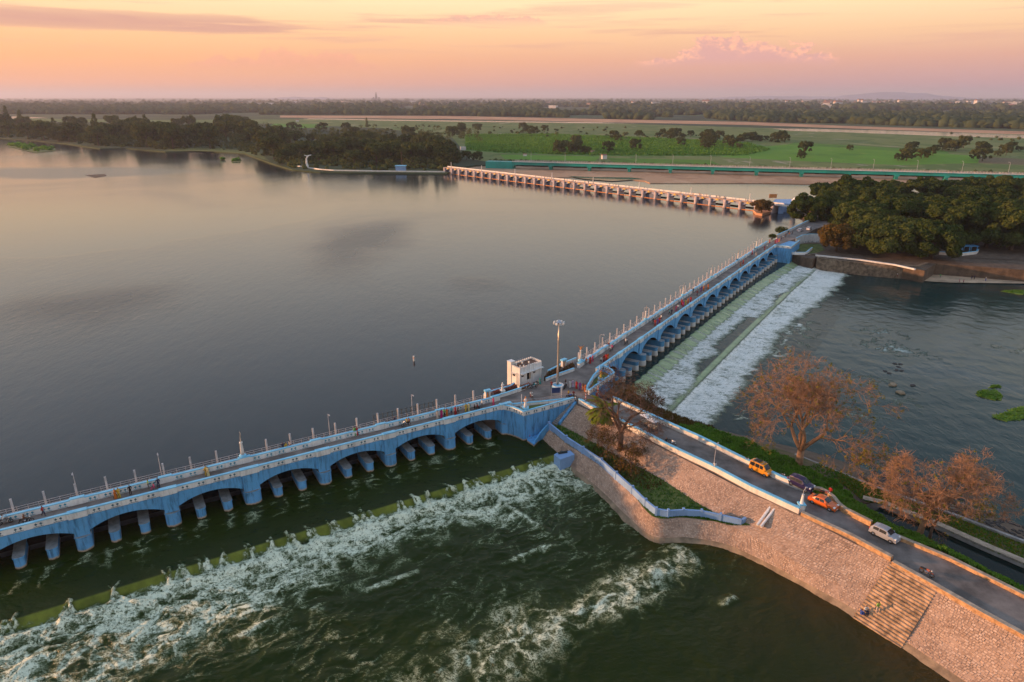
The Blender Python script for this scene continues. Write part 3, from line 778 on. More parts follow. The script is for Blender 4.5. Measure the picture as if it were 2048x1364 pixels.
horn_px = [(18, 1238), (140, 1198), (225, 1172), (330, 1142), (405, 1118), (500, 1092), (580, 1068), (662, 1040), (727, 1020), (800, 1000), (855, 984), (930, 964), (985, 945), (1058, 922)]
horns = [LBf.st(P(x, y + 4, WL)) for x, y in horn_px]
_hr = np.random.RandomState(8)
horns += [(hs + _hr.uniform(1.2, 4.2), ht) for hs, ht in horns if _hr.rand() < 0.7] + [(-84.0, TW), (-88.5, TW)]
pier_s = [-11.08 - 11.72 * k for k in range(8)]
def left_pool(s, t):
    wx = s + 1.6 * (fbm(s * 0.22, t * 0.22, 3, 3) - 0.5) * 2; wt = t + 2.2 * (fbm(s * 0.2 + 9, t * 0.2, 5, 3) - 0.5) * 2
    x = t - TW
    drop = sstep(0.0, 1.8, x)
    z = WL - (WL - WLL) * drop
    alga = sstep(-0.15, 0.15, x) * sstep(1.95, 1.0, x + 1.5 * (fbm(s * 0.6, t * 0.6, 8, 4) - 0.5)) * (0.35 + 1.0 * fbm(s * 0.9, t * 0.25, 80, 4)) 
    # right end of the weir is glassier than the left
    ew = 6.5 + 10.5 * fbm(s * 0.09, s * 0.0, 21, 3) + 7.5 * sstep(-40, -75, s)
    roll = sstep(0.7, 1.9, x + 1.2 * (fbm(s * 0.7, t * 0.5, 22, 3) - 0.5)) * sstep(ew * 1.25, ew * 0.55, wt - TW)
    n1 = ridge(wx * 0.34, wt * 0.5, 31, 5); n2 = ridge(wx * 0.9 + 4, wt * 1.1, 41, 4)
    foam = roll * (0.12 + 0.58 * sstep(0.46, 0.84, n1) + 0.42 * sstep(0.50, 0.86, n2)) * (0.65 + 0.7 * fbm(s * 0.16, t * 0.16, 23, 3))
    crest = np.exp(-((x - 3.0) / 1.3) ** 2) * (0.6 + 0.6 * fbm(s * 0.5, t * 0.2, 51, 3))
    z = z + roll * (0.55 * (fbm(wx * 0.45, wt * 0.55, 61, 4) - 0.35)) + 0.55 * crest * sstep(1.2, 2.4, x) + 0.25 * roll * (n2 - 0.5)
    foam = foam + 0.5 * crest * sstep(1.6, 2.6, x)
    # spray where the baffle blocks break the sheet
    hr_ = np.random.RandomState(4)
    tcol = t[0]; j0, j1 = int(np.searchsorted(tcol, TW - 3.6)), int(np.searchsorted(tcol, TW + 7.0)); srow = s[:, 0]
    for i, (hs, ht) in enumerate(horns):
        i0, i1 = int(np.searchsorted(srow, hs - 7)), int(np.searchsorted(srow, hs + 7)); w_ = (slice(i0, i1), slice(j0, j1))
        S_, T_ = s[w_], t[w_]
        if S_.size == 0: continue
        rough = np.clip(0.1 + 1.7 * (fbm(S_ * 2.1, T_ * 2.1, 71 + i, 4) - 0.28), 0, 1.3); v = T_ - TW
        for k in range(4):
            cs = hs + hr_.uniform(-0.5, 0.7); lean = hr_.uniform(-0.55, 0.55); amp = hr_.uniform(0.15, 0.8) * (1.0 if i < 14 else 0.6); wd = hr_.uniform(0.13, 0.30); up0 = hr_.uniform(0.2, 2.2) if k < 2 else 0.0; dn = hr_.uniform(1.5, 6.0); bend = hr_.uniform(-0.10, 0.10)
            u = S_ - cs - lean * v - bend * v * v + 0.5 * (fbm(S_ * 0.9, T_ * 0.9, 70 + i * 5 + k, 3) - 0.5)
            rg_ = np.exp(-(u / (wd + 0.06 * v.clip(0, 4))) ** 2) * sstep(-up0 - 0.3, -up0 * 0.3 + 0.3, v) * sstep(dn, dn * 0.2, v)
            z[w_] += 1.05 * amp * rg_ * rough
            foam[w_] += 0.9 * rg_ * np.clip(rough * 1.3, 0, 1)
        alga[w_] *= 1 - 0.8 * np.exp(-((S_ - hs) / 0.6) ** 2) * (0.4 + 0.6 * fbm(S_ * 1.5, T_ * 1.5, 75, 2))
    # streaks carried on below the roller
    st = ridge(wx * 0.16 + 0.3 * wt * 0.1, wt * 0.55, 91, 5)
    dist = (t - TW)
    foam = foam + sstep(4, 9, dist) * sstep(30, 9, dist) * 0.55 * sstep(0.66, 0.9, st) * sstep(0.42, 0.62, fbm(s * 0.06, t * 0.08, 101, 2))
    foam = foam + sstep(3, 6, dist) * sstep(24, 6, dist) * (0.22 + 0.30 * sstep(-20, -70, s)) * sstep(0.42, 0.75, fbm(wx * 0.3, wt * 0.3, 103, 5))
    # fine strands and small breaking ripples over the whole race
    str1 = ridge(wx * 0.5 + 0.35 * wt, wt * 0.85, 92, 5); str2 = ridge(wx * 0.22, wt * 0.9 + 0.2 * wx, 94, 5)
    reach = sstep(2, 6, dist) * sstep(58, 14, dist + 10 * (fbm(s * 0.07, t * 0.07, 96, 2) - 0.5))
    foam = foam + reach * (0.34 * sstep(0.60, 0.88, str1) * sstep(0.30, 0.62, fbm(s * 0.11, t * 0.11, 95, 3)) + 0.26 * sstep(0.68, 0.92, str2))
    z = z + reach * 0.16 * (str1 - 0.55)
    # a second tongue of broken water off the bank
    p0 = np.array(LBf.st(P(1385, 1105, WLL))); p1 = np.array(LBf.st(P(880, 1355, WLL)))
    dv = p1 - p0; L = np.hypot(*dv); dv = dv / L
    a = (s - p0[0]) * dv[0] + (t - p0[1]) * dv[1]; b = -(s - p0[0]) * dv[1] + (t - p0[1]) * dv[0]
    b = b + 2.2 * (fbm(s * 0.18, t * 0.18, 111, 3) - 0.5) * 2
    tong = np.exp(-(b / (1.6 + 0.10 * a.clip(0, 60))) ** 2) * sstep(-1.5, 1.5, a) * sstep(L + 18, L * 0.55, a)
    foam = foam + tong * (0.22 + 0.75 * sstep(0.48, 0.85, ridge(wx * 0.55, wt * 0.55, 121, 5)))
    z = z + 0.22 * tong
    # single breaking crests
    for (xa, ya, xb, yb) in [(1110, 1088, 1000, 1130), (840, 1140, 720, 1185), (560, 1240, 460, 1275), (1470, 1190, 1440, 1215), (1010, 1010, 1085, 1060)]:
        A = np.array(LBf.st(P(xa, ya, WLL))); B = np.array(LBf.st(P(xb, yb, WLL)))
        dv = B - A; L = np.hypot(*dv); dv = dv / L
        a = ((s - A[0]) * dv[0] + (t - A[1]) * dv[1]) / L; b = -(s - A[0]) * dv[1] + (t - A[1]) * dv[0] + 0.8 * (fbm(s * 0.4, t * 0.4, 131, 3) - 0.5)
        cr = sstep(-0.1, 0.2, a) * sstep(1.1, 0.7, a)
        z = z + 0.3 * cr * np.exp(-(b / 0.7) ** 2)
        foam = foam + 0.85 * cr * np.exp(-(b / 0.5) ** 2) * fbm(s * 1.7, t * 1.7, 141, 3) * 1.3
    # upper pool: eddies behind the piers
    up = sstep(0.4, -1.0, x)
    eddy = np.zeros_like(s)
    for ps in pier_s:
        for off in (0.0, 3.9, 7.8):
            eddy = eddy + np.exp(-((s - ps - off + 0.25 * (t - 1)) / 1.5) ** 2) * sstep(0.2, 2.0, t) * sstep(9.5, 3.0, t)
    foam = foam + up * (0.50 * eddy * sstep(0.50, 0.84, ridge(wx * 0.5, wt * 0.7, 151, 5)) + 0.16 * sstep(0.76, 0.92, ridge(wx * 0.3, wt * 0.6, 161, 4)))
    z = z + up * 0.10 * (fbm(wx * 0.5, wt * 0.6, 171, 3) - 0.5)
    # open water: low running waves
    z = z + (1 - up) * 0.55 * (fbm(wx * 0.28, wt * 0.42, 181, 4) - 0.5) * sstep(0.5, 3, x) * (0.45 + 0.55 * sstep(45, 10, dist))
    calm = sstep(34, 50, t - 0.0)
    foam = foam * (1 - 0.9 * sstep(8, 14, s - 0.25 * (t - 30)))
    toe = sorted([tuple(LBf.st(r_[4])) for r_ in STL5], key=lambda q: q[1])
    sd = np.interp(t, [q[1] for q in toe], [q[0] for q in toe]) - s
    silt = np.exp(-np.maximum(sd, 0) / (2.0 + 9.0 * sstep(46, 64, t))) * sstep(30, 60, t) * (0.5 + 0.8 * fbm(s * 0.15, t * 0.15, 191, 3))
    z = np.where(s > 10.0 + 0.2 * np.maximum(0, t - 34), -1.5, z)      # ends inside the embankment
    return z, foam, alga, silt
grid_water('pool', LBf, -100.0, 34.0, -3.6, 92.0, 0.19, left_pool, 'pool_water')

T1, T2 = 3.9, 14.7                               # crests of the two right-hand weirs
MID = 1.35
def right_run(s, t):
    wx = s + 1.2 * (fbm(s * 0.3, t * 0.3, 203, 3) - 0.5) * 2; wt = t + 1.5 * (fbm(s * 0.25, t * 0.25, 205, 3) - 0.5) * 2
    bow = 1.1 * np.sin(np.clip((s - 0) / 155, 0, 1) * math.pi) * -0.9 + 1.6 * sstep(110, 156, s)
    x1 = t - T1 - bow; x2 = t - T2 - 0.4 * bow
    scal = 0.35 * np.abs(np.sin(s * math.pi / 3.9)) + 0.25 * (fbm(s * 0.5, 0 * s, 211, 2) - 0.5)
    x1 = x1 + scal - 0.2
    z = WR - (WR - MID) * sstep(0.0, 4.0, x1) - (MID - TAIL) * sstep(0.0, 2.6, x2)
    ga = sstep(-0.1, 0.3, x1) * sstep(4.9, 3.3, x1 + 1.2 * (fbm(s * 0.5, t * 0.4, 213) - 0.5))
    strk = fbm(s * 1.1, t * 0.12, 217, 4)
    alga = ga * (0.55 + 0.5 * strk)
    alga = alga + 0.75 * sstep(-0.6, -0.1, x2) * sstep(1.3, 0.7, x2) * (0.7 + 0.4 * strk)
    gap = sstep(0.30, 0.46, fbm(s * 0.055 + 3.1, 0.0 * s, 219, 2))
    n = fbm(wx * 0.5, wt * 0.22, 221, 5); nf = fbm(wx * 1.5, wt * 0.7, 223, 4)
    end1 = 8.0 + 3.5 * gap + 1.2 * (fbm(s * 0.4, t * 0.1, 225) - 0.5) * 2
    f1 = sstep(3.0, 4.4, x1) * sstep(end1 + 1.6, end1 - 2.2, x1) * (0.42 + 0.75 * n + 0.8 * (nf - 0.5))
    f1 = f1 + 0.55 * ga * sstep(0.40, 0.75, strk)
    end2 = 7.2 + 2.5 * fbm(s * 0.06, 0 * s, 227, 3) * 2 * 0.7 + 3.5 * sstep(60, 140, s)
    f2 = sstep(1.0, 1.6, x2) * sstep(end2 + 2.5, end2 - 2.5, x2 + 5.0 * (n - 0.5)) * (0.48 + 0.8 * n + 0.8 * (nf - 0.5))
    after = sstep(end2 - 1, end2 + 2, x2) * sstep(end2 + 14, end2 + 1, x2)
    f3 = after * 0.65 * sstep(0.62, 0.86, ridge(wx * 0.35 + 0.1 * t, wt * 0.3, 229, 5)) * sstep(0.35, 0.6, fbm(s * 0.05, t * 0.05, 231, 2))
    f0 = sstep(0, -0.5, x1) * 0.20 * sstep(0.64, 0.9, ridge(wx * 0.22, wt * 1.2, 233, 4))
    foam = f1 + f2 + f3 + f0
    z = z + 0.30 * (nf - 0.5) * np.clip(foam, 0, 1) + 0.30 * f2 * (n - 0.4) + 0.08 * (fbm(wx * 0.4, wt * 0.5, 235, 3) - 0.5)
    return z, foam, alga
grid_water('weir_run', RBf, -14.0, 160.0, -3.8, 34.0, 0.30, right_run, 'weir_water', 0.22)
def tail(s, t):
    wx = s + 3 * (fbm(s * 0.1, t * 0.1, 303, 3) - 0.5); wt = t
    z = TAIL + 0.14 * (fbm(wx * 0.35, wt * 0.3, 305, 3) - 0.5) - 0.02
    f = np.zeros_like(s)
    for (x, y, rx, ry, d) in [(1790, 700, 9, 5, 0.8), (1765, 665, 6, 7, 0.8), (1690, 602, 1.5, 6, 1.2), (2030, 700, 9, 3, 0.6), (1750, 760, 5, 3, 0.6), (1800, 800, 6, 4, 0.5), (1720, 830, 6, 4, 0.5)]:
        a, b = RBf.st(P(x, y, TAIL)); f = f + d * np.exp(-((s - a) / ry) ** 2 - ((t - b) / rx) ** 2)
    f = f * sstep(0.60, 0.84, ridge(s * 0.55, t * 0.5, 307, 4)) + 0.10 * sstep(0.80, 0.95, ridge(wx * 0.12, wt * 0.2, 309, 5)) * sstep(90, 40, t)
    Xw = RBf.o.x + RBf.d.x * s + RBf.n.x * t - LBf.o.x; Yw = RBf.o.y + RBf.d.y * s + RBf.n.y * t - LBf.o.y
    ls = Xw * LBf.d.x + Yw * LBf.d.y; lt = Xw * LBf.n.x + Yw * LBf.n.y
    z = np.where(ls < 14.0 + 0.2 * np.maximum(0, lt - 34), -1.5, z)
    return z, f, np.zeros_like(s)
grid_water('tail_pool', RBf, -60.0, 176.0, 33.0, 150.0, 0.6, tail, 'tail_water')
# ------------------------------------------------------------------ arched road bridges
ORD = ['first', 'second', 'third', 'fourth', 'fifth', 'sixth', 'seventh', 'eighth', 'ninth', 'tenth', 'eleventh', 'twelfth', 'thirteenth', 'fourteenth', 'fifteenth', 'sixteenth', 'seventeenth', 'eighteenth', 'nineteenth']
def nth(k):
    if k < 19: return ORD[k]
    n_ = k + 1; d_ = ['', '', 'twent', 'thirt', 'fort'][n_ // 10]
    return d_ + 'ieth' if n_ % 10 == 0 else d_ + 'y-' + ORD[n_ % 10 - 1]
def ornament(mb, fr, s, t, z, side, m=0):
    """a small tree-shaped plaster ornament: stem, head of leaves, foot"""
    t0, t1 = (t, t + 0.035) if side > 0 else (t - 0.035, t)
    mb.fbox(fr, s - 0.03, s + 0.03, t0, t1, z + 0.10, z + 0.34, m)
    q = lambda a, b, zz: (*fr.at(a, b), zz)
    ring = [(s - 0.19, z + 0.44), (s - 0.08, z + 0.33), (s + 0.08, z + 0.33), (s + 0.19, z + 0.44), (s, z + 0.64)]
    n = len(ring)
    vs = [q(a, t0, zz) for a, zz in ring] + [q(a, t1, zz) for a, zz in ring]
    mb.add(vs, [tuple(range(n)), tuple(range(2 * n - 1, n - 1, -1))] + [(i, (i + 1) % n, n + (i + 1) % n, n + i) for i in range(n)], m)
def pier_mesh(fr, s, hw, t0, t1, z0, z1, nose=0.5, batter=0.0, k=7, lip=True, mats=None, zsplit=None, back=0.0):
    """long pier with a rounded nose at t1; optional paint split at zsplit"""
    mb = MB()
    def outline(z):
        f = (z1 - z) / max(0.1, z1 - z0); gr = 1.0 + 0.0 * f; te = t1 + batter * f
        pts = [(s - hw, t0), (s + hw, t0)]
        for i in range(k + 1):
            a = math.pi * i / k
            pts.append((s + hw * math.cos(a), te - nose + nose * math.sin(a)))
        return pts
    zs = [z0] + ([zsplit, zsplit] if zsplit else []) + ([z1 - 0.22, z1 - 0.22, z1] if lip else [z1])
    gs = [0.0] + ([0.0, 0.0] if zsplit else []) + ([0.0, 0.07, 0.07] if lip else [0.0])
    rings = []
    for z, g in zip(zs, gs):
        ol = outline(z)
        cx = sum(p[0] for p in ol) / len(ol); ct = sum(p[1] for p in ol) / len(ol)
        o = len(mb.v)
        for a, b in ol:
            da, db = a - s, b - (t0 + t1) / 2
            mb.v.append((*fr.at(s + da + (math.copysign(g, da) if abs(da) > 0.01 else 0), b + (g if b > t0 + 0.01 else 0)), z))
        rings.append(o)
    n = k + 3
    for r in range(len(rings) - 1):
        for i in range(n):
            j = (i + 1) % n
            mb.f.append((rings[r] + i, rings[r] + j, rings[r + 1] + j, rings[r + 1] + i))
            mb.m.append(1 if (zsplit and zs[r] < zsplit - 1e-6) else 0)
    mb.f.append(tuple(rings[-1] + i for i in range(n))); mb.m.append(2)
    bm = bmesh.new()
    me = mb.mesh('pier', mats); bm.from_mesh(me); bmesh.ops.recalc_face_normals(bm, faces=bm.faces); bm.to_mesh(me); bm.free()
    return me
def arch_mesh(fr, s0, s1, t0, t1, ztop, zcrown, zspring, k=14, open_=False, mats=None):
    mb = MB()
    L = s1 - s0; rise = zcrown - zspring
    Rr = (L * L / 4 + rise * rise) / (2 * rise); cz = zcrown - Rr
    for t in (t0, t1):
        for i in range(k + 1):
            a = s0 + L * i / k; x = a - (s0 + s1) / 2
            mb.v.append((*fr.at(a, t), cz + math.sqrt(max(0, Rr * Rr - x * x)))); mb.v.append((*fr.at(a, t), ztop))
    o = 2 * (k + 1)
    for i in range(k):
        a = 2 * i
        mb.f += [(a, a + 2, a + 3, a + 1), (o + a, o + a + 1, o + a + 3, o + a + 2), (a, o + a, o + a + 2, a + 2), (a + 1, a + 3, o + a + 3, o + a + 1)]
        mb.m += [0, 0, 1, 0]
    me = mb.mesh('arch', mats)
    bm = bmesh.new(); bm.from_mesh(me); bmesh.ops.recalc_face_normals(bm, faces=bm.faces); bm.to_mesh(me); bm.free()
    return me
def parapet_run(par, fr, s0, s1, t0, t1, zb, h, orn_side, orn_mb, orn_m, lift=0.0, pairs=True):
    mb = MB(); mb.fbox(fr, s0, s1, t0, t1, zb, zb + h); mb.build('parapet', M['white_paint'], par)
    mb = MB(); mb.fbox(fr, s0, s1, t0 - 0.05, t1 + 0.05, zb + h, zb + h + 0.13)
    c = mb.build('coping', M['cap_blue'], par)
    if orn_mb is not None:
        n = max(1, int((s1 - s0) / 1.95)); st = (s1 - s0) / n
        for i in range(n):
            c0 = s0 + st * (i + 0.5)
            for d in (-0.30, 0.30):
                ornament(orn_mb, fr, c0 + d, t1 if orn_side > 0 else t0, zb + 0.06, orn_side, orn_m)
            orn_mb.fbox(fr, c0 - 0.62, c0 + 0.62, *((t1, t1 + 0.03) if orn_side > 0 else (t0 - 0.03, t0)), zb + 0.10, zb + 0.15, orn_m)
def road_bridge(name, label, fr, mains, tF, water_z, pier_out, zcap, white_split, s_lo, s_hi, hw_main=1.05, wide=None, crown=6.75, spring=5.5, matw='blue_paint', piermat='blue_pier', base_z=0.5):
    br = thing(name, label, 'bridge', (*fr.at((s_lo + s_hi) / 2, tF / 2), water_z))
    mats = [M[piermat], M['white_base'], M['pier_top']]
    orn = MB()
    sp = mains[1] - mains[0]
    edges = list(mains)
    for i, s in enumerate(mains):
        hw = wide[1] if wide and i == wide[0] else hw_main
        link('pier', pier_mesh(fr, s, hw, tF - 0.9, pier_out, base_z, zcap, hw * 0.8, 0.25, 8, True, mats, white_split), br)
        # pilaster from the pier top to the parapet
        mb = MB(); mb.fbox(fr, s - hw * 0.92, s + hw * 0.92, -0.5, 0.22, zcap - 0.3, DK + 0.02); mb.build('pilaster', M[matw], br)
        mb = MB(); mb.fbox(fr, s - hw - 0.12, s + hw + 0.12, -0.36, 0.34, DK + 0.02, DK + 0.98); mb.build('pedestal', M['white_paint'], br)
        mb = MB(); mb.fbox(fr, s - hw - 0.17, s + hw + 0.17, -0.41, 0.39, DK + 0.98, DK + 1.12); mb.build('coping', M['cap_blue'], br)
    for i in range(len(mains) - 1):
        a, b = mains[i], mains[i + 1]
        ha = wide[1] if wide and i == wide[0] else hw_main; hb = wide[1] if wide and i + 1 == wide[0] else hw_main
        link('arch', arch_mesh(fr, a + ha * 0.9, b - hb * 0.9, 0.0, tF - 0.3, DK - 0.06, crown, spring, 14, mats=[M[matw], M['gate_and_shade_dark']]), br)  # underside coloured near-black, painting in the shade beneath the arch
        parapet_run(br, fr, a + ha + 0.12, b - hb - 0.12, -0.36, 0.02, DK - 0.06 + 0.07, 0.86, 1, orn, 0)
        for q in (1, 2):
            s = a + (b - a) * q / 3
            link('pier', pier_mesh(fr, s, 0.68, tF - 0.9, pier_out - 0.15, base_z, zcap - 0.55, 0.55, 0.3, 7, True, mats, white_split), br)
        # sluice gates closing the bays on the lake side
        mb = MB(); mb.fbox(fr, a + ha * 0.5, b - hb * 0.5, tF - 0.85, tF - 0.55, water_z + 0.4, DK - 0.6); mb.build('sluice_gate', M['gate_and_shade_dark'], br)
    # deck
    mb = MB(); mb.fbox(fr, s_lo, s_hi, tF - 0.5, -0.2, DK - 0.5, DK); mb.build('roadway', M['deck_road'], br)
    # lake-side parapet, raised slightly over each main pier
    for i in range(len(mains)):
        s = mains[i]; e = mains[i + 1] if i + 1 < len(mains) else s_hi
        mb = MB(); mb.fbox(fr, s - 0.9, s + 0.9, tF - 0.5, tF + 0.06, DK + 0.004, DK + 1.0); mb.build('pedestal', M['white_paint'], br)
        mb = MB(); mb.fbox(fr, s - 0.95, s + 0.95, tF - 0.55, tF + 0.11, DK + 1.0, DK + 1.13); mb.build('coping', M['cap_blue'], br)
        if e - s > 3: parapet_run(br, fr, s + 0.9, e - 0.9 if i + 1 < len(mains) else e, tF - 0.4, tF, DK + 0.003, 0.84, 1, orn, 1)
    o = orn.build('ornament', [M['ornament'], M['ornament_teal']], br); o['kind'] = 'stuff'
    # service walk on the lake side
    mb = MB(); mb.fbox(fr, s_lo, s_hi, tF - 2.2, tF - 0.52, DK - 0.45, DK - 0.25); mb.build('service_walk', M['walk_grey'], br)
    mb = MB(); mb.fbox(fr, s_lo, s_hi, tF - 2.35, tF - 2.1, base_z, DK - 0.25); mb.build('lake_wall', M['walk_grey'], br)
    rails = MB(); n = int((s_hi - s_lo) / 1.3)
    for z in (DK + 0.15, DK + 0.5, DK + 0.85): rails.fbox(fr, s_lo, s_hi, tF - 2.18, tF - 2.12, z, z + 0.06)
    for i in range(n + 1):
        a = s_lo + (s_hi - s_lo) * i / n; rails.fbox(fr, a - 0.03, a + 0.03, tF - 2.19, tF - 2.11, DK - 0.25, DK + 0.9)
    rails.build('railing', M['rail_grey'], br)
    return br
TFL, TFR = -3.75, -4.5
mainsL = [-11.08 - 11.72 * k for k in range(7)][::-1]
bridge_west = road_bridge('road_bridge', 'blue arched road bridge with white parapets above the green churning pool, at left', LBf, mainsL + [0.9], TFL, WL, 0.75, 5.0, None, mainsL[0] - 1, 1.5, wide=(3, 1.3))
mainsR = [7.9 + 12.05 * k for k in range(13)]
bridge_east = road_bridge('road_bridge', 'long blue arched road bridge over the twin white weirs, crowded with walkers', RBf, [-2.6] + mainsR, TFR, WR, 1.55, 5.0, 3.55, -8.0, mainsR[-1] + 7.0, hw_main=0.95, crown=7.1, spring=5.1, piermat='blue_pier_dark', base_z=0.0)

# gate posts along the service walks
pm = MB(); pm.fbox(Frame((0, 0), (1, 0)), -0.13, 0.13, -0.13, 0.13, 0, 2.9)
post_me = pm.mesh('post', M['post_grey'])
pb = MB(); pb.box(-0.34, 0.34, -0.3, 0.3, 0, 0.55); hoist_me = pb.mesh('base', M['cream_paint'])
pb = MB(); pb.box(-0.7, 0.7, -0.28, 0.28, 0.1, 0.55); pb.tube([(-0.7, 0, 0.33), (0.75, 0, 0.33)], 0.12, 6); box_me = pb.mesh('motor_box', M['white_paint'])
def gate_posts(fr, ss, tt, label, group):
    for k, s in enumerate(ss):
        x, y = fr.at(s, tt)
        r = thing('hoist_post', label % nth(k), 'post', (x, y, DK - 0.25), group, math.atan2(fr.d.y, fr.d.x))
        link('post', post_me, r, False); link('base', hoist_me, r, False)
        b = link('motor_box', box_me, r, False); b.location = (1.25, 0.0, 0)
gate_posts(LBf, [-11.08 - 3.907 * k + 7.8 for k in range(0, 21)], TFL - 1.5, 'grey gate hoist post behind the left bridge, %s from the junction', 'hoist posts along the left bridge')
gate_posts(RBf, [-1.0 + 4.017 * k for k in range(0, 40)], TFR - 1.5, 'sunlit gate hoist post behind the long right bridge, %s from the junction', 'hoist posts along the right bridge')
# slim lamp poles
lamp_mb = MB(); lamp_mb.tube([(0, 0, 0), (0, 0, 4.2)], [0.07, 0.045], 6)
lamp_pole = lamp_mb.mesh('pole', M['post_grey'])
lm = MB(); lm.tube([(0, 0, 4.15), (0, 0.35, 4.3), (0, 0.75, 4.3)], 0.03, 5); lm.box(-0.09, 0.09, 0.6, 1.05, 4.25, 4.36); lamp_head = lm.mesh('lamp_head', M['post_grey'])
def lamp(p, label, group, rz=0.0, sc=1.0):
    r = thing('lamp_post', label, 'lamp post', p, group, rz); r.scale = (sc,) * 3
    link('pole', lamp_pole, r, False); link('lamp_head', lamp_head, r, False)
for k, (x, y) in enumerate([(157, 994), (324, 953), (660, 871), (825, 830)]):
    lamp(P(x, y, DK), 'slim grey street lamp behind the left bridge parapet, %s from the left edge' % nth(k), 'street lamps on the left bridge', math.atan2(LBf.d.y, LBf.d.x) + math.pi)
for k in range(6):
    lamp((*RBf.at(8 + 26 * k, TFR - 0.75), DK - 0.25), 'slim street lamp behind the long right bridge parapet, %s from the junction' % nth(k), 'street lamps on the right bridge', math.atan2(RBf.d.y, RBf.d.x) + math.pi, 1.1)
# ornamental columns on the lake-side parapets
def column(p, label, sc=1.0, top='lamp'):
    r = thing('parapet_column', label, 'column', p)
    mb = MB(); mb.lathe((0, 0, 0), [(0.62, 0), (0.62, 0.35), (0.45, 0.5), (0.33, 0.55)], 8); b = mb.build('plinth', M['cap_blue'], r, world=False); b.scale = (sc,) * 3
    mb = MB(); mb.lathe((0, 0, 0), [(0.30, 0.5), (0.26, 1.4), (0.20, 2.5), (0.26, 2.6), (0.26, 2.75)], 10); b = mb.build('shaft', M['cream_paint'], r, True, False); b.scale = (sc,) * 3
    mb = MB()
    if top == 'lamp':
        mb.tube([(0, 0, 2.7), (0, 0, 3.6), (0.12, 0, 4.3), (0.0, 0, 4.6)], [0.1, 0.06, 0.05, 0.03], 6)
    else:   # bird with raised wings
        mb.lathe((0, 0, 0), [(0.06, 2.7), (0.2, 3.0), (0.18, 3.3), (0.09, 3.5), (0.1, 3.62), (0.03, 3.75)], 8)
        for sx in (-1, 1): mb.add([(sx * 0.12, 0.06, 3.05), (sx * 0.12, -0.06, 3.05), (sx * 0.75, 0.0, 3.95), (sx * 0.35, 0, 3.3), (sx * 0.10, 0.0, 3.45)], [(0, 1, 3), (1, 2, 3), (0, 3, 2), (3, 2, 4), (0, 2, 4), (1, 4, 2)])
    b = mb.build('finial', M['orange_paint'] if top != 'lamp' else M['ochre_top'], r, world=False); b.scale = (sc,) * 3
    return r
column(P(486, 914, DK + 0.9), 'white column with blue plinth and lamp stem on the left bridge parapet')
column(P(1161, 722, DK + 0.9), 'white column topped by an orange bird at the start of the right bridge', 0.95, 'bird')
for k, s in enumerate([34.0, 62.0, 88.0, 118.0, 143.0]):
    column((*RBf.at(s, TFR - 0.25), DK + 1.1), ['first', 'second', 'third', 'fourth', 'farthest'][k] + ' sunlit white column along the right bridge parapet beyond the bird column', 0.85)
# dark fence and striped kerb behind the left bridge
fm = thing('security_fence', 'dark metal picket fence on the lake side of the left bridge', 'fence', P(808, 828, DK))
s0, s1 = LBf.st(P(745, 846, DK))[0], LBf.st(P(868, 812, DK))[0]
n = int((s1 - s0) / 0.9)
for i in range(n + 1):
    a = s0 + (s1 - s0) * i / n
    mb = MB(); mb.fbox(LBf, a - 0.05, a + 0.05, TFL - 2.6, TFL - 2.5, DK - 0.2, DK + 1.9); mb.build('fence_post', M['rail_dark'], fm)
for z in (DK + 0.3, DK + 1.0, DK + 1.7):
    mb = MB(); mb.fbox(LBf, s0, s1, TFL - 2.57, TFL - 2.53, z, z + 0.07); mb.build('fence_rail', M['rail_dark'], fm)
kb = thing('striped_kerb', 'red and white striped kerb at the foot of the dark fence', 'kerb', P(808, 832, DK))
n = int((s1 - s0) / 0.55)
for i in range(n):
    a = s0 + (s1 - s0) * i / n; b = s0 + (s1 - s0) * (i + 1) / n
    mb = MB(); mb.fbox(LBf, a, b, TFL - 1.2, TFL - 0.75, DK - 0.25, DK + 0.45); mb.build('kerb_block', M['orange_paint'] if i % 2 else M['cream_paint'], kb)
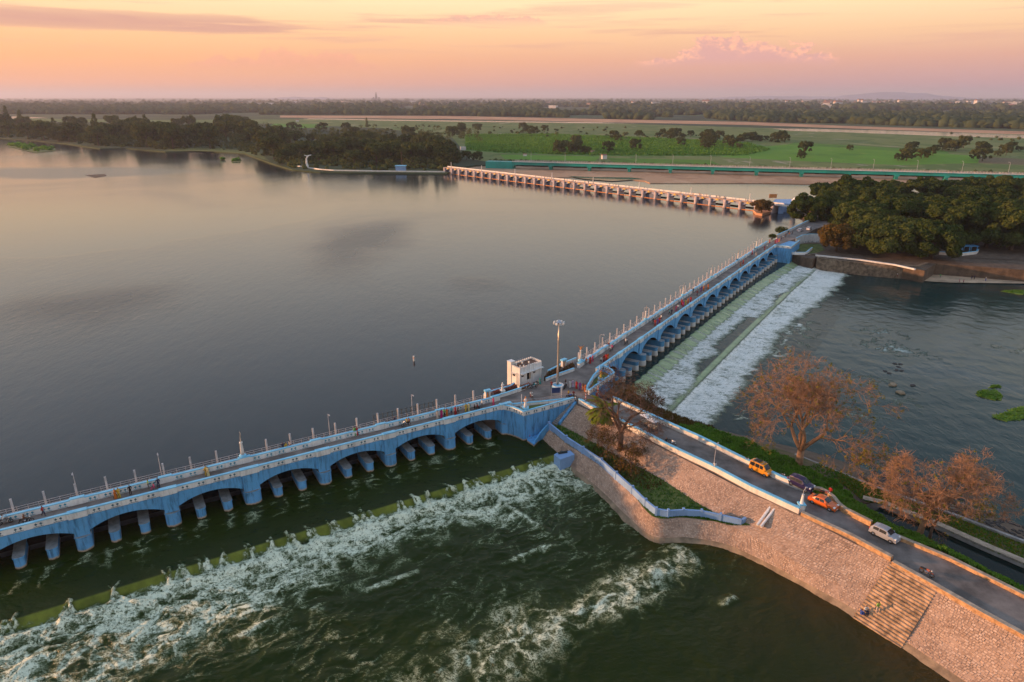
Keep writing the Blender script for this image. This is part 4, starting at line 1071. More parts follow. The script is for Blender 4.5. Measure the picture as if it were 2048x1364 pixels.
# ------------------------------------------------------------------ walls
def offs(pts, d):
    """offset an open polyline to its right by d, mitred"""
    out = []
    n = len(pts)
    for i in range(n):
        a = Vector(pts[max(i - 1, 0)][:2]); b = Vector(pts[i][:2]); c = Vector(pts[min(i + 1, n - 1)][:2])
        d1 = (b - a).normalized() if i > 0 else (c - b).normalized(); d2 = (c - b).normalized() if i < n - 1 else d1
        n1 = Vector((d1.y, -d1.x)); n2 = Vector((d2.y, -d2.x)); m = (n1 + n2)
        m = m / max(0.35, m.dot(n1))
        out.append((b.x + m.x * d, b.y + m.y * d))
    return out
def wall(name, label, cat, pts, z0, z1, th, body, cap=None, cap_h=0.12, cap_o=0.05, pillars=None, group=None, parent=None, orn=None, orn_side=1, part='wall_panel', shift=0.0):
    """wall along a polyline; z0 and z1 numbers or lists; panels and copings are parts"""
    pts = [tuple(p[:2]) for p in pts]
    Z0 = z0 if isinstance(z0, list) else [z0] * len(pts); Z1 = z1 if isinstance(z1, list) else [z1] * len(pts)
    r = parent or thing(name, label, cat, (*pts[len(pts) // 2], Z0[len(pts) // 2]), group)
    def run(a, b, za, zb, m, nm):
        A, B = offs(pts, a + shift), offs(pts, b + shift)
        for i in range(len(pts) - 1):
            mb = MB()
            q = [(*A[i], za[i]), (*A[i + 1], za[i + 1]), (*B[i + 1], za[i + 1]), (*B[i], za[i]), (*A[i], zb[i]), (*A[i + 1], zb[i + 1]), (*B[i + 1], zb[i + 1]), (*B[i], zb[i])]
            mb.add(q, [(0, 1, 2, 3), (7, 6, 5, 4), (4, 5, 1, 0), (5, 6, 2, 1), (6, 7, 3, 2), (7, 4, 0, 3)])
            mb.build(nm, M[m], r)
    run(-th / 2, th / 2, Z0, Z1, body, part)
    if cap: run(-th / 2 - cap_o, th / 2 + cap_o, Z1, [z + cap_h for z in Z1], cap, 'coping')
    if pillars:
        for i in range(len(pts) - 1):
            a, b = Vector(pts[i]), Vector(pts[i + 1]); L = (b - a).length; n = max(1, round(L / pillars))
            for k in range(n):
                f = k / n; p = a.lerp(b, f); zz0 = Z0[i] * (1 - f) + Z0[i + 1] * f; zz1 = Z1[i] * (1 - f) + Z1[i + 1] * f
                fr = Frame(p, b - a); mb = MB(); mb.fbox(fr, -0.17, 0.17, -th / 2 - 0.08 + shift, th / 2 + 0.08 + shift, zz0, zz1 + 0.22); mb.build('pillar', M[body], r)
    if orn:
        om = MB()
        for i in range(len(pts) - 1):
            a, b = Vector(pts[i]), Vector(pts[i + 1]); L = (b - a).length; fr = Frame(a, b - a)
            n = max(1, int(L / 1.7)); st = L / n
            for k in range(n):
                c0 = st * (k + 0.5)
                for d in (-0.26, 0.26): ornament(om, fr, c0 + d, (th / 2 + shift) if orn_side > 0 else (-th / 2 + shift), Z0[i] + 0.05, orn_side)
                om.fbox(fr, c0 - 0.55, c0 + 0.55, *((th / 2 + shift, th / 2 + shift + 0.03) if orn_side > 0 else (-th / 2 + shift - 0.03, -th / 2 + shift)), Z0[i] + 0.10, Z0[i] + 0.15)
        o = om.build('ornament', M['ornament'], r); o['kind'] = 'stuff'
    return r
V8 = lambda pts, z=DK: [PX(x, y, z) for x, y in pts]

# paved junction between the two bridges, a solid quay
junction = [(1003, 812), (1010, 816), (1060, 812), (1150, 799), (1158, 808), (1224, 803), (1176, 789), (1173, 780), (1187, 757), (1203, 738), (1172, 718), (1140, 741), (1100, 758), (1070, 770), (1040, 783), (996, 795), (960, 806)]
sheet('junction', V8(junction), DK + 0.006, M['deck_road'], skirt=0.5)
# garden platform on the left (blue quay wall)
platL = [(998, 816), (1010, 819), (1025, 822.5), (1037, 827), (1047, 832), (1094, 819), (1148, 803.5)]
quay = thing('quay_wall', 'blue retaining wall with white ornamented parapet round the pointed garden platform left of the mast', 'wall', P(1047, 832, WL))
pq = V8(platL)
qb = MB(); qb.prism([tuple(p) for p in pq] + V8([(1150, 800), (1080, 806), (1005, 812)]), 0.5, DK - 0.05)
qb.build('quay_body', M['blue_pier'], quay)
lawn = MB(); lawn.prism(V8([(1016, 818.5), (1027, 822), (1047, 829), (1090, 818), (1132, 806), (1080, 809)]), DK - 0.04, DK + 0.03); lawn.build('lawn', M['grass'], quay)
wall('', '', '', pq, DK - 0.05, DK + 0.85, 0.32, 'white_paint', 'cap_blue', parent=quay, orn=True, orn_side=1, part='parapet', shift=-0.12)
wall('low_wall', 'low white wall with pale blue top between the junction road and the pointed left garden', 'wall', V8([(1008, 814.5), (1040, 811.5), (1085, 807.5), (1146, 800.5)]), DK + 0.01, DK + 0.5, 0.3, 'white_paint', 'cap_blue')
# grey fence in front of that low wall
gf = thing('garden_fence', 'low grey pipe fence in front of the pointed left garden', 'fence', P(1070, 806, DK))
fp = [Vector(p) for p in V8([(1010, 811), (1040, 808.5), (1085, 804), (1140, 797)])]
for i in range(len(fp) - 1):
    a, b = fp[i], fp[i + 1]; fr = Frame(a, b - a); L = (b - a).length
    for z in (DK + 0.45, DK + 0.85): mb = MB(); mb.fbox(fr, 0, L, -0.03, 0.03, z, z + 0.06); mb.build('rail', M['rail_grey'], gf)
    for k in range(int(L / 0.8)):
        mb = MB(); mb.fbox(fr, k * 0.8, k * 0.8 + 0.06, -0.03, 0.03, DK + 0.01, DK + 0.95); mb.build('upright', M['rail_grey'], gf)
# garden platform on the right
gr = thing('quay_wall', 'pale blue retaining wall round the triangular garden at the start of the right bridge', 'wall', P(1205, 775, WR))
outer = V8([(1205, 739), (1213, 742), (1222, 747), (1226.5, 752.5), (1203, 769), (1176, 788.5)])
gb = MB(); gb.prism(outer + V8([(1174, 782), (1187, 757), (1200, 742)]), 0.0, DK - 0.05); gb.build('quay_body', M['blue_paint'], gr)
mb = MB(); mb.prism(V8([(1204, 743), (1212, 745), (1221, 751), (1203, 764), (1180, 780), (1177, 779), (1189, 758)]), DK - 0.04, DK + 0.03); mb.build('lawn', M['grass'], gr)
wall('', '', '', outer, DK - 0.05, DK + 0.85, 0.32, 'white_paint', 'cap_blue', parent=gr, orn=True, orn_side=1, part='parapet', shift=-0.12)
wall('', '', '', V8([(1203, 740), (1187, 757), (1173, 781), (1175, 787)]), DK + 0.01, DK + 0.7, 0.32, 'white_paint', 'cap_blue', parent=gr, part='parapet')

def statue(p, label, robe, base='cap_blue', sc=1.0, ped_h=1.0, arms=True, rz=0.0, skin='cream_paint'):
    """figure on a stepped pedestal"""
    r = thing('statue', label, 'statue', p, None, rz)
    mb = MB(); mb.box(-0.62, 0.62, -0.62, 0.62, 0, 0.3); mb.box(-0.45, 0.45, -0.45, 0.45, 0.3, ped_h); mb.box(-0.52, 0.52, -0.52, 0.52, ped_h, ped_h + 0.1); mb.build('pedestal', M[base], r, world=False)
    mb = MB(); z = ped_h + 0.1
    mb.lathe((0, 0, z), [(0.30, 0), (0.24, 0.5), (0.17, 0.95), (0.25, 1.3), (0.20, 1.45), (0.08, 1.5)], 10); mb.build('robe', M[robe], r, True, False)
    mb = MB(); mb.lathe((0, 0, z), [(0.06, 1.46), (0.11, 1.56), (0.12, 1.66), (0.10, 1.78), (0.05, 1.86)], 8)
    if arms:
        for sx in (-1, 1): mb.tube([(sx * 0.2, 0, z + 1.38), (sx * 0.34, -0.12, z + 1.12), (sx * 0.18, -0.28, z + 1.05)], [0.07, 0.06, 0.045], 6)
    mb.build('head_and_arms', M[skin], r, True, False)
    r.scale = (sc,) * 3
    return r
statue(P(1051, 826, DK + 0.03), 'standing figure statue with white and orange robe on a blue pedestal in the left garden', 'white_paint', 'cap_blue', 1.15, 1.0, skin='orange_paint')
statue(P(1201, 766, DK + 0.03), 'small figure statue with yellow top on a blue pedestal in the right garden', 'yellow_paint', 'cap_blue', 0.95, 1.1, skin='red_paint')
for (x, y, lb) in [(1043, 816, 'white marker pole standing in the left garden beside the robed statue'), (1198, 757, 'thin pale pole beside the yellow statue in the right garden')]:
    r = thing('garden_pole', lb, 'pole', P(x, y, DK + 0.03)); mb = MB(); mb.tube([(0, 0, 0.3), (0, 0, 2.9)], 0.05, 6); mb.build('pole', M['white_paint'], r, world=False)
    mb = MB(); mb.lathe((0, 0, 0), [(0.28, 0), (0.24, 0.35), (0.1, 0.4)], 8); mb.build('footing', M['white_paint'], r, world=False)

# high mast in a round planter
ms = thing('high_mast_light', 'tall tapering mast with a ring of floodlights in the middle of the junction', 'mast', P(1115, 774, DK))
mb = MB(); mb.lathe((0, 0, 0), [(0.26, 0), (0.23, 4), (0.17, 10), (0.11, 13.9)], 12); mb.build('shaft', M['gold_mast'], ms, True, False)
mb = MB(); mb.lathe((0, 0, 13.9), [(0.11, 0), (0.62, 0.1), (0.64, 0.25), (0.32, 0.55), (0.1, 0.7)], 14); mb.build('lamp_ring', M['chrome'], ms, world=False)
mb = MB(); mb.tube([(0, 0, 14.5), (0, 0, 16.2)], 0.02, 5); mb.build('lightning_rod', M['chrome'], ms, world=False)
for k in range(8):
    a = k * math.pi / 4 + 0.2
    mb = MB(); mb.tube([(0.6 * math.cos(a), 0.6 * math.sin(a), 14.05), (0.95 * math.cos(a), 0.95 * math.sin(a), 14.0)], 0.04, 5)
    fl = mb.build('bracket', M['chrome'], ms, world=False)
    mb = MB(); fr = Frame((0, 0), (math.cos(a), math.sin(a))); mb.fbox(fr, 0.85, 1.15, -0.2, 0.2, 13.75, 14.15); mb.build('floodlight', M['lamp_glass'], fl, world=False)
pt = thing('round_planter', 'round white and blue planter at the foot of the tall mast', 'planter', P(1115, 776, DK))
mb = MB(); mb.lathe((0, 0, 0), [(1.2, 0), (1.22, 0.6), (1.27, 0.75), (1.02, 0.75), (1.02, 0.5), (0.2, 0.5)], 24); mb.build('rim', M['white_paint'], pt, world=False)
mb = MB(); mb.lathe((0, 0, 0), [(1.285, 0.42), (1.285, 0.6), (1.26, 0.61)], 24); mb.build('band', M['cap_blue'], pt, world=False)
mb = MB(); mb.lathe((0, 0, 0), [(1.01, 0.4), (1.01, 0.53), (0.28, 0.56)], 20); mb.build('earth', M['soil'], pt, world=False)
# blue notice board on two posts
nb = thing('notice_board', 'dark blue notice board on two posts beside the round planter', 'sign', P(1111, 800, DK + 0.01))
fr = Frame((0, 0), (1, 0.08))
mb = MB(); mb.fbox(fr, -0.95, 0.95, -0.04, 0.04, 1.55, 2.65); mb.build('panel', M['board_blue'], nb, world=False)
for sx in (-0.9, 0.86):
    mb = MB(); mb.fbox(fr, sx, sx + 0.08, 0.045, 0.12, 0, 2.75); mb.build('post', M['post_grey'], nb, world=False)
r = thing('signal_pole', 'thin white pole next to the dark blue notice board', 'pole', P(1123, 796, DK + 0.01)); mb = MB(); mb.tube([(0, 0, 0), (0, 0, 2.6)], 0.045, 6); mb.build('pole', M['white_paint'], r, world=False)
# striped barrier posts
for (x, y, lb) in [(1171, 806, 'red and white striped gate post at the head of the embankment road, left side'), (1195.5, 795, 'red and white striped gate post beneath the right garden wall')]:
    r = thing('striped_post', lb, 'post', P(x, y, DK + 0.01))
    for k in range(9):
        mb = MB(); mb.tube([(0, 0, k * 0.3), (0, 0, k * 0.3 + 0.299)], 0.1, 8); mb.build('band', M['red_paint'] if k % 2 else M['white_paint'], r, world=False)

# ------------------------------------------------------------------ control house on the lake side
fr = Frame(P(1039.5, 737, DK + 3.1), P(1083.5, 722, DK + 3.1) - P(1039.5, 737, DK + 3.1))
hb = thing('control_house', 'small white control house with battlements and terracotta flat roof by the lake', 'building', (*fr.at(2.6, -1.6), DK))
Lh, Dh, Hh = (P(1039.5, 737, DK + 3.1) - P(1083.5, 722, DK + 3.1)).length, 3.3, 2.75
def bpart(nm, m, *boxes):
    mb = MB()
    for b in boxes: mb.fbox(fr, *b)
    return mb.build(nm, M[m], hb)
bpart('wall', 'white_paint', (0, Lh, -Dh, 0, -7.5, Hh + DK - 8 + 8 - DK + DK))
bpart('roof', 'terracotta', (0.28, Lh - 0.28, -Dh + 0.28, -0.28, DK + Hh, DK + Hh + 0.06))
for nm, b in (('parapet', (0, Lh, -0.25, 0.0)), ('parapet', (0, Lh, -Dh, -Dh + 0.25)), ('parapet', (0, 0.25, -Dh + 0.25, -0.25)), ('parapet', (Lh - 0.25, Lh, -Dh + 0.25, -0.25))):
    bpart(nm, 'white_paint', (*b, DK + Hh + 0.002, DK + Hh + 0.26))
for k in range(11):
    a = 0.08 + k * (Lh - 0.44) / 10
    for tt in (-0.27, -Dh - 0.02): bpart('merlon', 'cream_paint', (a, a + 0.28, tt, tt + 0.29, DK + Hh + 0.262, DK + Hh + 0.46))
for k in range(6):
    b = -Dh + 0.4 + k * (Dh - 1.0) / 5
    for ss in (-0.02, Lh - 0.27): bpart('merlon', 'cream_paint', (ss, ss + 0.29, b, b + 0.24, DK + Hh + 0.263, DK + Hh + 0.46))
for (a, b) in ((0.8, -1.0), (1.6, -0.75), (2.6, -2.3), (3.9, -1.6), (1.0, -2.5)):
    bpart('roof_vent', 'cream_paint', (a, a + 0.26, b, b + 0.26, DK + Hh + 0.062, DK + Hh + 0.5))
bpart('canopy', 'white_paint', (0.2, Lh + 0.2, 0.0, 0.5, DK + 1.72, DK + 1.82))
d = bpart('doorway', 'gate_and_shade_dark', (2.1, 2.65, 0.002, 0.03, DK, DK + 1.6)); 
dl = bpart('door', 'ochre_top', (2.67, 3.15, 0.005, 0.06, DK, DK + 1.6))
for (a, b) in ((0.5, 1.1), (3.9, 4.5)):
    wv = bpart('window', 'glass_dark', (a, b, 0.003, 0.05, DK + 1.0, DK + 1.4))
    mb = MB(); mb.fbox(fr, a - 0.12, b + 0.12, 0.052, 0.3, DK + 1.43, DK + 1.5); mb.build('window_hood', M['white_paint'], wv)
mb = MB(); mb.fbox(fr, -0.05, -0.003, -2.2, -1.4, DK + 0.9, DK + 1.45); wv = mb.build('window', M['glass_dark'], hb)
mb = MB(); mb.fbox(fr, -0.35, -0.06, -2.35, -1.25, DK + 1.5, DK + 1.57); mb.build('window_hood', M['white_paint'], wv)
for a in (-0.4, -0.9): 
    mb = MB(); mb.tube([(*fr.at(-0.12, a), DK - 1), (*fr.at(-0.12, a), DK + 1.9)], 0.04, 6); mb.build('pipe', M['rail_grey'], hb)
mb = MB(); mb.fbox(fr, -0.12, 1.0, -Dh - 0.5, -Dh + 0.7, DK - 7, DK + Hh + 0.95); tw = mb.build('stair_tower', M['cream_paint'], hb)
mb = MB(); mb.fbox(fr, -0.18, 1.06, -Dh - 0.56, -Dh + 0.76, DK + Hh + 0.95, DK + Hh + 1.05); mb.build('tower_roof', M['white_paint'], tw)
mb = MB(); mb.tube([(*fr.at(1.1, -Dh + 0.3), DK + Hh + 0.7), (*fr.at(3.6, -Dh + 0.3), DK + Hh + 0.95)], 0.04, 6); mb.tube([(*fr.at(3.6, -Dh + 0.3), DK + Hh + 0.2), (*fr.at(3.6, -Dh + 0.3), DK + Hh + 0.95)], 0.04, 6); mb.build('handrail', M['rail_grey'], hb)
mb = MB(); mb.tube([(*fr.at(2.4, 0.3), DK + 1.82), (*fr.at(2.4, 0.3), DK + 4.2)], 0.04, 6); mb.build('aerial_pole', M['post_grey'], hb)
# flower beds and shrines along the lake side of the junction
def bed(name, label, poly, m='soil', h=0.35):
    r = thing(name, label, 'flower bed', (*PX(*poly[0]), DK)); mb = MB(); mb.prism(V8(poly), DK - 7, DK + h - 0.02); mb.build('earth', M[m], r); return r
bed('flower_bed', 'flower bed with brown earth between the shrine and the control house', [(975, 795), (1000, 789), (1035, 776), (1030, 771), (985, 785)])
wall('kerb_wall', 'low white and blue wall along the junction road before the control house', 'wall', V8([(992, 797), (1012, 791.5), (1040, 782), (1058, 774.5)]), DK + 0.01, DK + 0.65, 0.28, 'white_paint', 'cap_blue', 0.1)
wall('lake_parapet', 'white and blue parapet on the lake edge left of the control house', 'wall', V8([(968, 795), (990, 786), (1022, 777.5), (1028, 772)]), DK - 7, DK + 0.7, 0.3, 'white_paint', 'cap_blue', 0.1)
bed('flower_bed', 'flower bed with pink blossoms right of the control house', [(1088, 756), (1108, 749), (1150, 734), (1146, 728), (1100, 744)])
wall('kerb_wall', 'low white and blue wall along the road right of the control house', 'wall', V8([(1092, 762), (1110, 755), (1148, 741.5)]), DK + 0.01, DK + 0.6, 0.28, 'white_paint', 'cap_blue', 0.1)
wall('lake_parapet', 'stepped white and blue parapet on the lake edge right of the control house', 'wall', V8([(1096, 748), (1112, 740), (1124, 733), (1140, 727), (1152, 722)]), DK - 7, DK + 0.75, 0.35, 'white_paint', 'cap_blue', 0.12)
def shrine(p, label, figure, sc=1.0, rz=0.0):
    r = thing('shrine', label, 'shrine', p, None, rz)
    for sx in (-0.62, 0.42): mb = MB(); mb.box(sx, sx + 0.2, -0.3, 0.3, 0, 1.9); mb.build('pillar', M['cream_paint'], r, world=False)
    mb = MB(); mb.box(-0.75, 0.75, -0.42, 0.42, 1.9, 2.25); mb.build('lintel', M['cap_blue'], r, world=False)
    mb = MB(); mb.box(-0.415, 0.415, 0.12, 0.3, 0, 1.898); mb.build('back_panel', M['cap_blue'], r, world=False)
    mb = MB(); mb.lathe((0, -0.05, 0.1), [(0.26, 0), (0.22, 0.5), (0.16, 0.9), (0.2, 1.15), (0.08, 1.3), (0.11, 1.42), (0.09, 1.55), (0.03, 1.62)], 9); mb.build('figure', M[figure], r, True, False)
    r.scale = (sc,) * 3
    return r
shrine(P(975, 797, DK + 0.3), 'white and blue shrine frame at the end of the left bridge parapet', 'orange_paint', 0.85, 0.5)
shrine(P(1127, 736, DK + 0.3), 'blue and white shrine with an orange robed figure right of the control house', 'orange_paint', 0.95, 0.75)
statue(P(1005, 787, DK), 'pink and white figure statue in the flower bed left of the control house', 'cream_paint', 'white_paint', 0.9, 0.8, rz=0.5)
plant_beds = [([(978, 795), (1002, 788), (1034, 777), (1030, 772), (985, 785)], 260), ([(1090, 757), (1108, 750), (1148, 736), (1145, 730), (1100, 745)], 260), ([(1045, 782), (1062, 775), (1058, 771), (1040, 778)], 90)]
def tuft_cloud(name, pts, size, hgt, m, n_leaf=5):
    V, F = [], []
    for p in pts:
        for k in range(n_leaf):
            a = nrg.rand() * 6.283; l = size * (0.6 + 0.8 * nrg.rand()); h = hgt * (0.4 + 0.9 * nrg.rand()); wv = size * 0.45
            dx, dy = math.cos(a), math.sin(a)
            b = len(V); ox, oy = p[0] + nrg.randn() * size * 0.5, p[1] + nrg.randn() * size * 0.5
            V += [(ox - dy * wv, oy + dx * wv, p[2]), (ox + dy * wv, oy - dx * wv, p[2]), (ox + dx * l + dy * wv * 0.7, oy + dy * l - dx * wv * 0.7, p[2] + h), (ox + dx * l - dy * wv * 0.7, oy + dy * l + dx * wv * 0.7, p[2] + h * 0.9)]
            F.append((b, b + 1, b + 2, b + 3))
    return np_mesh(name, V, F, M[m])
def poly_pts(poly, n, z):
    """random points inside a polygon of xy tuples"""
    xs = [p[0] for p in poly]; ys = [p[1] for p in poly]; out = []
    k = 0
    while len(out) < n and k < n * 60:
        k += 1
        x = rng.uniform(min(xs), max(xs)); y = rng.uniform(min(ys), max(ys)); c = False
        j = len(poly) - 1
        for i in range(len(poly)):
            if (poly[i][1] > y) != (poly[j][1] > y) and x < (poly[j][0] - poly[i][0]) * (y - poly[i][1]) / (poly[j][1] - poly[i][1]) + poly[i][0]: c = not c
            j = i
        if c: out.append((x, y, z))
    return out
for poly, n in plant_beds:
    o = link('flowers', tuft_cloud('flowers', poly_pts(V8(poly), n, DK + 0.3), 0.16, 0.45, 'flower')); tag(o, 'low pink and green blossoms filling a lakeside bed', 'flowers', kind='stuff')

# ------------------------------------------------------------------ walls of the embankment
wall('stair_wall', 'sloping blue wall beside the stairs from the junction to the lower lawn', 'wall', [PX(1151, 806, 8), PX(1118, 847, 5.2)], [7.4, 4.2], [8.35, 5.3], 0.5, 'blue_paint', None)
sw = thing('stairway', 'narrow stone stairs descending between the quay wall and the sloping blue wall', 'stairs', P(1125, 836, 6))
a, b = P(1144, 806, 7.9), P(1108, 846, 4.9)
for k in range(14):
    p = a.lerp(b, (k + 0.5) / 14); fr2 = Frame((p.x, p.y), (b - a)); mb = MB(); mb.fbox(fr2, -0.32, 0.32, -0.9, 0.55, p.z - 1.2, p.z); mb.build('step', M['concrete'], sw)
wall('terrace_wall', 'long pale blue wall with short pillars round the grass terrace on the bank', 'wall', [PX(x, y, 4.6) for x, y in [(1098, 856), (1132, 884), (1202, 930), (1264, 986), (1290, 1012), (1312, 1030), (1336, 1034), (1366, 1032), (1402, 1034), (1440, 1042), (1482, 1052)]], 4.2, 5.75, 0.34, 'lavender_wall', None, pillars=5.2)
wall('terrace_wall', 'short pale blue wall running from the water up to the terrace corner', 'wall', [PX(1068, 890, 2.6), PX(1082, 872, 3.4), PX(1098, 856, 4.6)], [1.0, 1.5, 3.8], [3.3, 4.4, 5.75], 0.34, 'blue_paint', None)
wall('terrace_wall', 'stub end of the pale blue terrace wall turning up the slope', 'wall', [PX(1482, 1052, 4.6), PX(1490, 1044, 4.9)], 4.0, 5.75, 0.34, 'lavender_wall', None)
# landing between the quay and the terrace
ld = MB(); ld.prism([PX(*q, 3.2) for q in [(1054, 879), (1068, 889), (1084, 872), (1098, 858), (1090, 850), (1060, 866)]], 0.8, 3.2); o = ld.build('landing', M['blue_pier']); tag(o, 'small blue landing at the foot of the quay wall by the water', 'landing')
# gauge block on the bank
gk = thing('gauge_block', 'wedge-shaped pale blue concrete block with an iron winch jutting from the bank', 'block', P(1125, 945, WLL))
bl = [PX(1108, 909, 4.4), PX(1113, 906, 4.4), PX(1141, 901, 4.4), PX(1149, 909, 4.4), PX(1121, 919, 4.4)]
mb = MB(); mb.prism(bl, 0.5, 4.4); mb.build('body', M['lavender_wall'], gk)
fw = Frame(bl[1], Vector(bl[2]) - Vector(bl[1])); mb = MB(); mb.fbox(fw, 0.2, 1.9, 0.25, 0.6, 4.402, 4.6); mb.fbox(fw, 0.7, 1.0, 0.2, 0.65, 4.6, 4.85); mb.tube([(*fw.at(0.1, 0.42), 4.7), (*fw.at(2.0, 0.42), 4.7)], 0.09, 7); mb.build('winch', M['rail_dark'], gk)

wall('roadside_wall', 'white roadside wall with pale blue top along the near edge of the embankment road', 'wall', V8([(1158, 806), (1190, 823), (1230, 842.5), (1280, 868.5), (1340, 900), (1430, 943), (1500, 981), (1598, 1027)]), DK - 0.7, DK + 0.85, 0.42, 'cream_paint', 'cap_blue', 0.14, 0.06)
end = thing('wall_end_pier', 'white tapered pier with a bent lamp at the end of the near roadside wall', 'pier', P(1600, 1028, DK - 0.6))
mb = MB(); mb.box(-0.42, 0.42, -0.42, 0.42, 0, 1.65); mb.build('base', M['white_paint'], end, world=False)
mb = MB(); mb.box(-0.5, 0.5, -0.5, 0.5, 1.65, 1.8); mb.build('cap', M['cap_blue'], end, world=False)
mb = MB(); mb.lathe((0, 0, 0), [(0.28, 1.8), (0.2, 2.6), (0.15, 3.2), (0.2, 3.3)], 8); mb.build('column', M['white_paint'], end, world=False)
mb = MB(); mb.tube([(0, 0, 3.3), (0, 0, 3.9), (0.35, 0.2, 4.3)], 0.05, 5); mb.box(0.25, 0.55, 0.1, 0.3, 4.26, 4.36); mb.build('lamp_arm', M['post_grey'], end, world=False)
wall('stone_wall', 'ochre stone wall along the near road edge beyond the white wall', 'wall', V8([(1603, 1030), (1650, 1052), (1700, 1075), (1750, 1102), (1783, 1120)]), DK - 0.9, DK + 0.5, 0.55, 'ochre_stone', 'ochre_top', 0.1, 0.03)
wall('kerb_wall', 'low ochre kerb wall above the bathing steps running out of the picture', 'wall', V8([(1786, 1124), (1860, 1165), (1900, 1188), (1960, 1222), (2048, 1270), (2150, 1327)]), DK - 0.9, DK + 0.16, 0.6, 'ochre_stone', 'ochre_top', 0.07, 0.03)
wall('roadside_wall', 'white roadside wall with blue top on the far edge of the embankment road', 'wall', V8([(1224, 800), (1260, 817), (1290, 831), (1340, 854), (1400, 881), (1480, 921), (1560, 961), (1620, 984)]), DK - 0.7, DK + 0.75, 0.4, 'cream_paint', 'cap_blue', 0.14, 0.06)
wall('curved_wall', 'curved ochre stone wall bulging behind the orange car', 'wall', V8([(1626, 983), (1640, 985), (1654, 992), (1666, 1002), (1676, 1015), (1690, 1026), (1722, 1042), (1742, 1052)]), DK - 0.9, DK + 0.75, 0.5, 'ochre_stone', 'ochre_top', 0.08, 0.03)
wall('stone_wall', 'ochre stone wall on the far road edge beside the silver car', 'wall', V8([(1792, 1076), (1840, 1096), (1900, 1121), (1960, 1151), (2048, 1195), (2150, 1246)]), DK - 0.9, DK + 0.45, 0.5, 'ochre_stone', 'ochre_top', 0.08, 0.03)
# handrail ramp of two white rails on the slope
rm = thing('slide_rails', 'pair of white painted rails running down the stone slope', 'rails', P(1545, 1040, 6))
for (a, b) in (((1547, 1006), (1514, 1052)), ((1556, 1010), (1521, 1055))):
    p, q = P(*a, 7.6), P(*b, 5.7); mb = MB(); mb.tube([p + Vector((0, 0, .1)), p.lerp(q, .12) + Vector((0, 0, .12)), q + Vector((0, 0, .14))], 0.2, 6); mb.build('rail', M['white_paint'], rm)
# canal walls of grey stone
wall('canal_wall', 'broad grey stone canal wall on the far side of the narrow channel', 'wall', [(p.x, p.y) for p in [r[4] for r in STR[5:]]], 2.5, 5.15, 1.1, 'concrete', 'ochre_top', 0.06, 0.02, shift=-0.6)
wall('shore_kerb', 'low broken stone kerb along the grassy shore behind the bare trees', 'wall', [(p.x, p.y) for p in [r[5] for r in STR[3:]]], 3.4, 4.45, 0.5, 'concrete', None)
lamp(P(1427, 938, DK), 'slim lamp pole standing on the near roadside wall', 'street lamps on the embankment', -0.6)

# ------------------------------------------------------------------ island edge
iw = [(1553, 514), (1585, 526), (1612, 532), (1626, 530), (1631, 538), (1660, 542), (1720, 549), (1790, 555), (1832, 556), (1852, 549)]
wall('retaining_wall', 'tall weathered stone retaining wall along the wooded island beside the weirs', 'wall', [PX(x, y, 1.0) for x, y in iw], 0.0, 5.6, 1.0, 'island_stone' if 'island_stone' in M else mat('island_stone', (0.17, 0.125, 0.085), 0.9, 0.5, 0.9, 0.12, 2.2).name, None, shift=-0.5)
wall('wall_coping', 'pale coping along the top of the island retaining wall', 'coping', [PX(x, y, 5.6) for x, y in [(1631, 512), (1660, 515), (1720, 521), (1790, 531), (1830, 540)]], 5.6, 6.1, 0.8, 'cream_paint', None)
wall('retaining_wall', 'grey stone wall behind the sandy beach right of the big trees', 'wall', [PX(x, y, 1.0) for x, y in [(1856, 537), (1900, 537), (1960, 539), (2048, 543), (2200, 552)]], 0.0, 5.2, 1.0, 'island_stone', None, shift=-0.6)
wall('garden_wall', 'low white balustrade on the wall top at the far end of the long bridge', 'wall', [PX(x, y, 5.6) for x, y in [(1562, 505), (1590, 508), (1612, 508), (1624, 498)]], 5.3, 6.3, 0.3, 'white_paint', 'cap_blue', 0.1, pillars=3.0)
wall('garden_wall', 'white wall with blue trim under the big trees behind the beach', 'wall', [PX(x, y, 5.4) for x, y in [(1878, 508), (1920, 511), (1952, 507), (1956, 503)]], 5.2, 6.3, 0.4, 'cream_paint', 'cap_blue', 0.12)
bq = thing('blue_bastion', 'blue square bastion with white rim at the far end of the long bridge', 'bastion', P(1585, 500, 3))
s_e = mainsR[-1] + 1.2
mb = MB(); mb.fbox(RBf, s_e, s_e + 16, -0.3, 6.0, 0.5, DK - 0.05); mb.build('body', M['blue_paint'], bq)
mb = MB()
wall('', '', '', [RBf.at(s_e + 0.15, 0.0), RBf.at(s_e + 0.15, 5.85), RBf.at(s_e + 15.8, 5.85)], DK - 0.05, DK + 0.85, 0.3, 'white_paint', 'cap_blue', parent=bq, orn=True, orn_side=1, part='parapet')
sheet('approach', [RBf.at(mainsR[-1] + 5, -0.3), RBf.at(mainsR[-1] + 5, TFR), PX(1582, 462), PX(1625, 440), PX(1670, 430), PX(1680, 442), PX(1630, 458), PX(1600, 474)], DK + 0.004, M['deck_road'], skirt=4.0)
wall('approach_wall', 'sunlit parapet on the lake side of the road past the long bridge', 'wall', V8([(1553, 474), (1582, 461), (1612, 446), (1640, 436)]), DK - 4, DK + 0.85, 0.35, 'cream_paint', 'cap_blue', 0.1)
wall('approach_wall', 'white parapet curving from the bastion toward the grove', 'wall', V8([(1592, 480), (1604, 474), (1620, 471.5), (1642, 472)]), 5.2, DK + 0.8, 0.35, 'white_paint', 'cap_blue', 0.1, orn=True)
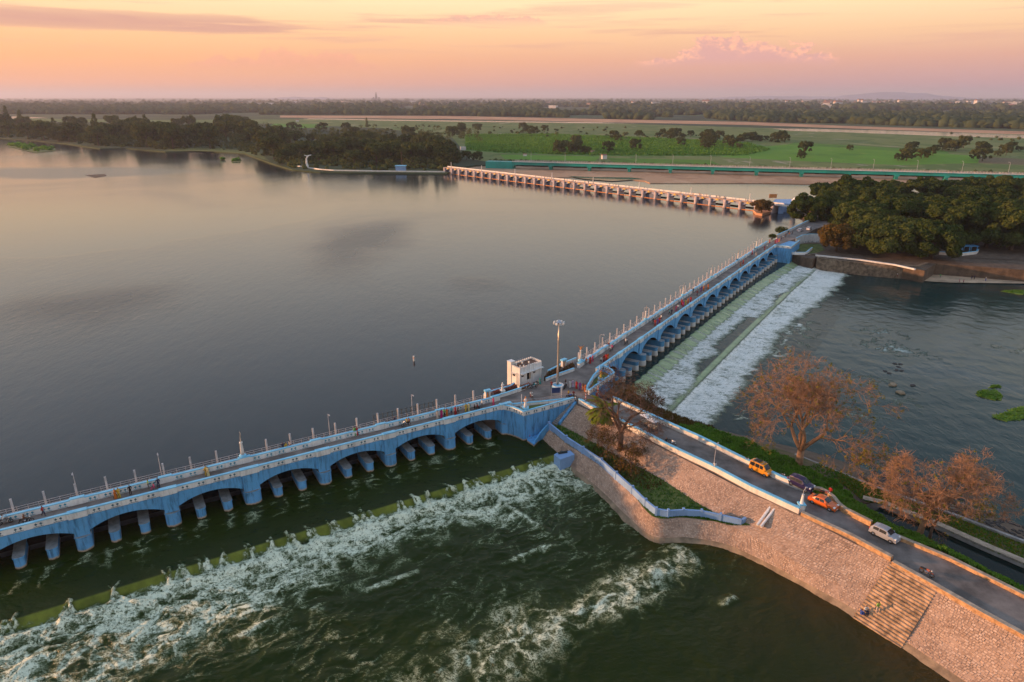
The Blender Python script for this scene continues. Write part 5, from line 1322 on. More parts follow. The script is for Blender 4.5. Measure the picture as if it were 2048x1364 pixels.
# ------------------------------------------------------------------ far barrage, its lake face in the sun
a, b = P(891, 346, LAKE), P(1545, 426, LAKE)
FBf = Frame(a, b - a)                      # t > 0 is the near (lake) side
LB_ = (b - a).length
fb = thing('barrage_bridge', 'long low barrage bridge with many sunlit piers across the far end of the lake', 'bridge', (*FBf.at(LB_ / 2, 0), LAKE))
NSP = 30; sp = LB_ / NSP; ZD = LAKE + 4.2
mats3 = [M['far_pier'] if 'far_pier' in M else mat('far_pier', (0.50, 0.42, 0.42), 0.8, 0.2, 0.3), M['far_pier'], M['far_pier']]
mat('gate_blue', (0.085, 0.12, 0.20), 0.6, 0.2, 0.2); mat('far_face', (0.30, 0.33, 0.46), 0.8, 0.15, 0.2); mat('far_deck', (0.42, 0.30, 0.24), 0.8, 0.2, 0.2)
for i in range(NSP + 1):
    s = i * sp
    link('pier', pier_mesh(FBf, s, 0.85, -4.0, 1.6, 0.5, ZD + 0.35, 0.5, 0.25, 5, False, mats3), fb)
for i in range(NSP):
    s0, s1 = i * sp + 0.85, (i + 1) * sp - 0.85
    link('arch', arch_mesh(FBf, s0, s1, 0.4, -3.6, ZD, ZD - 0.75, ZD - 2.4, 8, mats=[M['far_face'], M['far_face']]), fb)
    mb = MB(); mb.fbox(FBf, s0, s1, 0.9, 1.15, ZD + 0.1, ZD + 0.7); mb.build('parapet', M['far_deck'], fb)
    if i < 15 or i % 4 == 1:
        mb = MB(); mb.fbox(FBf, s0, s1, -1.4, -1.1, LAKE - 1, ZD - 0.8); mb.build('sluice_gate', M['gate_blue'], fb)
    mb = MB(); mb.fbox(FBf, s0, s1, 0.3, 1.0, LAKE - 0.5, LAKE + 0.25); mb.build('sill', M['orange_paint'], fb)
    mb = MB(); mb.fbox(FBf, s0 + sp * 0.36, s0 + sp * 0.42, 1.15, 1.3, ZD - 0.5, ZD + 0.5); mb.fbox(FBf, s0 + sp * 0.28, s0 + sp * 0.5, 1.15, 1.28, ZD - 0.55, ZD - 0.15); mb.build('hoist_bracket', M['yellow_paint'], fb)
mb = MB(); mb.fbox(FBf, -2, LB_ + 4, -4.0, 0.9, ZD, ZD + 0.3); mb.build('roadway', M['far_deck'], fb)
mb = MB(); mb.fbox(FBf, -2, LB_ + 4, -4.2, -3.9, ZD + 0.3, ZD + 1.2); mb.build('parapet', M['cream_paint'], fb)
for i in range(0, NSP, 4):
    mb = MB(); mb.tube([(*FBf.at(i * sp + 3, -3.9), ZD + 0.3), (*FBf.at(i * sp + 3, -3.9), ZD + 4.5)], [0.3, 0.22], 6); mb.build('column', M['cream_paint'], fb)
# pale abutment blocks and a little tower at its right-hand end
ab = thing('barrage_abutment', 'violet and white abutment block at the right end of the far barrage', 'abutment', P(1565, 422, LAKE))
mb = MB(); mb.prism([PX(x, y, 4) for x, y in [(1540, 426), (1552, 424), (1578, 424), (1592, 420), (1585, 414), (1548, 414)]], 0.5, ZD + 0.3); mb.build('body', M['lavender_wall'], ab)
mb = MB(); mb.prism([PX(x, y, 4) for x, y in [(1556, 427.5), (1566, 427.5), (1568, 422), (1556, 422)]], 0.5, ZD + 0.4); mb.build('bastion', M['lavender_wall'], ab)
mb = MB(); mb.fbox(FBf, LB_ + 3, LB_ + 16, 1.2, 1.6, ZD + 0.3, ZD + 1.3); mb.build('parapet', M['white_paint'], ab)
tw = thing('look_out_tower', 'small white round tower at the right end of the far barrage', 'tower', P(1589, 411, ZD))
mb = MB(); mb.lathe((0, 0, 0), [(1.5, -5), (1.5, 2.2), (1.9, 2.5), (1.9, 3.2), (1.3, 3.4)], 14); mb.build('body', M['white_paint'], tw, world=False)
mb = MB(); mb.lathe((0, 0, 0), [(1.3, 3.4), (1.0, 4.1), (0.2, 4.5)], 14); mb.build('dome', M['white_paint'], tw, world=False)
sg = thing('hoarding', 'small orange hoarding standing on the far barrage abutment', 'sign', P(1545, 400, ZD)); mb = MB(); mb.box(-2.2, 2.2, -0.1, 0.1, 1.2, 3.4); mb.build('panel', M['orange_paint'], sg, world=False)
for sx in (-1.8, 1.7): mb = MB(); mb.box(sx, sx + 0.15, 0.11, 0.25, -1, 3.4); mb.build('post', M['post_grey'], sg, world=False)
# rocky knob at the barrage end
kn = MB(); kn.prism([PX(x, y, 4) for x, y in [(1506, 424), (1512, 430), (1524, 432), (1538, 428), (1546, 424), (1540, 418), (1520, 417)]], 1, 5.2); o = kn.build('rock_outcrop', M['red_sand']); tag(o, 'small reddish rock knob at the right end of the far barrage', 'rock')

# ------------------------------------------------------------------ teal girder bridge
a, b = P(985, 322, 9.5), P(2048, 349, 9.5)
TBf = Frame(a, b - a); LT = (b - a).length
tb = thing('girder_bridge', 'long teal girder bridge with pale railing crossing the sandy river bed', 'bridge', (*TBf.at(LT / 2, 0), 3.5))
pxs = [1096.5, 1177.5, 1260.5, 1345, 1433, 1522, 1614, 1707, 1803, 1902.5, 2005]
ps = [TBf.st(P(x, 332 + (x - 1096) * 0.0265, 7.5))[0] for x in pxs]
step = (ps[-1] - ps[0]) / 10
ps = [ps[0] + step * k for k in range(-1, 20)]
for i, s in enumerate(ps):
    mb = MB(); mb.fbox(TBf, s - 1.1, s + 1.1, -3.2, 3.2, 0, 5.9); mb.build('pier', M['teal_dark'], tb)
    mb = MB(); mb.fbox(TBf, s - 1.6, s + 1.6, -4.2, 4.2, 5.9, 7.0); mb.build('pier_cap', M['teal_paint'], tb)
    if i + 1 < len(ps):
        for t0 in (3.3, -3.7): mb = MB(); mb.fbox(TBf, s + 0.04, ps[i + 1] - 0.04, t0, t0 + 0.5, 7.0, 9.2); mb.build('girder', M['teal_paint'], tb)
        mb = MB(); mb.fbox(TBf, s + 0.05, ps[i + 1] - 0.05, -4.6, 4.6, 9.2, 9.5); mb.build('deck_slab', M['teal_paint'], tb)
        mb = MB(); mb.fbox(TBf, s + 0.05, ps[i + 1] - 0.05, -4.1, 4.1, 9.5, 9.54); mb.build('roadway', M['pale_rail'], tb)
        for t0 in (4.3, -4.6):
            mb = MB(); L = ps[i + 1] - s
            for z in (9.9, 10.3): mb.fbox(TBf, s, ps[i + 1], t0, t0 + 0.2, z, z + 0.16)
            for k in range(int(L / 2.2)): mb.fbox(TBf, s + k * 2.2, s + k * 2.2 + 0.35, t0 - 0.02, t0 + 0.25, 9.5, 10.6)
            mb.build('railing', M['pale_rail'], tb)
mb = MB(); mb.fbox(TBf, ps[0] - 25, ps[0], -4.6, 4.6, 3, 9.5); mb.build('abutment', M['teal_paint'], tb)
for k in range(14):
    p = TBf.at(ps[0] + 15 + k * step * 0.9, -4.3); r = thing('lamp_post', 'thin lamp post on the teal girder bridge', 'lamp post', (*p, 9.5), 'lamp posts on the teal bridge'); r.scale = (2.0, 2.0, 1.9)
    link('pole', lamp_pole, r, False); link('lamp_head', lamp_head, r, False)
# peninsula quay
wall('lake_wall', 'long low sunlit wall with steps along the wooded point across the lake', 'wall', [PX(x, y, LAKE) for x, y in [(584, 333), (612, 338), (640, 342), (668, 344), (720, 345), (800, 346), (890, 347)]], 3.0, 5.9, 1.0, 'cream_paint', None)
wall('jetty', 'pale jetty block stepping into the lake from the wooded point', 'jetty', [PX(640, 343.5, LAKE), PX(665, 345, LAKE)], 3.0, 5.0, 5.0, 'cream_paint', None)
pv = thing('pavilion', 'small blue roofed pavilion under the trees at the wooded point', 'building', P(802, 342, 5)); mb = MB(); mb.box(-4, 4, -3, 3, 0, 4.2); mb.build('wall', M['lavender_wall'], pv, world=False); mb = MB(); mb.box(-4.6, 4.6, -3.6, 3.6, 4.2, 4.6); mb.build('roof', M['cap_blue'], pv, world=False)
mn = thing('white_monument', 'slim white curved monument at the tip of the wooded point', 'monument', P(616, 336, 5)); mb = MB(); mb.tube([(0, 0, 0), (-0.8, 0, 4), (-0.6, 0, 8), (1.2, 0, 10.5), (4, 0, 11.2)], [1.2, 0.9, 0.7, 0.6, 0.3], 7); mb.build('body', M['white_paint'], mn, world=False); mb = MB(); mb.tube([(0.6, 0, 10), (-2.0, 0, 11)], [0.5, 0.2], 6); mb.build('wing', M['white_paint'], mn, world=False)

# ------------------------------------------------------------------ far houses, temple tower, hills
def house_mesh(wd, dp, h, pitched):
    w_, r_ = MB(), MB(); w_.box(-wd / 2, wd / 2, -dp / 2, dp / 2, 0, h)
    if pitched: r_.add([(-wd / 2 - .4, -dp / 2 - .4, h), (wd / 2 + .4, -dp / 2 - .4, h), (wd / 2 + .4, dp / 2 + .4, h), (-wd / 2 - .4, dp / 2 + .4, h), (-wd / 2 - .4, 0, h + dp * 0.3), (wd / 2 + .4, 0, h + dp * 0.3)], [(0, 1, 5, 4), (2, 3, 4, 5), (0, 4, 3), (1, 2, 5), (0, 3, 2, 1)])
    else: r_.box(-wd / 2 - .3, wd / 2 + .3, -dp / 2 - .3, dp / 2 + .3, h, h + 0.5)
    return w_, r_
protos = []
for i in range(6):
    w_, r_ = house_mesh([12, 16, 10, 22, 14, 18][i], [9, 10, 9, 12, 10, 14][i], [6, 9, 5, 7, 11, 6][i], i % 2 == 0)
    protos.append((w_.mesh('wall', M['house_wall'] if i % 3 else M['house_pink']), r_.mesh('roof', M['house_roof'] if i % 2 == 0 else M['house_wall'])))
def house(p, i, label, group, sc=1.0, rz=0.0):
    r = thing('house', label, 'house', p, group, rz); r.scale = (sc,) * 3
    link('wall', protos[i % 6][0], r, False); link('roof', protos[i % 6][1], r, False)
hr = random.Random(5)
for k in range(115):
    x = hr.choice([hr.uniform(1080, 1500), hr.uniform(1480, 1760), hr.uniform(1600, 2048), hr.uniform(1750, 2040)]); y = hr.uniform(205, 216.5)
    house(P(x, y, 5), hr.randrange(6), 'tiny pale house among dark trees in the distant plain at right', 'far pale houses on the right', hr.uniform(1.6, 3.0), hr.uniform(-0.6, 0.6))
for k in range(26):
    house(P(hr.uniform(420, 1080), hr.uniform(204, 211), 5), hr.randrange(6), 'tiny pale house in the distant haze left of centre', 'far pale houses on the left', hr.uniform(1.6, 2.8), hr.uniform(-0.6, 0.6))
for k, (x, y, lb) in enumerate([(926, 300, 'pale two-storey house half hidden by trees at the left end of the teal bridge'), (595, 243, 'white farmhouse roof among trees across the lake'), (216, 262, 'small orange-lit hut in the woods across the lake at left'), (330, 264, 'pale hut roof among trees across the lake'), (278, 263, 'small bright hut between dark trees across the lake'), (1208, 318, 'red roofed shed at the field edge behind the teal bridge'), (1185, 306, 'long red roofed farm shed behind the teal bridge'), (1050, 312, 'red roofed hut near the left end of the teal bridge')]):
    house(P(x, y, 5), k * 2 if k > 4 else k + 1, lb, None, 0.35 if k > 4 else (0.4 if k == 0 else 0.7), 0.3)
# temple gateway tower on the skyline
tp = thing('temple_tower', 'tiered temple gateway tower on the hazy skyline left of centre', 'temple', P(753, 203, 5))
x0, y0 = tp.location.x, tp.location.y; D = y0
hh = 17.0 * D / FPX
n = 8; z = 0
for k in range(n):
    f = 1 - k / n * 0.62; wd = hh * 0.30 * f; h = hh / (n + 1.5)
    mb = MB(); mb.box(-wd / 2, wd / 2, -wd / 2.6, wd / 2.6, z, z + h * 0.8); mb.box(-wd / 2 * 1.05, wd / 2 * 1.05, -wd / 2.5, wd / 2.5, z + h * 0.8, z + h); mb.build('tier', M['temple_stone'], tp, world=False); z += h
mb = MB(); mb.tube([(-hh * 0.06, 0, z), (-hh * 0.05, 0, z + h), (hh * 0.05, 0, z + h), (hh * 0.06, 0, z)], [hh * 0.02, hh * 0.035, hh * 0.035, hh * 0.02], 6); mb.build('barrel_roof', M['temple_stone'], tp, world=False)
for sx in (-1, 1):
    mb = MB(); mb.box(sx * hh * 0.3 - hh * 0.16, sx * hh * 0.3 + hh * 0.16, -hh * 0.1, hh * 0.1, 0, hh * 0.28); mb.box(sx * hh * 0.3 - hh * 0.08, sx * hh * 0.3 + hh * 0.08, -hh * 0.06, hh * 0.06, hh * 0.28, hh * 0.45); mb.build('side_hall', M['temple_stone'], tp, world=False)
def ridge_hill(name, x0, x1, dist, peak, seed):
    n = 60; V, F = [], []
    for i in range(n + 1):
        f = i / n; px_ = x0 + (x1 - x0) * f; X_ = (px_ - CX) / FPX * dist
        e = math.sin(math.pi * f) ** 0.7
        h = peak * e * (0.35 + 0.65 * float(fbm(np.array([f * 5.0]), np.array([seed * 1.0]), seed, 4)[0]) * 1.3) + 5
        V += [(X_, dist - dist * 0.05, 4.0), (X_, dist, h), (X_, dist + dist * 0.05, 4.0)]
    for i in range(n):
        for j in range(2): F.append((i * 3 + j, (i + 1) * 3 + j, (i + 1) * 3 + j + 1, i * 3 + j + 1))
    o = link(name, np_mesh(name, V, F, M['hill'])); o['kind'] = 'structure'
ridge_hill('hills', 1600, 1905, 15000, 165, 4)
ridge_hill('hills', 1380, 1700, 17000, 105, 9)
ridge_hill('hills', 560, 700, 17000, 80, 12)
# ------------------------------------------------------------------ vegetation
def leaf_quads(C0, rad, n, size, seed, squash=0.75, shell=0.55, up=0.35):
    """n leaf-spray quads through a lobe"""
    r = np.random.RandomState(seed)
    d = r.randn(n, 3); d /= np.linalg.norm(d, axis=1)[:, None]
    rr = (shell + (1 - shell) * r.rand(n)) ** 0.6
    p = d * rr[:, None] * rad * np.array([1, 1, squash]) + np.asarray(C0)
    nrm = d + r.randn(n, 3) * 0.55 + np.array([0, 0, up]); nrm /= np.linalg.norm(nrm, axis=1)[:, None]
    a = np.cross(nrm, r.randn(n, 3)); a /= np.linalg.norm(a, axis=1)[:, None]; b = np.cross(nrm, a)
    s = size * (0.55 + 0.9 * r.rand(n))[:, None]
    a = a * s; b = b * s * 0.7
    V = np.stack([p - a, p - b * 0.9, p + a, p + b], 1).reshape(-1, 3)
    return V
def crown_mesh(name, lobes, per, size, m, seed, squash=0.75):
    Vs = []
    for i, (c, r_) in enumerate(lobes):
        Vs.append(leaf_quads(c, r_, int(per * (r_ / lobes[0][1]) ** 1.6) + 20, size, seed * 97 + i, squash))
    V = np.concatenate(Vs); F = np.arange(len(V)).reshape(-1, 4)
    return np_mesh(name, V, F, M[m])
def make_tree(kind, H, Rr, n_lobes, per, size, m, bark, seed, squash=0.72, trunk=0.35, flat=False, low=0, lobe=(0.20, 0.36), core=0.62):
    """returns (trunk mesh, crown mesh) for a broad tree of height H and crown radius Rr"""
    r = random.Random(seed)
    lobes = [((0, 0, H * 0.62), Rr * core)]
    for k in range(n_lobes):
        a = k * 2.399 + r.random() * 0.6; q = Rr * (0.35 + 0.60 * math.sqrt((k + 0.5) / n_lobes)) * r.uniform(0.85, 1.1)
        zz = H * (0.86 - 0.36 * (q / Rr) ** 2 * r.uniform(0.5, 1.2)) * r.uniform(0.9, 1.06) - (0.0 if not flat else 0)
        lobes.append(((math.cos(a) * q, math.sin(a) * q, zz), Rr * r.uniform(*lobe)))
    for k in range(low):
        a = k * 2.399 + r.random(); q = Rr * r.uniform(0.62, 0.98); lobes.append(((math.cos(a) * q, math.sin(a) * q, H * r.uniform(0.20, 0.42)), Rr * r.uniform(0.18, 0.30)))
    cm = crown_mesh('crown', lobes, per, size, m, seed, squash)
    mb = MB(); tr = trunk
    mb.tube([(0, 0, -0.5), (0.1, 0, H * 0.2), (0, 0.1, H * 0.42)], [tr * 1.4, tr, tr * 0.8], 7)
    for k in range(5):
        a = k * 1.257 + r.random(); l = lobes[1 + k % n_lobes][0]
        mb.tube([(0, 0.1, H * 0.36), (l[0] * 0.45, l[1] * 0.45, H * 0.55), (l[0] * 0.9, l[1] * 0.9, l[2])], [tr * 0.65, tr * 0.4, tr * 0.12], 5)
    return mb.mesh('trunk', M[bark]), cm
def place_tree(pr, p, label, sc=1.0, rz=None, group=None, cat='tree', name='tree', szz=None):
    r = thing(name, label, cat, p, group, rng.uniform(0, 6.28) if rz is None else rz)
    r.scale = (sc, sc, sc * (szz or rng.uniform(0.9, 1.12)))
    link('trunk', pr[0], r, False); link('crown', pr[1], r, False)
    return r
# --- grove on the island
grove = [make_tree('g', 14.5, 8.5, 40, 900, 0.40, 'leaf_grove', 'bark_dark', 20 + i, 0.7, 0.5, low=16, lobe=(0.15, 0.27), core=0.5) for i in range(5)]
rust = [make_tree('r', 10, 6.5, 20, 560, 0.36, 'leaf_rust', 'bark_dark', 40 + i, 0.8, 0.35, low=10) for i in range(1)]
dome = make_tree('d', 15.5, 15, 110, 1500, 0.40, 'leaf_grove', 'bark_dark', 29, 0.7, 0.8, low=40, lobe=(0.10, 0.17), core=0.5)
place_tree(dome, P(1775, 505, 5.2), 'huge round-crowned rain tree leaning over the island retaining wall', 1.05, 0.4, szz=0.98)
place_tree(grove[1], P(1618, 449, 5.2), 'wide flat-topped tree shading the road at the far end of the long bridge', 1.15, 1.4, szz=0.95)
place_tree(rust[0], P(1672, 502, 5.2), 'rust-brown leafed tree in front of the grove beside the bastion', 1.15, 0.3, szz=1.0)
place_tree(grove[2], P(1862, 518, 5.2), 'dark rain tree right of the huge round-crowned one', 1.1, 2.0)
gpts = [(1660, 440), (1700, 425), (1740, 418), (1790, 412), (1840, 410), (1895, 408), (1950, 410), (2010, 412), (2070, 416), (1690, 455), (1740, 448), (1800, 440), (1860, 436), (1915, 434), (1970, 436), (2030, 440), (2090, 444),
        (1715, 478), (1780, 470), (1840, 466), (1900, 464), (1955, 466), (2012, 470), (2075, 476), (1900, 492), (1960, 494), (2020, 498), (2080, 502), (1650, 425), (1775, 400), (1870, 398), (1965, 399), (2045, 402)]
for i, (x, y) in enumerate(gpts):
    place_tree(grove[i % 5], P(x + rng.uniform(-12, 12), y + rng.uniform(-4, 4), 5.2), 'dense dark green tree inside the island grove', rng.uniform(0.95, 1.4) * (0.86 if y < 415 else 1.0), group='trees of the island grove')
place_tree(rust[0], P(1523, 425, 5.2), 'lone rounded tree on the rock knob at the end of the far barrage', 0.78, 1.0)
bushp = make_tree('b', 3.0, 2.2, 14, 160, 0.22, 'leaf_mid', 'bark_dark', 55, 1.15, 0.1)
place_tree(bushp, P(1562, 472, 6), 'low shrub growing from the lake edge beside the bridge end', 1.25, 2.0)
place_tree(bushp, P(1544, 480, DK), 'small leafy bush on the parapet near the far bridge end', 0.75, 0.7)
# --- wooded point and lake shore
mid = [make_tree('m', 12, 5.6, 14, 170, 0.62, 'leaf_mid', 'bark_dark', 60 + i, 0.85, 0.3, low=6) for i in range(6)]
pine = []
for i in range(2):   # casuarina and palms read as upright spires
    lobes = [((0, 0, 5.5), 2.2), ((0.4, 0.2, 8.5), 1.9), ((-0.3, 0, 11), 1.5), ((0.2, 0.1, 13.2), 1.0)]
    mb = MB(); mb.tube([(0, 0, 0), (0, 0, 12)], [0.25, 0.06], 5)
    pine.append((mb.mesh('trunk', M['bark_dark']), crown_mesh('crown', lobes, 120, 0.5, 'leaf_mid', 80 + i, 1.15)))
def palm_mesh(H, L, n, m, seed, seg=5, leaflets=9):
    r = random.Random(seed); tm = MB()
    tm.tube([(0, 0, 0), (0.15, 0, H * 0.5), (0, 0.1, H)], [0.24, 0.17, 0.14], 7)
    V, F = [], []
    for k in range(n):
        a = k * 2.399; el = r.uniform(-0.35, 1.1); pts = []
        p = Vector((0, 0.1, H)); d = Vector((math.cos(a) * math.cos(el), math.sin(a) * math.cos(el), math.sin(el)))
        for s in range(seg + 1):
            pts.append(p.copy()); p = p + d * (L / seg); d = (d + Vector((0, 0, -0.28))).normalized()
        for s in range(seg):
            for q in range(leaflets // 2 + 1):
                f = q / (leaflets // 2 + 1); c0 = pts[s].lerp(pts[s + 1], f); ax = (pts[s + 1] - pts[s]).normalized(); side = ax.cross(Vector((0, 0, 1))).normalized()
                w_ = L * 0.20 * (1 - abs((s + f) / seg - 0.4)) 
                for sg in (-1, 1):
                    e = c0 + side * sg * w_ + ax * w_ * 0.5 + Vector((0, 0, -w_ * 0.45)); b = len(V)
                    V += [tuple(c0), tuple(c0 + ax * L * 0.035), tuple(e + ax * L * 0.02), tuple(e)]; F.append((b, b + 1, b + 2, b + 3))
    return tm.mesh('trunk', M['bark_brown']), np_mesh('crown', V, F, M[m])
coco = palm_mesh(11, 3.8, 16, 'leaf_mid', 3, 4, 4)
tr = random.Random(31)
def inband(fn, n, protos_, label, group, lo, hi, z=5.0):
    for k in range(n):
        x, y = fn()
        place_tree(tr.choice(protos_), P(x, y, z), label, tr.uniform(lo, hi), group=group)
def pt_band():
    x = tr.uniform(560, 905); u = tr.random() ** 0.8
    y0 = 338 + (x - 560) * 0.012; return x, y0 - u * (52 if x < 880 else 30)
inband(pt_band, 95, mid + mid + pine + [coco], 'dense tree in the wood on the point across the lake', 'trees on the wooded point', 1.1, 1.9)
def shore_band():
    x = tr.uniform(-40, 560); base = np.interp(x, [-40, 0, 130, 200, 330, 400, 490, 545], [274, 275, 285, 294, 300, 298, 304, 322])
    u = tr.random(); return x, base - 1.0 - u * np.interp(x, [0, 200, 400, 560], [22, 34, 40, 62])
inband(shore_band, 78, mid + mid + pine, 'dark tree of the wood along the far left shore of the lake', 'trees on the left shore', 1.6, 2.7)
def inland():
    x = tr.uniform(540, 960); return x, tr.uniform(258, 284)
inband(inland, 14, mid + pine + [coco], 'tree in the belt behind the wooded point', 'trees behind the wooded point', 1.0, 1.7)
for (x0, x1, y0, y1, n, lb) in [(905, 968, 246, 262, 8, 'tall feathery tree in the clump behind the green field at left'), (1038, 1090, 260, 270, 9, 'tree in the clump at the back of the green field'), (1095, 1180, 290, 308, 14, 'dark tree in the cluster between the field and the teal bridge'), (1310, 1370, 271, 279, 8, 'rounded tree in the scrub behind the green field'), (1380, 1450, 277, 284, 9, 'tree in the row along the back edge of the field'), (1480, 1570, 280, 287, 12, 'tree in the hedge at the right end of the crop field'), (1810, 1930, 296, 306, 12, 'dark tree in the hedge behind the bright field at right'), (1960, 2048, 300, 308, 8, 'tree of the clump behind the bright field near the right edge'), (905, 960, 318, 326, 6, 'tree by the landing at the left end of the teal bridge'), (1600, 2048, 298, 324, 16, 'lone tree standing in the bright green field'), (1180, 1480, 268, 306, 16, 'small tree scattered in the crop field')]:
    for k in range(n): place_tree(tr.choice(mid), P(tr.uniform(x0, x1), tr.uniform(y0, y1), 5.0), lb, tr.uniform(0.55, 1.3), group=lb + ' group')
def clump_wood(name, label, pts, m, rad, n, size):
    V = np.concatenate([leaf_quads((p[0], p[1], p[2] + rad * (0.7 + 0.5 * k % 1)), rad * tr.uniform(0.6, 1.25), n, size, 500 + k, 0.95) for k, p in enumerate(pts)])
    o = link(name, np_mesh(name, V, np.arange(len(V)).reshape(-1, 4), M[m])); tag(o, label, 'wood', kind='stuff')
clump_wood('shore_wood', 'mass of smaller trees filling the wood along the left shore', [tuple(P(*shore_band(), 5)) for k in range(460)], 'leaf_mid', 6.8, 80, 1.0)
clump_wood('point_wood', 'undergrowth and smaller trees filling the wood on the point', [tuple(P(*pt_band(), 5)) for k in range(150)] + [tuple(P(*inland(), 5)) for k in range(130)], 'leaf_mid', 4.8, 60, 0.9)
clump_wood('grove_understorey', 'dark undergrowth filling the island grove', [tuple(P(tr.uniform(1660, 2080), tr.uniform(415, 500), 5.2)) for k in range(150)], 'leaf_grove', 3.2, 110, 0.5)
# --- belts of far woodland: one mass, nobody could count it
def blob_wood(name, label, samples, m, size):
    bm = bmesh.new(); bmesh.ops.create_icosphere(bm, subdivisions=1, radius=1.0); bv = np.array([v.co[:] for v in bm.verts]); bf = np.array([[v.index for v in f.verts] for f in bm.faces]); bm.free()
    n = len(samples); r = np.random.RandomState(3)
    Pn = np.asarray(samples); sc = size * (0.6 + 0.9 * r.rand(n))
    J = 1 + 0.38 * r.randn(n, len(bv), 1).clip(-1.5, 1.5)
    V = bv[None] * J * sc[:, None, None] * np.array([1.15, 1.15, 0.85]) + Pn[:, None, :]; V[:, :, 2] += sc[:, None] * 0.55
    F = bf[None] + (np.arange(n) * len(bv))[:, None, None]
    o = link(name, np_mesh(name, V.reshape(-1, 3), F.reshape(-1, 3), M[m])); tag(o, label, 'wood', kind='stuff'); return o
def belt(n, x0, x1, y0, y1, dens=None, seed=1):
    r = np.random.RandomState(seed); out = []
    while len(out) < n:
        x = r.uniform(x0, x1); f = r.rand() ** 1.3
        lo = y1(x) if callable(y1) else y1; hi = y0(x) if callable(y0) else y0
        y = lo + (hi - lo) * f
        if dens is not None:
            q = P(x, y, 5)
            if float(fbm(np.array([q.x * 0.004]), np.array([q.y * 0.002]), 5, 2)[0]) < dens: continue
        p = P(x, y, 5); out.append((p.x, p.y, 5.0))
    return out
lowR = lambda x: np.interp(x, [-100, 500, 800, 1100, 1300, 1500, 1700, 1850, 2048, 2200], [228, 229, 230, 234, 240, 244, 247, 253, 258, 262])
blob_wood('far_woodland', 'dark belt of woodland across the far river', belt(8200, -100, 2200, lambda x: 218 + (x / 2048.) * 8, lowR, 0.30, 3), 'leaf_far', 9.0)
blob_wood('distant_woodland', 'hazy tree belts fading into the horizon', belt(5200, -100, 2200, 199.5, 221, 0.45, 4), 'leaf_far', 14.0)
blob_wood('hedge_scrub', 'low scrub bushes dotted over the pale river flats', belt(260, -100, 2200, lambda x: 240 + (x / 2048.) * 26, lambda x: 250 + (x / 2048.) * 48, 0.5, 5), 'leaf_mid', 2.0)
blob_wood('shore_scrub', 'low bushes along the left lake shore and under the trees', [tuple(P(*shore_band(), 5)) for k in range(700)] + [tuple(P(*pt_band(), 5)) for k in range(700)] + [tuple(P(rng.uniform(1000, 2048), 0, 5) if False else P(x_, 328.5 + (x_ - 1000) * 0.026 + rng.uniform(-3, 0), 5)) for x_ in [rng.uniform(980, 2100) for k in range(700)]], 'leaf_mid', 1.8)
isl_px = [(12, 289), (40, 289), (75, 293), (108, 297), (100, 301), (70, 304), (50, 300)]
blob_wood('isle_scrub', 'low green scrub covering the small isle at the left edge of the lake', poly_pts([PX(*q, LAKE) for q in isl_px], 60, LAKE) + [tuple(P(473, 321.5, LAKE)), tuple(P(468, 322, LAKE)), tuple(P(478, 321, LAKE)), tuple(P(446, 320, LAKE))], 'leaf_bush', 2.2)
# crop plants standing in rows
def crop(name, label, poly, n, size, h, m, z=5.0):
    pts = poly_pts([PX(*q, z) for q in poly], n, z); o = link(name, tuft_cloud(name, pts, size, h, m, 3)); tag(o, label, 'crop', kind='stuff')
crop('banana_crop', 'tall leafy crop filling the dark green field beyond the teal bridge', [(932, 270), (1100, 269), (1300, 277), (1490, 286), (1540, 300), (1490, 311), (1200, 311), (1000, 305), (932, 299)], 12000, 1.5, 2.2, 'crop')
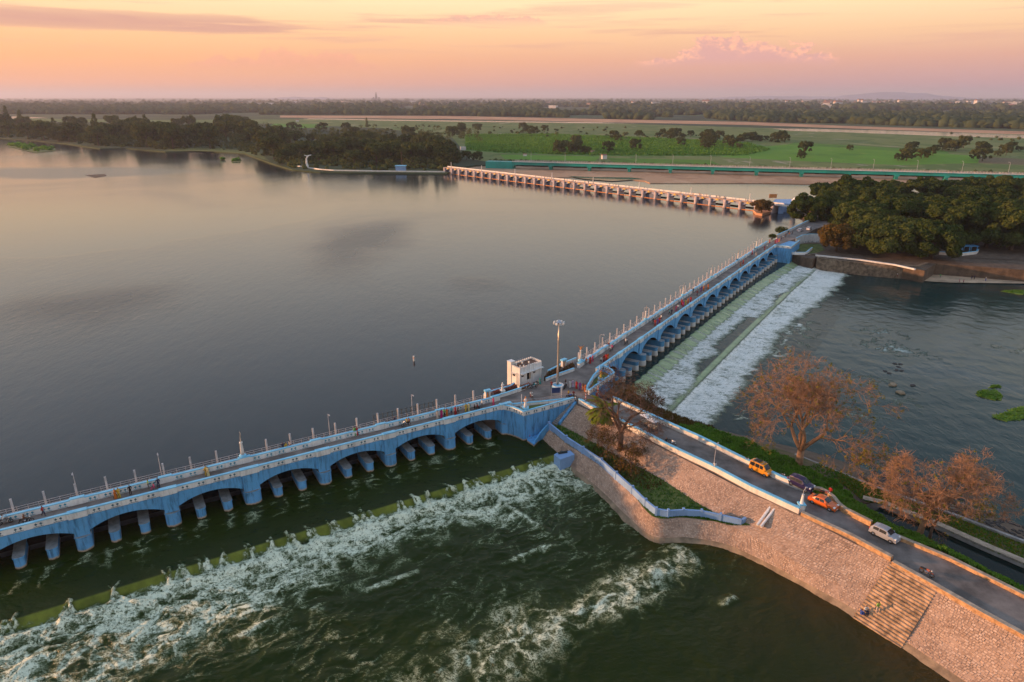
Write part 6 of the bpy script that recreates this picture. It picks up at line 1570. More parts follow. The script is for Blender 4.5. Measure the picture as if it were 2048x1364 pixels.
# --- bare and half-bare trees by the road
def bare_tree(name, label, base, H, spread, seed, bark, leafm, leaf_n, levels=6, trunk=0.42, fork=0.28, droop=0.0, lean=(0, 0), leaf_zone=None, split=(2, 3), twigs=0):
    r = random.Random(seed); mb = MB(); tips = []
    def grow(p, d, L, rad, lv):
        n = 4 if lv < 3 else 3; pts = [p]; q = p; dd = d
        for i in range(n):
            dd = (dd + Vector((r.gauss(0, .16), r.gauss(0, .16), r.gauss(0, .10) + (0.03 if lv < 3 else -droop)))).normalized()
            q = q + dd * L / n; pts.append(q)
        rads = [rad * (1 - 0.32 * i / n) for i in range(n + 1)]
        mb.tube(pts, rads, 6 if lv < 2 else (4 if lv < 4 else 3), 0, lv < 2)
        if lv >= levels:
            tips.append(pts)
            for q_ in range(twigs):                                   # finest twigs
                b0 = pts[r.randint(1, n)]; e0 = b0 + Vector((r.gauss(0, .45), r.gauss(0, .45), r.gauss(0.05, .35))); mb.tube([b0, b0.lerp(e0, .5) + Vector((0, 0, .06)), e0], [0.02, 0.017, 0.012], 3, 0, False)
            return
        k = r.choice(split) + (1 if lv >= 2 and r.random() < .35 else 0)
        a0 = r.random() * 6.28
        for j in range(k):
            a = a0 + 6.283 * j / k + r.uniform(-.5, .5); tilt = r.uniform(0.35, 0.85) * spread
            u = dd.cross(Vector((0.3, 0.7, 0.2))).normalized(); w_ = dd.cross(u)
            nd = (dd * math.cos(tilt) + (u * math.cos(a) + w_ * math.sin(a)) * math.sin(tilt)).normalized()
            if nd.z < -0.25 and lv < 4: nd.z *= 0.3
            st = pts[-1] if j else pts[-1]
            if lv >= 1 and r.random() < .45: st = pts[r.randint(n // 2, n)]
            grow(st, nd, L * r.uniform(0.62, 0.88), max(0.026, rads[-1] * r.uniform(0.62, 0.82)), lv + 1)
    r0 = thing(name, label, 'tree', base)
    top = Vector((lean[0], lean[1], H * fork))
    mb.tube([(0, 0, -0.6), (lean[0] * .4, lean[1] * .4, H * fork * .5), tuple(top)], [trunk * 1.25, trunk * 0.95, trunk * 0.9], 9)
    k0 = 4
    for j in range(k0):
        a = 6.283 * j / k0 + r.random() * .7; tilt = r.uniform(.35, .75) * spread
        grow(top, Vector((math.cos(a) * math.sin(tilt), math.sin(a) * math.sin(tilt), math.cos(tilt))), H * 0.27 * r.uniform(.85, 1.15), trunk * 0.6, 1)
    mb.build('trunk', M[bark], r0, True, False)
    V = []
    for pts in tips:
        c0 = pts[-1]
        if leaf_zone and not leaf_zone(c0, r): continue
        if leaf_n: V.append(leaf_quads(c0, 0.35, leaf_n, 0.13, r.randrange(10 ** 6), 1.0, 0.2))
    if V:
        V = np.concatenate(V); link('crown', np_mesh('crown', V, np.arange(len(V)).reshape(-1, 4), M[leafm]), r0, False)
    return r0
bare_tree('bare_tree', 'large reddish half-bare tree with sparse yellow leaves behind the orange van', P(1596, 938, 5.2), 17.5, 1.12, 5, 'bark_pink', 'leaf_yellow', 9, 7, 0.62, 0.2, 0.05, twigs=3, leaf_zone=lambda c, r: (c.z < 7.5 and r.random() < .55) or (c.x > 4 and r.random() < .3) or r.random() < .12)
bare_tree('bare_tree', 'leaning pinkish bare tree over the canal at the right edge', P(1836, 1072, 4.6), 11.8, 1.1, 14, 'bark_pink', 'leaf_yellow', 9, 7, 0.40, 0.36, 0.04, lean=(1.6, 0.8), twigs=3, leaf_zone=lambda c, r: r.random() < .05)
bare_tree('bare_tree', 'small dark bare tree beside the leaning pinkish one', P(1858, 1082, 4.6), 8.5, 1.0, 23, 'bark_brown', 'leaf_yellow', 6, 6, 0.22, 0.3, 0.06, leaf_zone=lambda c, r: r.random() < .08)
bare_tree('bare_tree', 'dark leafless tree with gnarled limbs on the slope beside the palm', P(1240, 905, 5.0), 13.5, 1.05, 31, 'bark_brown', 'leaf_rust', 0, 7, 0.5, 0.30, 0.03)
bare_tree('bare_shrub', 'low brown thicket of twigs between the road and the first weir', P(1275, 812, 5.5), 6.0, 1.25, 37, 'bark_brown', 'leaf_rust', 2, 6, 0.13, 0.12, 0.02)
bare_tree('bare_shrub', 'brown twiggy shrub spreading under the right garden wall', P(1240, 795, 5.5), 5.5, 1.25, 38, 'bark_brown', 'leaf_rust', 2, 5, 0.12, 0.12, 0.02)
bare_tree('bare_shrub', 'dry brown shrub at the head of the green bank by the weir', P(1310, 822, 5.2), 4.5, 1.3, 39, 'bark_brown', 'leaf_rust', 2, 5, 0.11, 0.12, 0.02)
bare_tree('bare_shrub', 'dense brown brush on the lawn below the palm', P(1215, 905, 4.9), 6.5, 1.3, 41, 'bark_brown', 'leaf_rust', 2, 6, 0.13, 0.12, 0.04)
bare_tree('bare_shrub', 'dry reddish brush at the foot of the dark leafless tree', P(1262, 935, 4.9), 6.0, 1.35, 42, 'bark_brown', 'leaf_rust', 2, 6, 0.12, 0.12, 0.04)
bare_tree('bare_shrub', 'fallen reddish twigs on the shore grass near the right edge', P(1960, 1035, 4.4), 4.2, 1.4, 43, 'bark_pink', 'leaf_yellow', 6, 5, 0.1, 0.1, 0.05, leaf_zone=lambda c, r: r.random() < .3)
pm_ = palm_mesh(4.6, 3.6, 24, 'leaf_palm', 8, 6, 16)
place_tree(pm_, P(1204, 862, 5.6), 'coconut palm with drooping yellow-green fronds on the slope below the road', 1.0, 0.4, None, 'palm', 'palm_tree', 1.0)
# --- leafy bank, grass and verge growth
def bank_pts(n, st, c0, c1, u0, u1, lift=0.0, bias=1.0):
    out = []
    for k in range(n):
        r_ = lerp_st(st, rng.uniform(u0, u1)); p = r_[c0].lerp(r_[c1], rng.random() ** bias); out.append((p.x, p.y, p.z + lift))
    return out
def bush_mass(name, label, pts, size, h, m, k=6, lump=0.0):
    o = link(name, tuft_cloud(name, [(p[0], p[1], p[2] + lump * float(fbm(np.array([p[0] * .45]), np.array([p[1] * .45]), 9, 2)[0])) for p in pts], size, h, m, k)); tag(o, label, 'bushes', kind='stuff')
bush_mass('bank_bushes', 'lush green creepers covering the bank between the road wall and the water', bank_pts(5200, STR, 0, 1, 1.6, 5.2, 0.0), 0.20, 0.42, 'leaf_bush', 5, 1.1)
bush_mass('bank_bushes', 'lush green creepers between the far road wall and the canal', bank_pts(4200, STR, 0, 1, 5.2, 9.6, 0.0), 0.20, 0.42, 'leaf_bush', 5, 0.9)
bush_mass('brown_brush', 'dry brown undergrowth between the road and the first weir', bank_pts(1500, STR, 0, 5, 0.3, 1.7, 0.0), 0.16, 0.5, 'leaf_rust', 4, 0.6)
bush_mass('terrace_grass', 'rough grass on the terrace behind the pale blue wall', bank_pts(3000, STL5, 1, 2, 0.2, 6.3, 0.0), 0.10, 0.16, 'leaf_bush', 4, 0.0)
bush_mass('shore_grass', 'thin dry grass on the shore strip beyond the canal', bank_pts(3600, STR, 4, 5, 4.0, 9.6, 0.0), 0.11, 0.16, 'leaf_yellow', 3, 0.0)
bush_mass('shore_grass', 'green grass tufts on the shore strip beyond the canal', bank_pts(2600, STR, 4, 5, 3.5, 9.6, 0.0), 0.12, 0.2, 'leaf_bush', 4, 0.0)
bush_mass('brown_litter', 'fallen brown leaves and twigs on the lawn round the leafless tree', poly_pts([PX(x, y, 4.9) for x, y in [(1170, 895), (1215, 890), (1290, 935), (1330, 965), (1300, 985), (1230, 950), (1185, 915)]], 700, 4.9), 0.12, 0.22, 'leaf_rust', 3, 0.0)
# --- rocks and weed mats in the tail water
def rock(p, label, s, m, seed):
    r = random.Random(seed); bm = bmesh.new(); bmesh.ops.create_icosphere(bm, subdivisions=2, radius=1)
    for v in bm.verts: v.co *= r.uniform(0.8, 1.15); v.co.z *= 0.55
    me = bpy.data.meshes.new('rock'); bm.to_mesh(me); bm.free(); me.materials.append(M[m])
    o = link('rock', me); o.location = p; o.scale = (s * 1.3, s, s); o.rotation_euler.z = r.random() * 6; return tag(o, label, 'rock')
rock(P(1785, 770, TAIL), 'tan boulder breaking the surface of the tail water, upper of two', 1.0, 'tan_rock', 1)
rock(P(1801, 786, TAIL), 'tan boulder breaking the surface of the tail water, lower of two', 0.9, 'tan_rock', 2)
rock(P(1825, 771, TAIL), 'small dark rock right of the two tan boulders', 0.6, 'dark_rock', 3)
for k, (x, y) in enumerate([(1790, 728), (1797, 735), (1803, 742), (1793, 741), (1770, 743), (1778, 747), (1801, 729)]): rock(P(x, y, TAIL - 0.1), 'dark wet rock in the cluster upstream of the tan boulders', 0.55, 'dark_rock', 10 + k)['group'] = 'dark wet rocks in the tail water'
shore_r = MB()
for k in range(520):
    r_ = lerp_st(STR, rng.uniform(4.3, 8.5)); p = r_[5].lerp(r_[6], rng.uniform(0.1, 1.05)); s = rng.uniform(0.12, 0.42)
    shore_r.add([(p.x + s * rng.uniform(.7, 1.2) * a, p.y + s * rng.uniform(.7, 1.2) * b, p.z - 0.1 + s * (0.75 * c)) for a, b, c in ((-1, -1, 0), (1, -1, 0), (1, 1, 0), (-1, 1, 0), (-.5, -.6, 1), (.6, -.4, 1), (.5, .6, 1), (-.5, .5, 1))], [(0, 1, 5, 4), (1, 2, 6, 5), (2, 3, 7, 6), (3, 0, 4, 7), (4, 5, 6, 7)])
o = shore_r.build('shore_rocks', M['dark_rock']); tag(o, 'dark rubble along the waterline behind the bare trees', 'rocks', kind='stuff')
def weed(px, label):
    pts = [Vector(PX(x, y, TAIL + 0.1)) for x, y in px]; ring = []
    for a, b in zip(pts, pts[1:] + pts[:1]):                    # ragged outline
        n = max(2, int((b - a).length / 0.5))
        for k in range(n): q = a.lerp(b, k / n); ring.append((q.x + rng.gauss(0, 0.28), q.y + rng.gauss(0, 0.28)))
    r = thing('weed_mat', label, 'water weed', (*ring[0], TAIL)); mb = MB(); mb.prism(ring, TAIL - 0.3, TAIL + 0.1); mb.build('mat', M['algae'], r)
    area = poly_pts([tuple(p) for p in pts], int(min(500, 6 * len(ring))), TAIL + 0.08)
    q = link('leaves', tuft_cloud('leaves', area, 0.22, 0.2, 'leaf_bush', 3), r); q['kind'] = 'stuff'
weed([(1952, 789), (1958, 782), (1975, 779), (1990, 778), (2000, 785), (2003, 796), (1992, 800), (1975, 797), (1960, 793)], 'bright green weed mat, the upper one in the tail water')
weed([(1983, 834), (1995, 828), (2012, 824), (2030, 816), (2048, 811), (2100, 805), (2110, 830), (2060, 836), (2030, 840), (2010, 842), (1995, 838)], 'bright green weed mat, the lower one by the right edge')
weed([(1980, 776), (1985, 771), (1998, 770), (2002, 775), (1992, 774)], 'thin crescent of green weed above the upper mat')
weed([(2000, 582), (2020, 580), (2048, 580), (2100, 584), (2100, 590), (2040, 588)], 'pale green weed strip off the sandy beach')
mk = thing('marker_post', 'white marker post standing alone in the lake', 'post', P(828, 722, LAKE)); mb = MB(); mb.tube([(0, 0, -2), (0, 0, 1.3)], 0.22, 8); mb.build('post', M['cream_paint'], mk, world=False); mb = MB(); mb.tube([(0, 0, 0.75), (0, 0, 0.95)], 0.225, 8); mb.build('band', M['orange_paint'], mk, world=False)
# ------------------------------------------------------------------ vehicles
def car_meshes(st, glass_side, screen, rear, wheel_x, wr, hw):
    """st: stations (x, sill_w, sill_z, belt_w, belt_z, roof_w, roof_z)"""
    def sec(x):
        for a, b in zip(st, st[1:]):
            if a[0] <= x <= b[0]:
                f = (x - a[0]) / (b[0] - a[0]); return [p + (q - p) * f for p, q in zip(a, b)]
        return st[-1]
    out = {}
    mb = MB(); n = 11
    for (x, ws, zs, wb, zb, wr_, zr) in st:
        half = [(0.0, zs), (ws, zs), (max(ws, wb) * 1.02, (zs + zb) * 0.5), (wb, zb), (wr_, zr - 0.03), (wr_ * 0.6, zr + 0.015)]
        ring = [(x, y, z) for y, z in half] + [(x, -y, z) for y, z in half[::-1][:-1]]
        mb.v += ring
    for i in range(len(st) - 1):
        for j in range(n): mb.f.append((i * n + j, i * n + (j + 1) % n, (i + 1) * n + (j + 1) % n, (i + 1) * n + j)); mb.m.append(0)
    mb.f.append(tuple(range(n - 1, -1, -1))); mb.m.append(0); mb.f.append(tuple(range((len(st) - 1) * n, len(st) * n))); mb.m.append(0)
    me = mb.mesh('body', M['car_paint']); bm = bmesh.new(); bm.from_mesh(me); bmesh.ops.recalc_face_normals(bm, faces=bm.faces); bm.to_mesh(me); bm.free()
    out['body'] = me
    out['side'] = []
    for (x0, x1) in glass_side:
        for sg in (1, -1):
            mb = MB(); k = 4; o = []
            for i in range(k + 1):
                x = x0 + (x1 - x0) * i / k; s_ = sec(x)
                for f in (0.10, 0.82):
                    mb.v.append((x, sg * (s_[3] + (s_[5] - s_[3]) * f + 0.014), s_[4] + (s_[6] - 0.03 - s_[4]) * f))
            for i in range(k): mb.f.append((2 * i, 2 * i + 2, 2 * i + 3, 2 * i + 1)); mb.m.append(0)
            out['side'].append(mb.mesh('side_window', M['glass_dark']))
    def top(x0, x1, sw, lift=0.022):
        mb = MB(); k = 3
        for i in range(k + 1):
            x = x0 + (x1 - x0) * i / k; s_ = sec(x); wv = s_[5] * sw
            mb.v += [(x, -wv, s_[6] + lift), (x, -wv * 0.5, s_[6] + lift + 0.012), (x, wv * 0.5, s_[6] + lift + 0.012), (x, wv, s_[6] + lift)]
        for i in range(k):
            for j in range(3): mb.f.append((4 * i + j, 4 * i + 4 + j, 4 * i + 5 + j, 4 * i + 1 + j)); mb.m.append(0)
        return mb
    out['windscreen'] = top(*screen, 0.9).mesh('windscreen', M['glass_dark'])
    out['rear_window'] = top(*rear, 0.86).mesh('rear_window', M['glass_dark'])
    ty = MB(); k = 16
    for (r_, y) in ((wr * 0.62, -0.09), (wr * 0.95, -0.1), (wr, -0.06), (wr, 0.06), (wr * 0.95, 0.1), (wr * 0.62, 0.09)):
        for j in range(k): a = 6.2832 * j / k; ty.v.append((r_ * math.cos(a), y, r_ * math.sin(a)))
    for i in range(5):
        for j in range(k): ty.f.append((i * k + j, i * k + (j + 1) % k, (i + 1) * k + (j + 1) % k, (i + 1) * k + j)); ty.m.append(0)
    out['tyre'] = ty.mesh('tyre', M['rubber'])
    rm = MB(); o = []
    for y in (-0.085, 0.085):
        for j in range(k): a = 6.2832 * j / k; rm.v.append((wr * 0.63 * math.cos(a), y, wr * 0.63 * math.sin(a)))
    rm.f += [tuple(range(k)), tuple(range(2 * k - 1, k - 1, -1))]; rm.m += [0, 0]
    for j in range(5):
        a = 6.2832 * j / 5; rm.tube([(0, 0.09, 0), (wr * 0.55 * math.cos(a), 0.095, wr * 0.55 * math.sin(a))], 0.03, 4); rm.tube([(0, -0.09, 0), (wr * 0.55 * math.cos(a), -0.095, wr * 0.55 * math.sin(a))], 0.03, 4)
    out['rim'] = rm.mesh('rim', M['chrome'])
    return out
def car(name, label, p, rz, color, st, glass_side, screen, rear, wheel_x, wr, hw, extras=None, sc=1.0):
    g = car_meshes(st, glass_side, screen, rear, wheel_x, wr, hw)
    r = thing(name, label, 'car' if 'van' not in name else 'van', p, None, rz); r.scale = (sc,) * 3
    def lk(nm, me, par=r, col=None):
        o = link(nm, me, par, False)
        if col: o.color = (*col, 1)
        return o
    lk('body', g['body'], r, color)
    lk('windscreen', g['windscreen']); lk('rear_window', g['rear_window'])
    for m_ in g['side']: lk('side_window', m_)
    for x in wheel_x:
        for sg in (1, -1):
            wv = bpy.data.objects.new('wheel', None); C.objects.link(wv); wv.parent = r; wv.location = (x, sg * (hw - 0.06), wr)
            lk('tyre', g['tyre'], wv); lk('rim', g['rim'], wv)
            mb = MB(); mb.lathe((0, 0, 0), [(wr * 1.13, -0.1), (wr * 1.13, 0.1)], 14); me = mb.mesh('wheel_arch', M['black_trim']); o = lk('wheel_arch', me); o.rotation_euler = (math.pi / 2, 0, 0); o.location = (x, sg * (hw - 0.115), wr + 0.03)
    xf, xr = st[-1][0], st[0][0]; s_f, s_r = st[-2], st[1]
    for sg in (1, -1):
        mb = MB(); mb.box(xf - 0.30, xf - 0.03, sg * s_f[3] * 0.72 - 0.17, sg * s_f[3] * 0.72 + 0.17, s_f[4] - 0.17, s_f[4] - 0.015); mb.build('headlight', M['light_white'], r, world=False)
        mb = MB(); mb.box(xr - 0.015, xr + 0.14, sg * s_r[3] * 0.82 - 0.1, sg * s_r[3] * 0.82 + 0.1, s_r[4] - 0.2, s_r[4] + 0.05); mb.build('tail_light', M['light_red'], r, world=False)
        mb = MB(); x = screen[1] - 0.25; mb.box(x - 0.06, x + 0.08, sg * (hw + 0.10) - 0.08, sg * (hw + 0.10) + 0.08, s_f[4] + 0.08, s_f[4] + 0.22); o = mb.build('mirror', M['car_paint'], r, world=False); o.color = (*color, 1)
    for x, nm in ((xf, 'front_bumper'), (xr, 'rear_bumper')):
        d = 1 if x > 0 else -1
        mb = MB(); mb.box(min(x - d * 0.12, x + d * 0.045), max(x - d * 0.12, x + d * 0.045), -hw * 0.88, hw * 0.88, 0.24, 0.46); mb.build(nm, M['black_trim'] if name == 'van' else M['car_paint'], r, world=False).color = (*color, 1)
        mb = MB(); mb.box(min(x + d * 0.046, x + d * 0.06), max(x + d * 0.046, x + d * 0.06), -0.22, 0.22, 0.3, 0.42); mb.build('number_plate', M['white_paint'], r, world=False)
    if extras: extras(r)
    return r
HEAD = math.atan2(-0.80, 0.60)
hatch = [(-1.80, .66, .34, .68, .72, .56, .84), (-1.72, .74, .28, .77, .90, .62, 1.02), (-1.42, .78, .25, .81, .93, .62, 1.40), (-0.9, .79, .24, .82, .93, .64, 1.49), (0.0, .79, .24, .82, .91, .65, 1.50), (0.42, .79, .24, .82, .90, .64, 1.45), (1.02, .78, .24, .80, .88, .62, 1.00), (1.5, .75, .25, .76, .84, .60, .88), (1.80, .64, .33, .64, .64, .5, .70)]
sedan = [(-2.05, .64, .36, .68, .74, .58, .84), (-1.95, .74, .28, .78, .86, .64, .96), (-1.50, .79, .25, .82, .90, .64, 1.00), (-0.92, .80, .24, .83, .91, .62, 1.37), (-0.45, .80, .24, .83, .91, .63, 1.45), (0.25, .80, .24, .83, .90, .63, 1.44), (0.92, .79, .24, .82, .88, .64, 1.00), (1.6, .76, .25, .78, .82, .62, .86), (2.02, .64, .34, .64, .62, .5, .68)]
suv = [(-1.95, .66, .38, .70, .80, .58, .95), (-1.88, .76, .32, .80, 1.0, .64, 1.12), (-1.62, .80, .3, .84, 1.02, .64, 1.55), (-1.0, .82, .28, .85, 1.02, .66, 1.64), (0.0, .82, .28, .85, 1.0, .67, 1.65), (0.45, .82, .28, .85, .99, .66, 1.58), (1.1, .80, .28, .84, .97, .66, 1.12), (1.65, .77, .3, .80, .93, .64, .98), (1.95, .66, .38, .66, .72, .54, .78)]
van = [(-1.75, .64, .36, .68, .8, .60, 1.0), (-1.70, .70, .3, .73, .98, .62, 1.70), (-1.2, .72, .28, .74, .98, .63, 1.80), (0.0, .72, .28, .74, .98, .63, 1.82), (0.75, .72, .28, .74, .98, .62, 1.76), (1.32, .71, .28, .73, .95, .62, 1.08), (1.62, .68, .3, .70, .88, .58, .94), (1.75, .62, .36, .62, .7, .52, .76)]
car('hatchback_car', 'silver hatchback parked beside the ochre wall on the embankment road', P(1768, 1074, DK), HEAD, (0.30, 0.32, 0.36), hatch, [(-1.30, -0.55), (-0.47, 0.45)], (0.46, 1.0), (-1.70, -1.45), (-1.12, 1.15), 0.29, 0.80)
car('sedan_car', 'orange sedan parked by the curved ochre wall', P(1646, 1011, DK), HEAD + 0.06, (0.62, 0.13, 0.02), sedan, [(-0.98, -0.36), (-0.28, 0.5)], (0.28, 0.9), (-1.46, -0.95), (-1.28, 1.28), 0.30, 0.81)
def rails_(r):
    for sg in (1, -1):
        mb = MB(); mb.tube([(-1.4, sg * 0.55, 1.84), (0.5, sg * 0.55, 1.84)], 0.03, 5); mb.build('roof_rail', M['chrome'], r, world=False)
    for x in (-1.2, -0.4, 0.4):
        mb = MB(); mb.box(x - 0.05, x + 0.05, -0.55, 0.55, 1.835, 1.90); mb.build('roof_bar', M['chrome'], r, world=False)
    mb = MB(); mb.box(-1.05, -0.1, -0.45, 0.45, 1.901, 1.96); mb.build('roof_panel', M['black_trim'], r, world=False)
def skirt_(r):
    for sg in (1, -1): mb = MB(); mb.box(-1.0, 1.0, sg * 0.84 - 0.02, sg * 0.84 + 0.02, 0.26, 0.42); mb.build('side_skirt', M['black_trim'], r, world=False)
car('sport_utility_car', 'dark purple sport utility car parked behind two motorcycles', P(1601, 974, DK), HEAD, (0.022, 0.016, 0.07), suv, [(-1.5, -0.62), (-0.54, 0.5)], (0.5, 1.08), (-1.86, -1.64), (-1.2, 1.22), 0.33, 0.83, skirt_)
car('van', 'orange minivan with a roof rack parked against the far road wall', P(1521, 945, DK), HEAD, (0.66, 0.27, 0.02), van, [(-1.6, -0.75), (-0.66, 0.08), (0.16, 0.72)], (0.78, 1.30), (-1.745, -1.705), (-1.1, 1.12), 0.28, 0.73, rails_)
car('hatchback_car', 'pale car at the far end of the long bridge under the trees, right one', P(1618, 460, DK), 0.9, (0.6, 0.6, 0.6), hatch, [(-1.30, 0.45)], (0.46, 1.0), (-1.70, -1.45), (-1.12, 1.15), 0.29, 0.80)
car('hatchback_car', 'pale car at the far end of the long bridge by the parapet, left one', P(1600, 463, DK), 0.9, (0.5, 0.5, 0.52), hatch, [(-1.30, 0.45)], (0.46, 1.0), (-1.70, -1.45), (-1.12, 1.15), 0.29, 0.80)
# motorcycles
def bike_parts():
    k = 14; parts = {}
    ty = MB(); m2 = 6
    for j in range(k):
        a = 6.2832 * j / k
        for q in range(m2): b = 6.2832 * q / m2; rr = 0.26 + 0.055 * math.cos(b); ty.v.append((rr * math.cos(a), 0.05 * math.sin(b), rr * math.sin(a)))
    for j in range(k):
        for q in range(m2): ty.f.append((j * m2 + q, j * m2 + (q + 1) % m2, ((j + 1) % k) * m2 + (q + 1) % m2, ((j + 1) % k) * m2 + q)); ty.m.append(0)
    parts['tyre'] = (ty.mesh('tyre', M['rubber']))
    rm = MB()
    for j in range(6): a = 6.2832 * j / 6; rm.tube([(0, 0, 0), (0.22 * math.cos(a), 0, 0.22 * math.sin(a))], 0.012, 4)
    rm.tube([(0, -0.06, 0), (0, 0.06, 0)], 0.06, 6); parts['rim'] = rm.mesh('rim', M['chrome'])
    fr_ = MB(); fr_.tube([(0.45, 0, 0.85), (0.1, 0, 0.45), (-0.35, 0, 0.42), (-0.62, 0, 0.31)], 0.035, 5); fr_.tube([(0.42, 0, 0.8), (-0.2, 0, 0.68), (-0.7, 0, 0.72)], 0.03, 5)
    for sg in (-0.07, 0.07): fr_.tube([(0.42, sg, 0.95), (0.62, sg, 0.31)], 0.025, 5)
    parts['frame'] = fr_.mesh('frame', M['black_trim'])
    en = MB(); en.box(-0.22, 0.18, -0.14, 0.14, 0.26, 0.52); en.tube([(0.1, 0.12, 0.3), (-0.2, 0.17, 0.26), (-0.75, 0.2, 0.32)], [0.03, 0.035, 0.05], 6); parts['engine'] = en.mesh('engine', M['chrome'])
    tk = MB(); tk.lathe((0, 0, 0), [(0.06, -0.28), (0.15, -0.15), (0.17, 0.08), (0.10, 0.24)], 8); me = tk.mesh('tank', M['car_paint'])
    me.transform(Matrix.Translation((0.16, 0, 0.82)) @ Matrix.Rotation(math.pi / 2, 4, 'Y')); parts['tank'] = me
    se = MB(); se.box(-0.75, 0.0, -0.13, 0.13, 0.74, 0.84); se.box(-0.8, -0.62, -0.1, 0.1, 0.68, 0.78); parts['seat'] = se.mesh('seat', M['rubber'])
    hb_ = MB(); hb_.tube([(0.34, -0.36, 1.06), (0.42, -0.15, 1.0), (0.42, 0.15, 1.0), (0.34, 0.36, 1.06)], 0.022, 5); parts['handlebar'] = hb_.mesh('handlebar', M['chrome'])
    hl = MB(); hl.lathe((0, 0, 0), [(0.05, -0.08), (0.1, 0.0), (0.1, 0.05)], 8); me = hl.mesh('headlight', M['light_white']); me.transform(Matrix.Translation((0.52, 0, 0.9)) @ Matrix.Rotation(math.pi / 2, 4, 'Y')); parts['headlight'] = me
    fd = MB(); fd.box(0.5, 0.78, -0.06, 0.06, 0.60, 0.64); fd.box(-0.85, -0.5, -0.07, 0.07, 0.62, 0.66); parts['mudguard'] = fd.mesh('mudguard', M['car_paint'])
    return parts
BP = bike_parts()
def bike(p, rz, label, color, group=None):
    r = thing('motorcycle', label, 'motorcycle', p, group, rz)
    for nm in ('frame', 'engine', 'tank', 'seat', 'handlebar', 'headlight', 'mudguard'):
        o = link(nm, BP[nm], r, False); o.color = (*color, 1)
    for x in (0.62, -0.62):
        wv = bpy.data.objects.new('wheel', None); C.objects.link(wv); wv.parent = r; wv.location = (x, 0, 0.315)
        link('tyre', BP['tyre'], wv, False); link('rim', BP['rim'], wv, False)
    return r
aL, aR = math.atan2(LBf.d.y, LBf.d.x), math.atan2(RBf.d.y, RBf.d.x)
blk = (0.03, 0.03, 0.035)
for x, y, a, lb, col in [
 (1490, 925, HEAD, 'black motorcycle parked at the far road wall left of the orange minivan', blk), (1502, 932, HEAD, 'black motorcycle touching the rear of the orange minivan', blk),
 (1561, 957, HEAD + 0.2, 'black motorcycle between the minivan and the dark purple car, left one', blk), (1574, 963, HEAD + 0.2, 'black motorcycle between the minivan and the dark purple car, right one', (0.06, 0.05, 0.05)),
 (1650, 993, HEAD + 0.2, 'dark motorcycle half hidden behind the orange sedan', (0.2, 0.02, 0.02)), (1852, 1150, HEAD, 'red-brown motorcycle parked on the kerb above the bathing steps', (0.30, 0.06, 0.02)),
 (1344, 890, HEAD, 'white scooter-like motorcycle by the near roadside wall', (0.6, 0.6, 0.58)), (12, 1048, aL, 'black motorcycle at the left edge of the left bridge', blk), (54, 1046, aL, 'dark motorcycle parked by the near parapet close to the left edge', blk),
 (812, 852, aL + 3.1, 'white motorcycle carrying riders across the left bridge', (0.5, 0.5, 0.48)), (1068, 776, 0.6, 'teal motorcycle parked before the control house', (0.02, 0.25, 0.28)), (1072, 771, 0.7, 'black motorcycle parked beside the teal one', blk),
 (1063, 797, -1.2, 'dark motorcycle ridden across the junction toward the left bridge', blk), (1139, 797, 0.2, 'blue motorcycle parked at the corner of the left garden', (0.02, 0.05, 0.35)), (1145, 798, 0.3, 'dark motorcycle beside the blue one at the garden corner', blk),
 (1252, 688, aR, 'dark motorcycle ridden along the long bridge away from the junction', blk), (1223, 702, aR + 3.1, 'red motorcycle on the long bridge riding toward the junction', (0.3, 0.03, 0.04)), (1131, 776, 1.2, 'dark motorcycle beside the round planter', blk)]:
    bike(P(x, y, DK + 0.01), a, lb, col)
# handcart stalls on the embankment road
for k, (x, y, lb) in enumerate([(1290, 850, 'vendor cart with a white tarpaulin top, the one nearer the junction'), (1305, 860, 'vendor cart with a white tarpaulin top, the one farther from the junction')]):
    r = thing('vendor_cart', lb, 'cart', P(x, y, DK + 0.01), None, HEAD)
    mb = MB(); mb.box(-0.8, 0.8, -0.5, 0.5, 0.6, 0.85); mb.build('tray', M['ochre_top'], r, world=False)
    mb = MB(); mb.add([(-0.95, -0.65, 1.9), (0.95, -0.65, 1.85), (0.95, 0.65, 1.95), (-0.95, 0.65, 2.0), (0, 0, 2.1)], [(0, 1, 4), (1, 2, 4), (2, 3, 4), (3, 0, 4)]); mb.build('canopy', M['white_paint'], r, world=False)
    for sx in (-0.75, 0.7):
        for sy in (-0.45, 0.42): mb = MB(); mb.box(sx, sx + 0.05, sy, sy + 0.05, 0.3, 1.95); mb.build('post', M['ochre_top'], r, world=False)
    for sx in (-0.5, 0.5):
        for sg in (-1, 1): w_ = link('wheel', BP['tyre'], r, False); w_.location = (sx, sg * 0.5, 0.31)
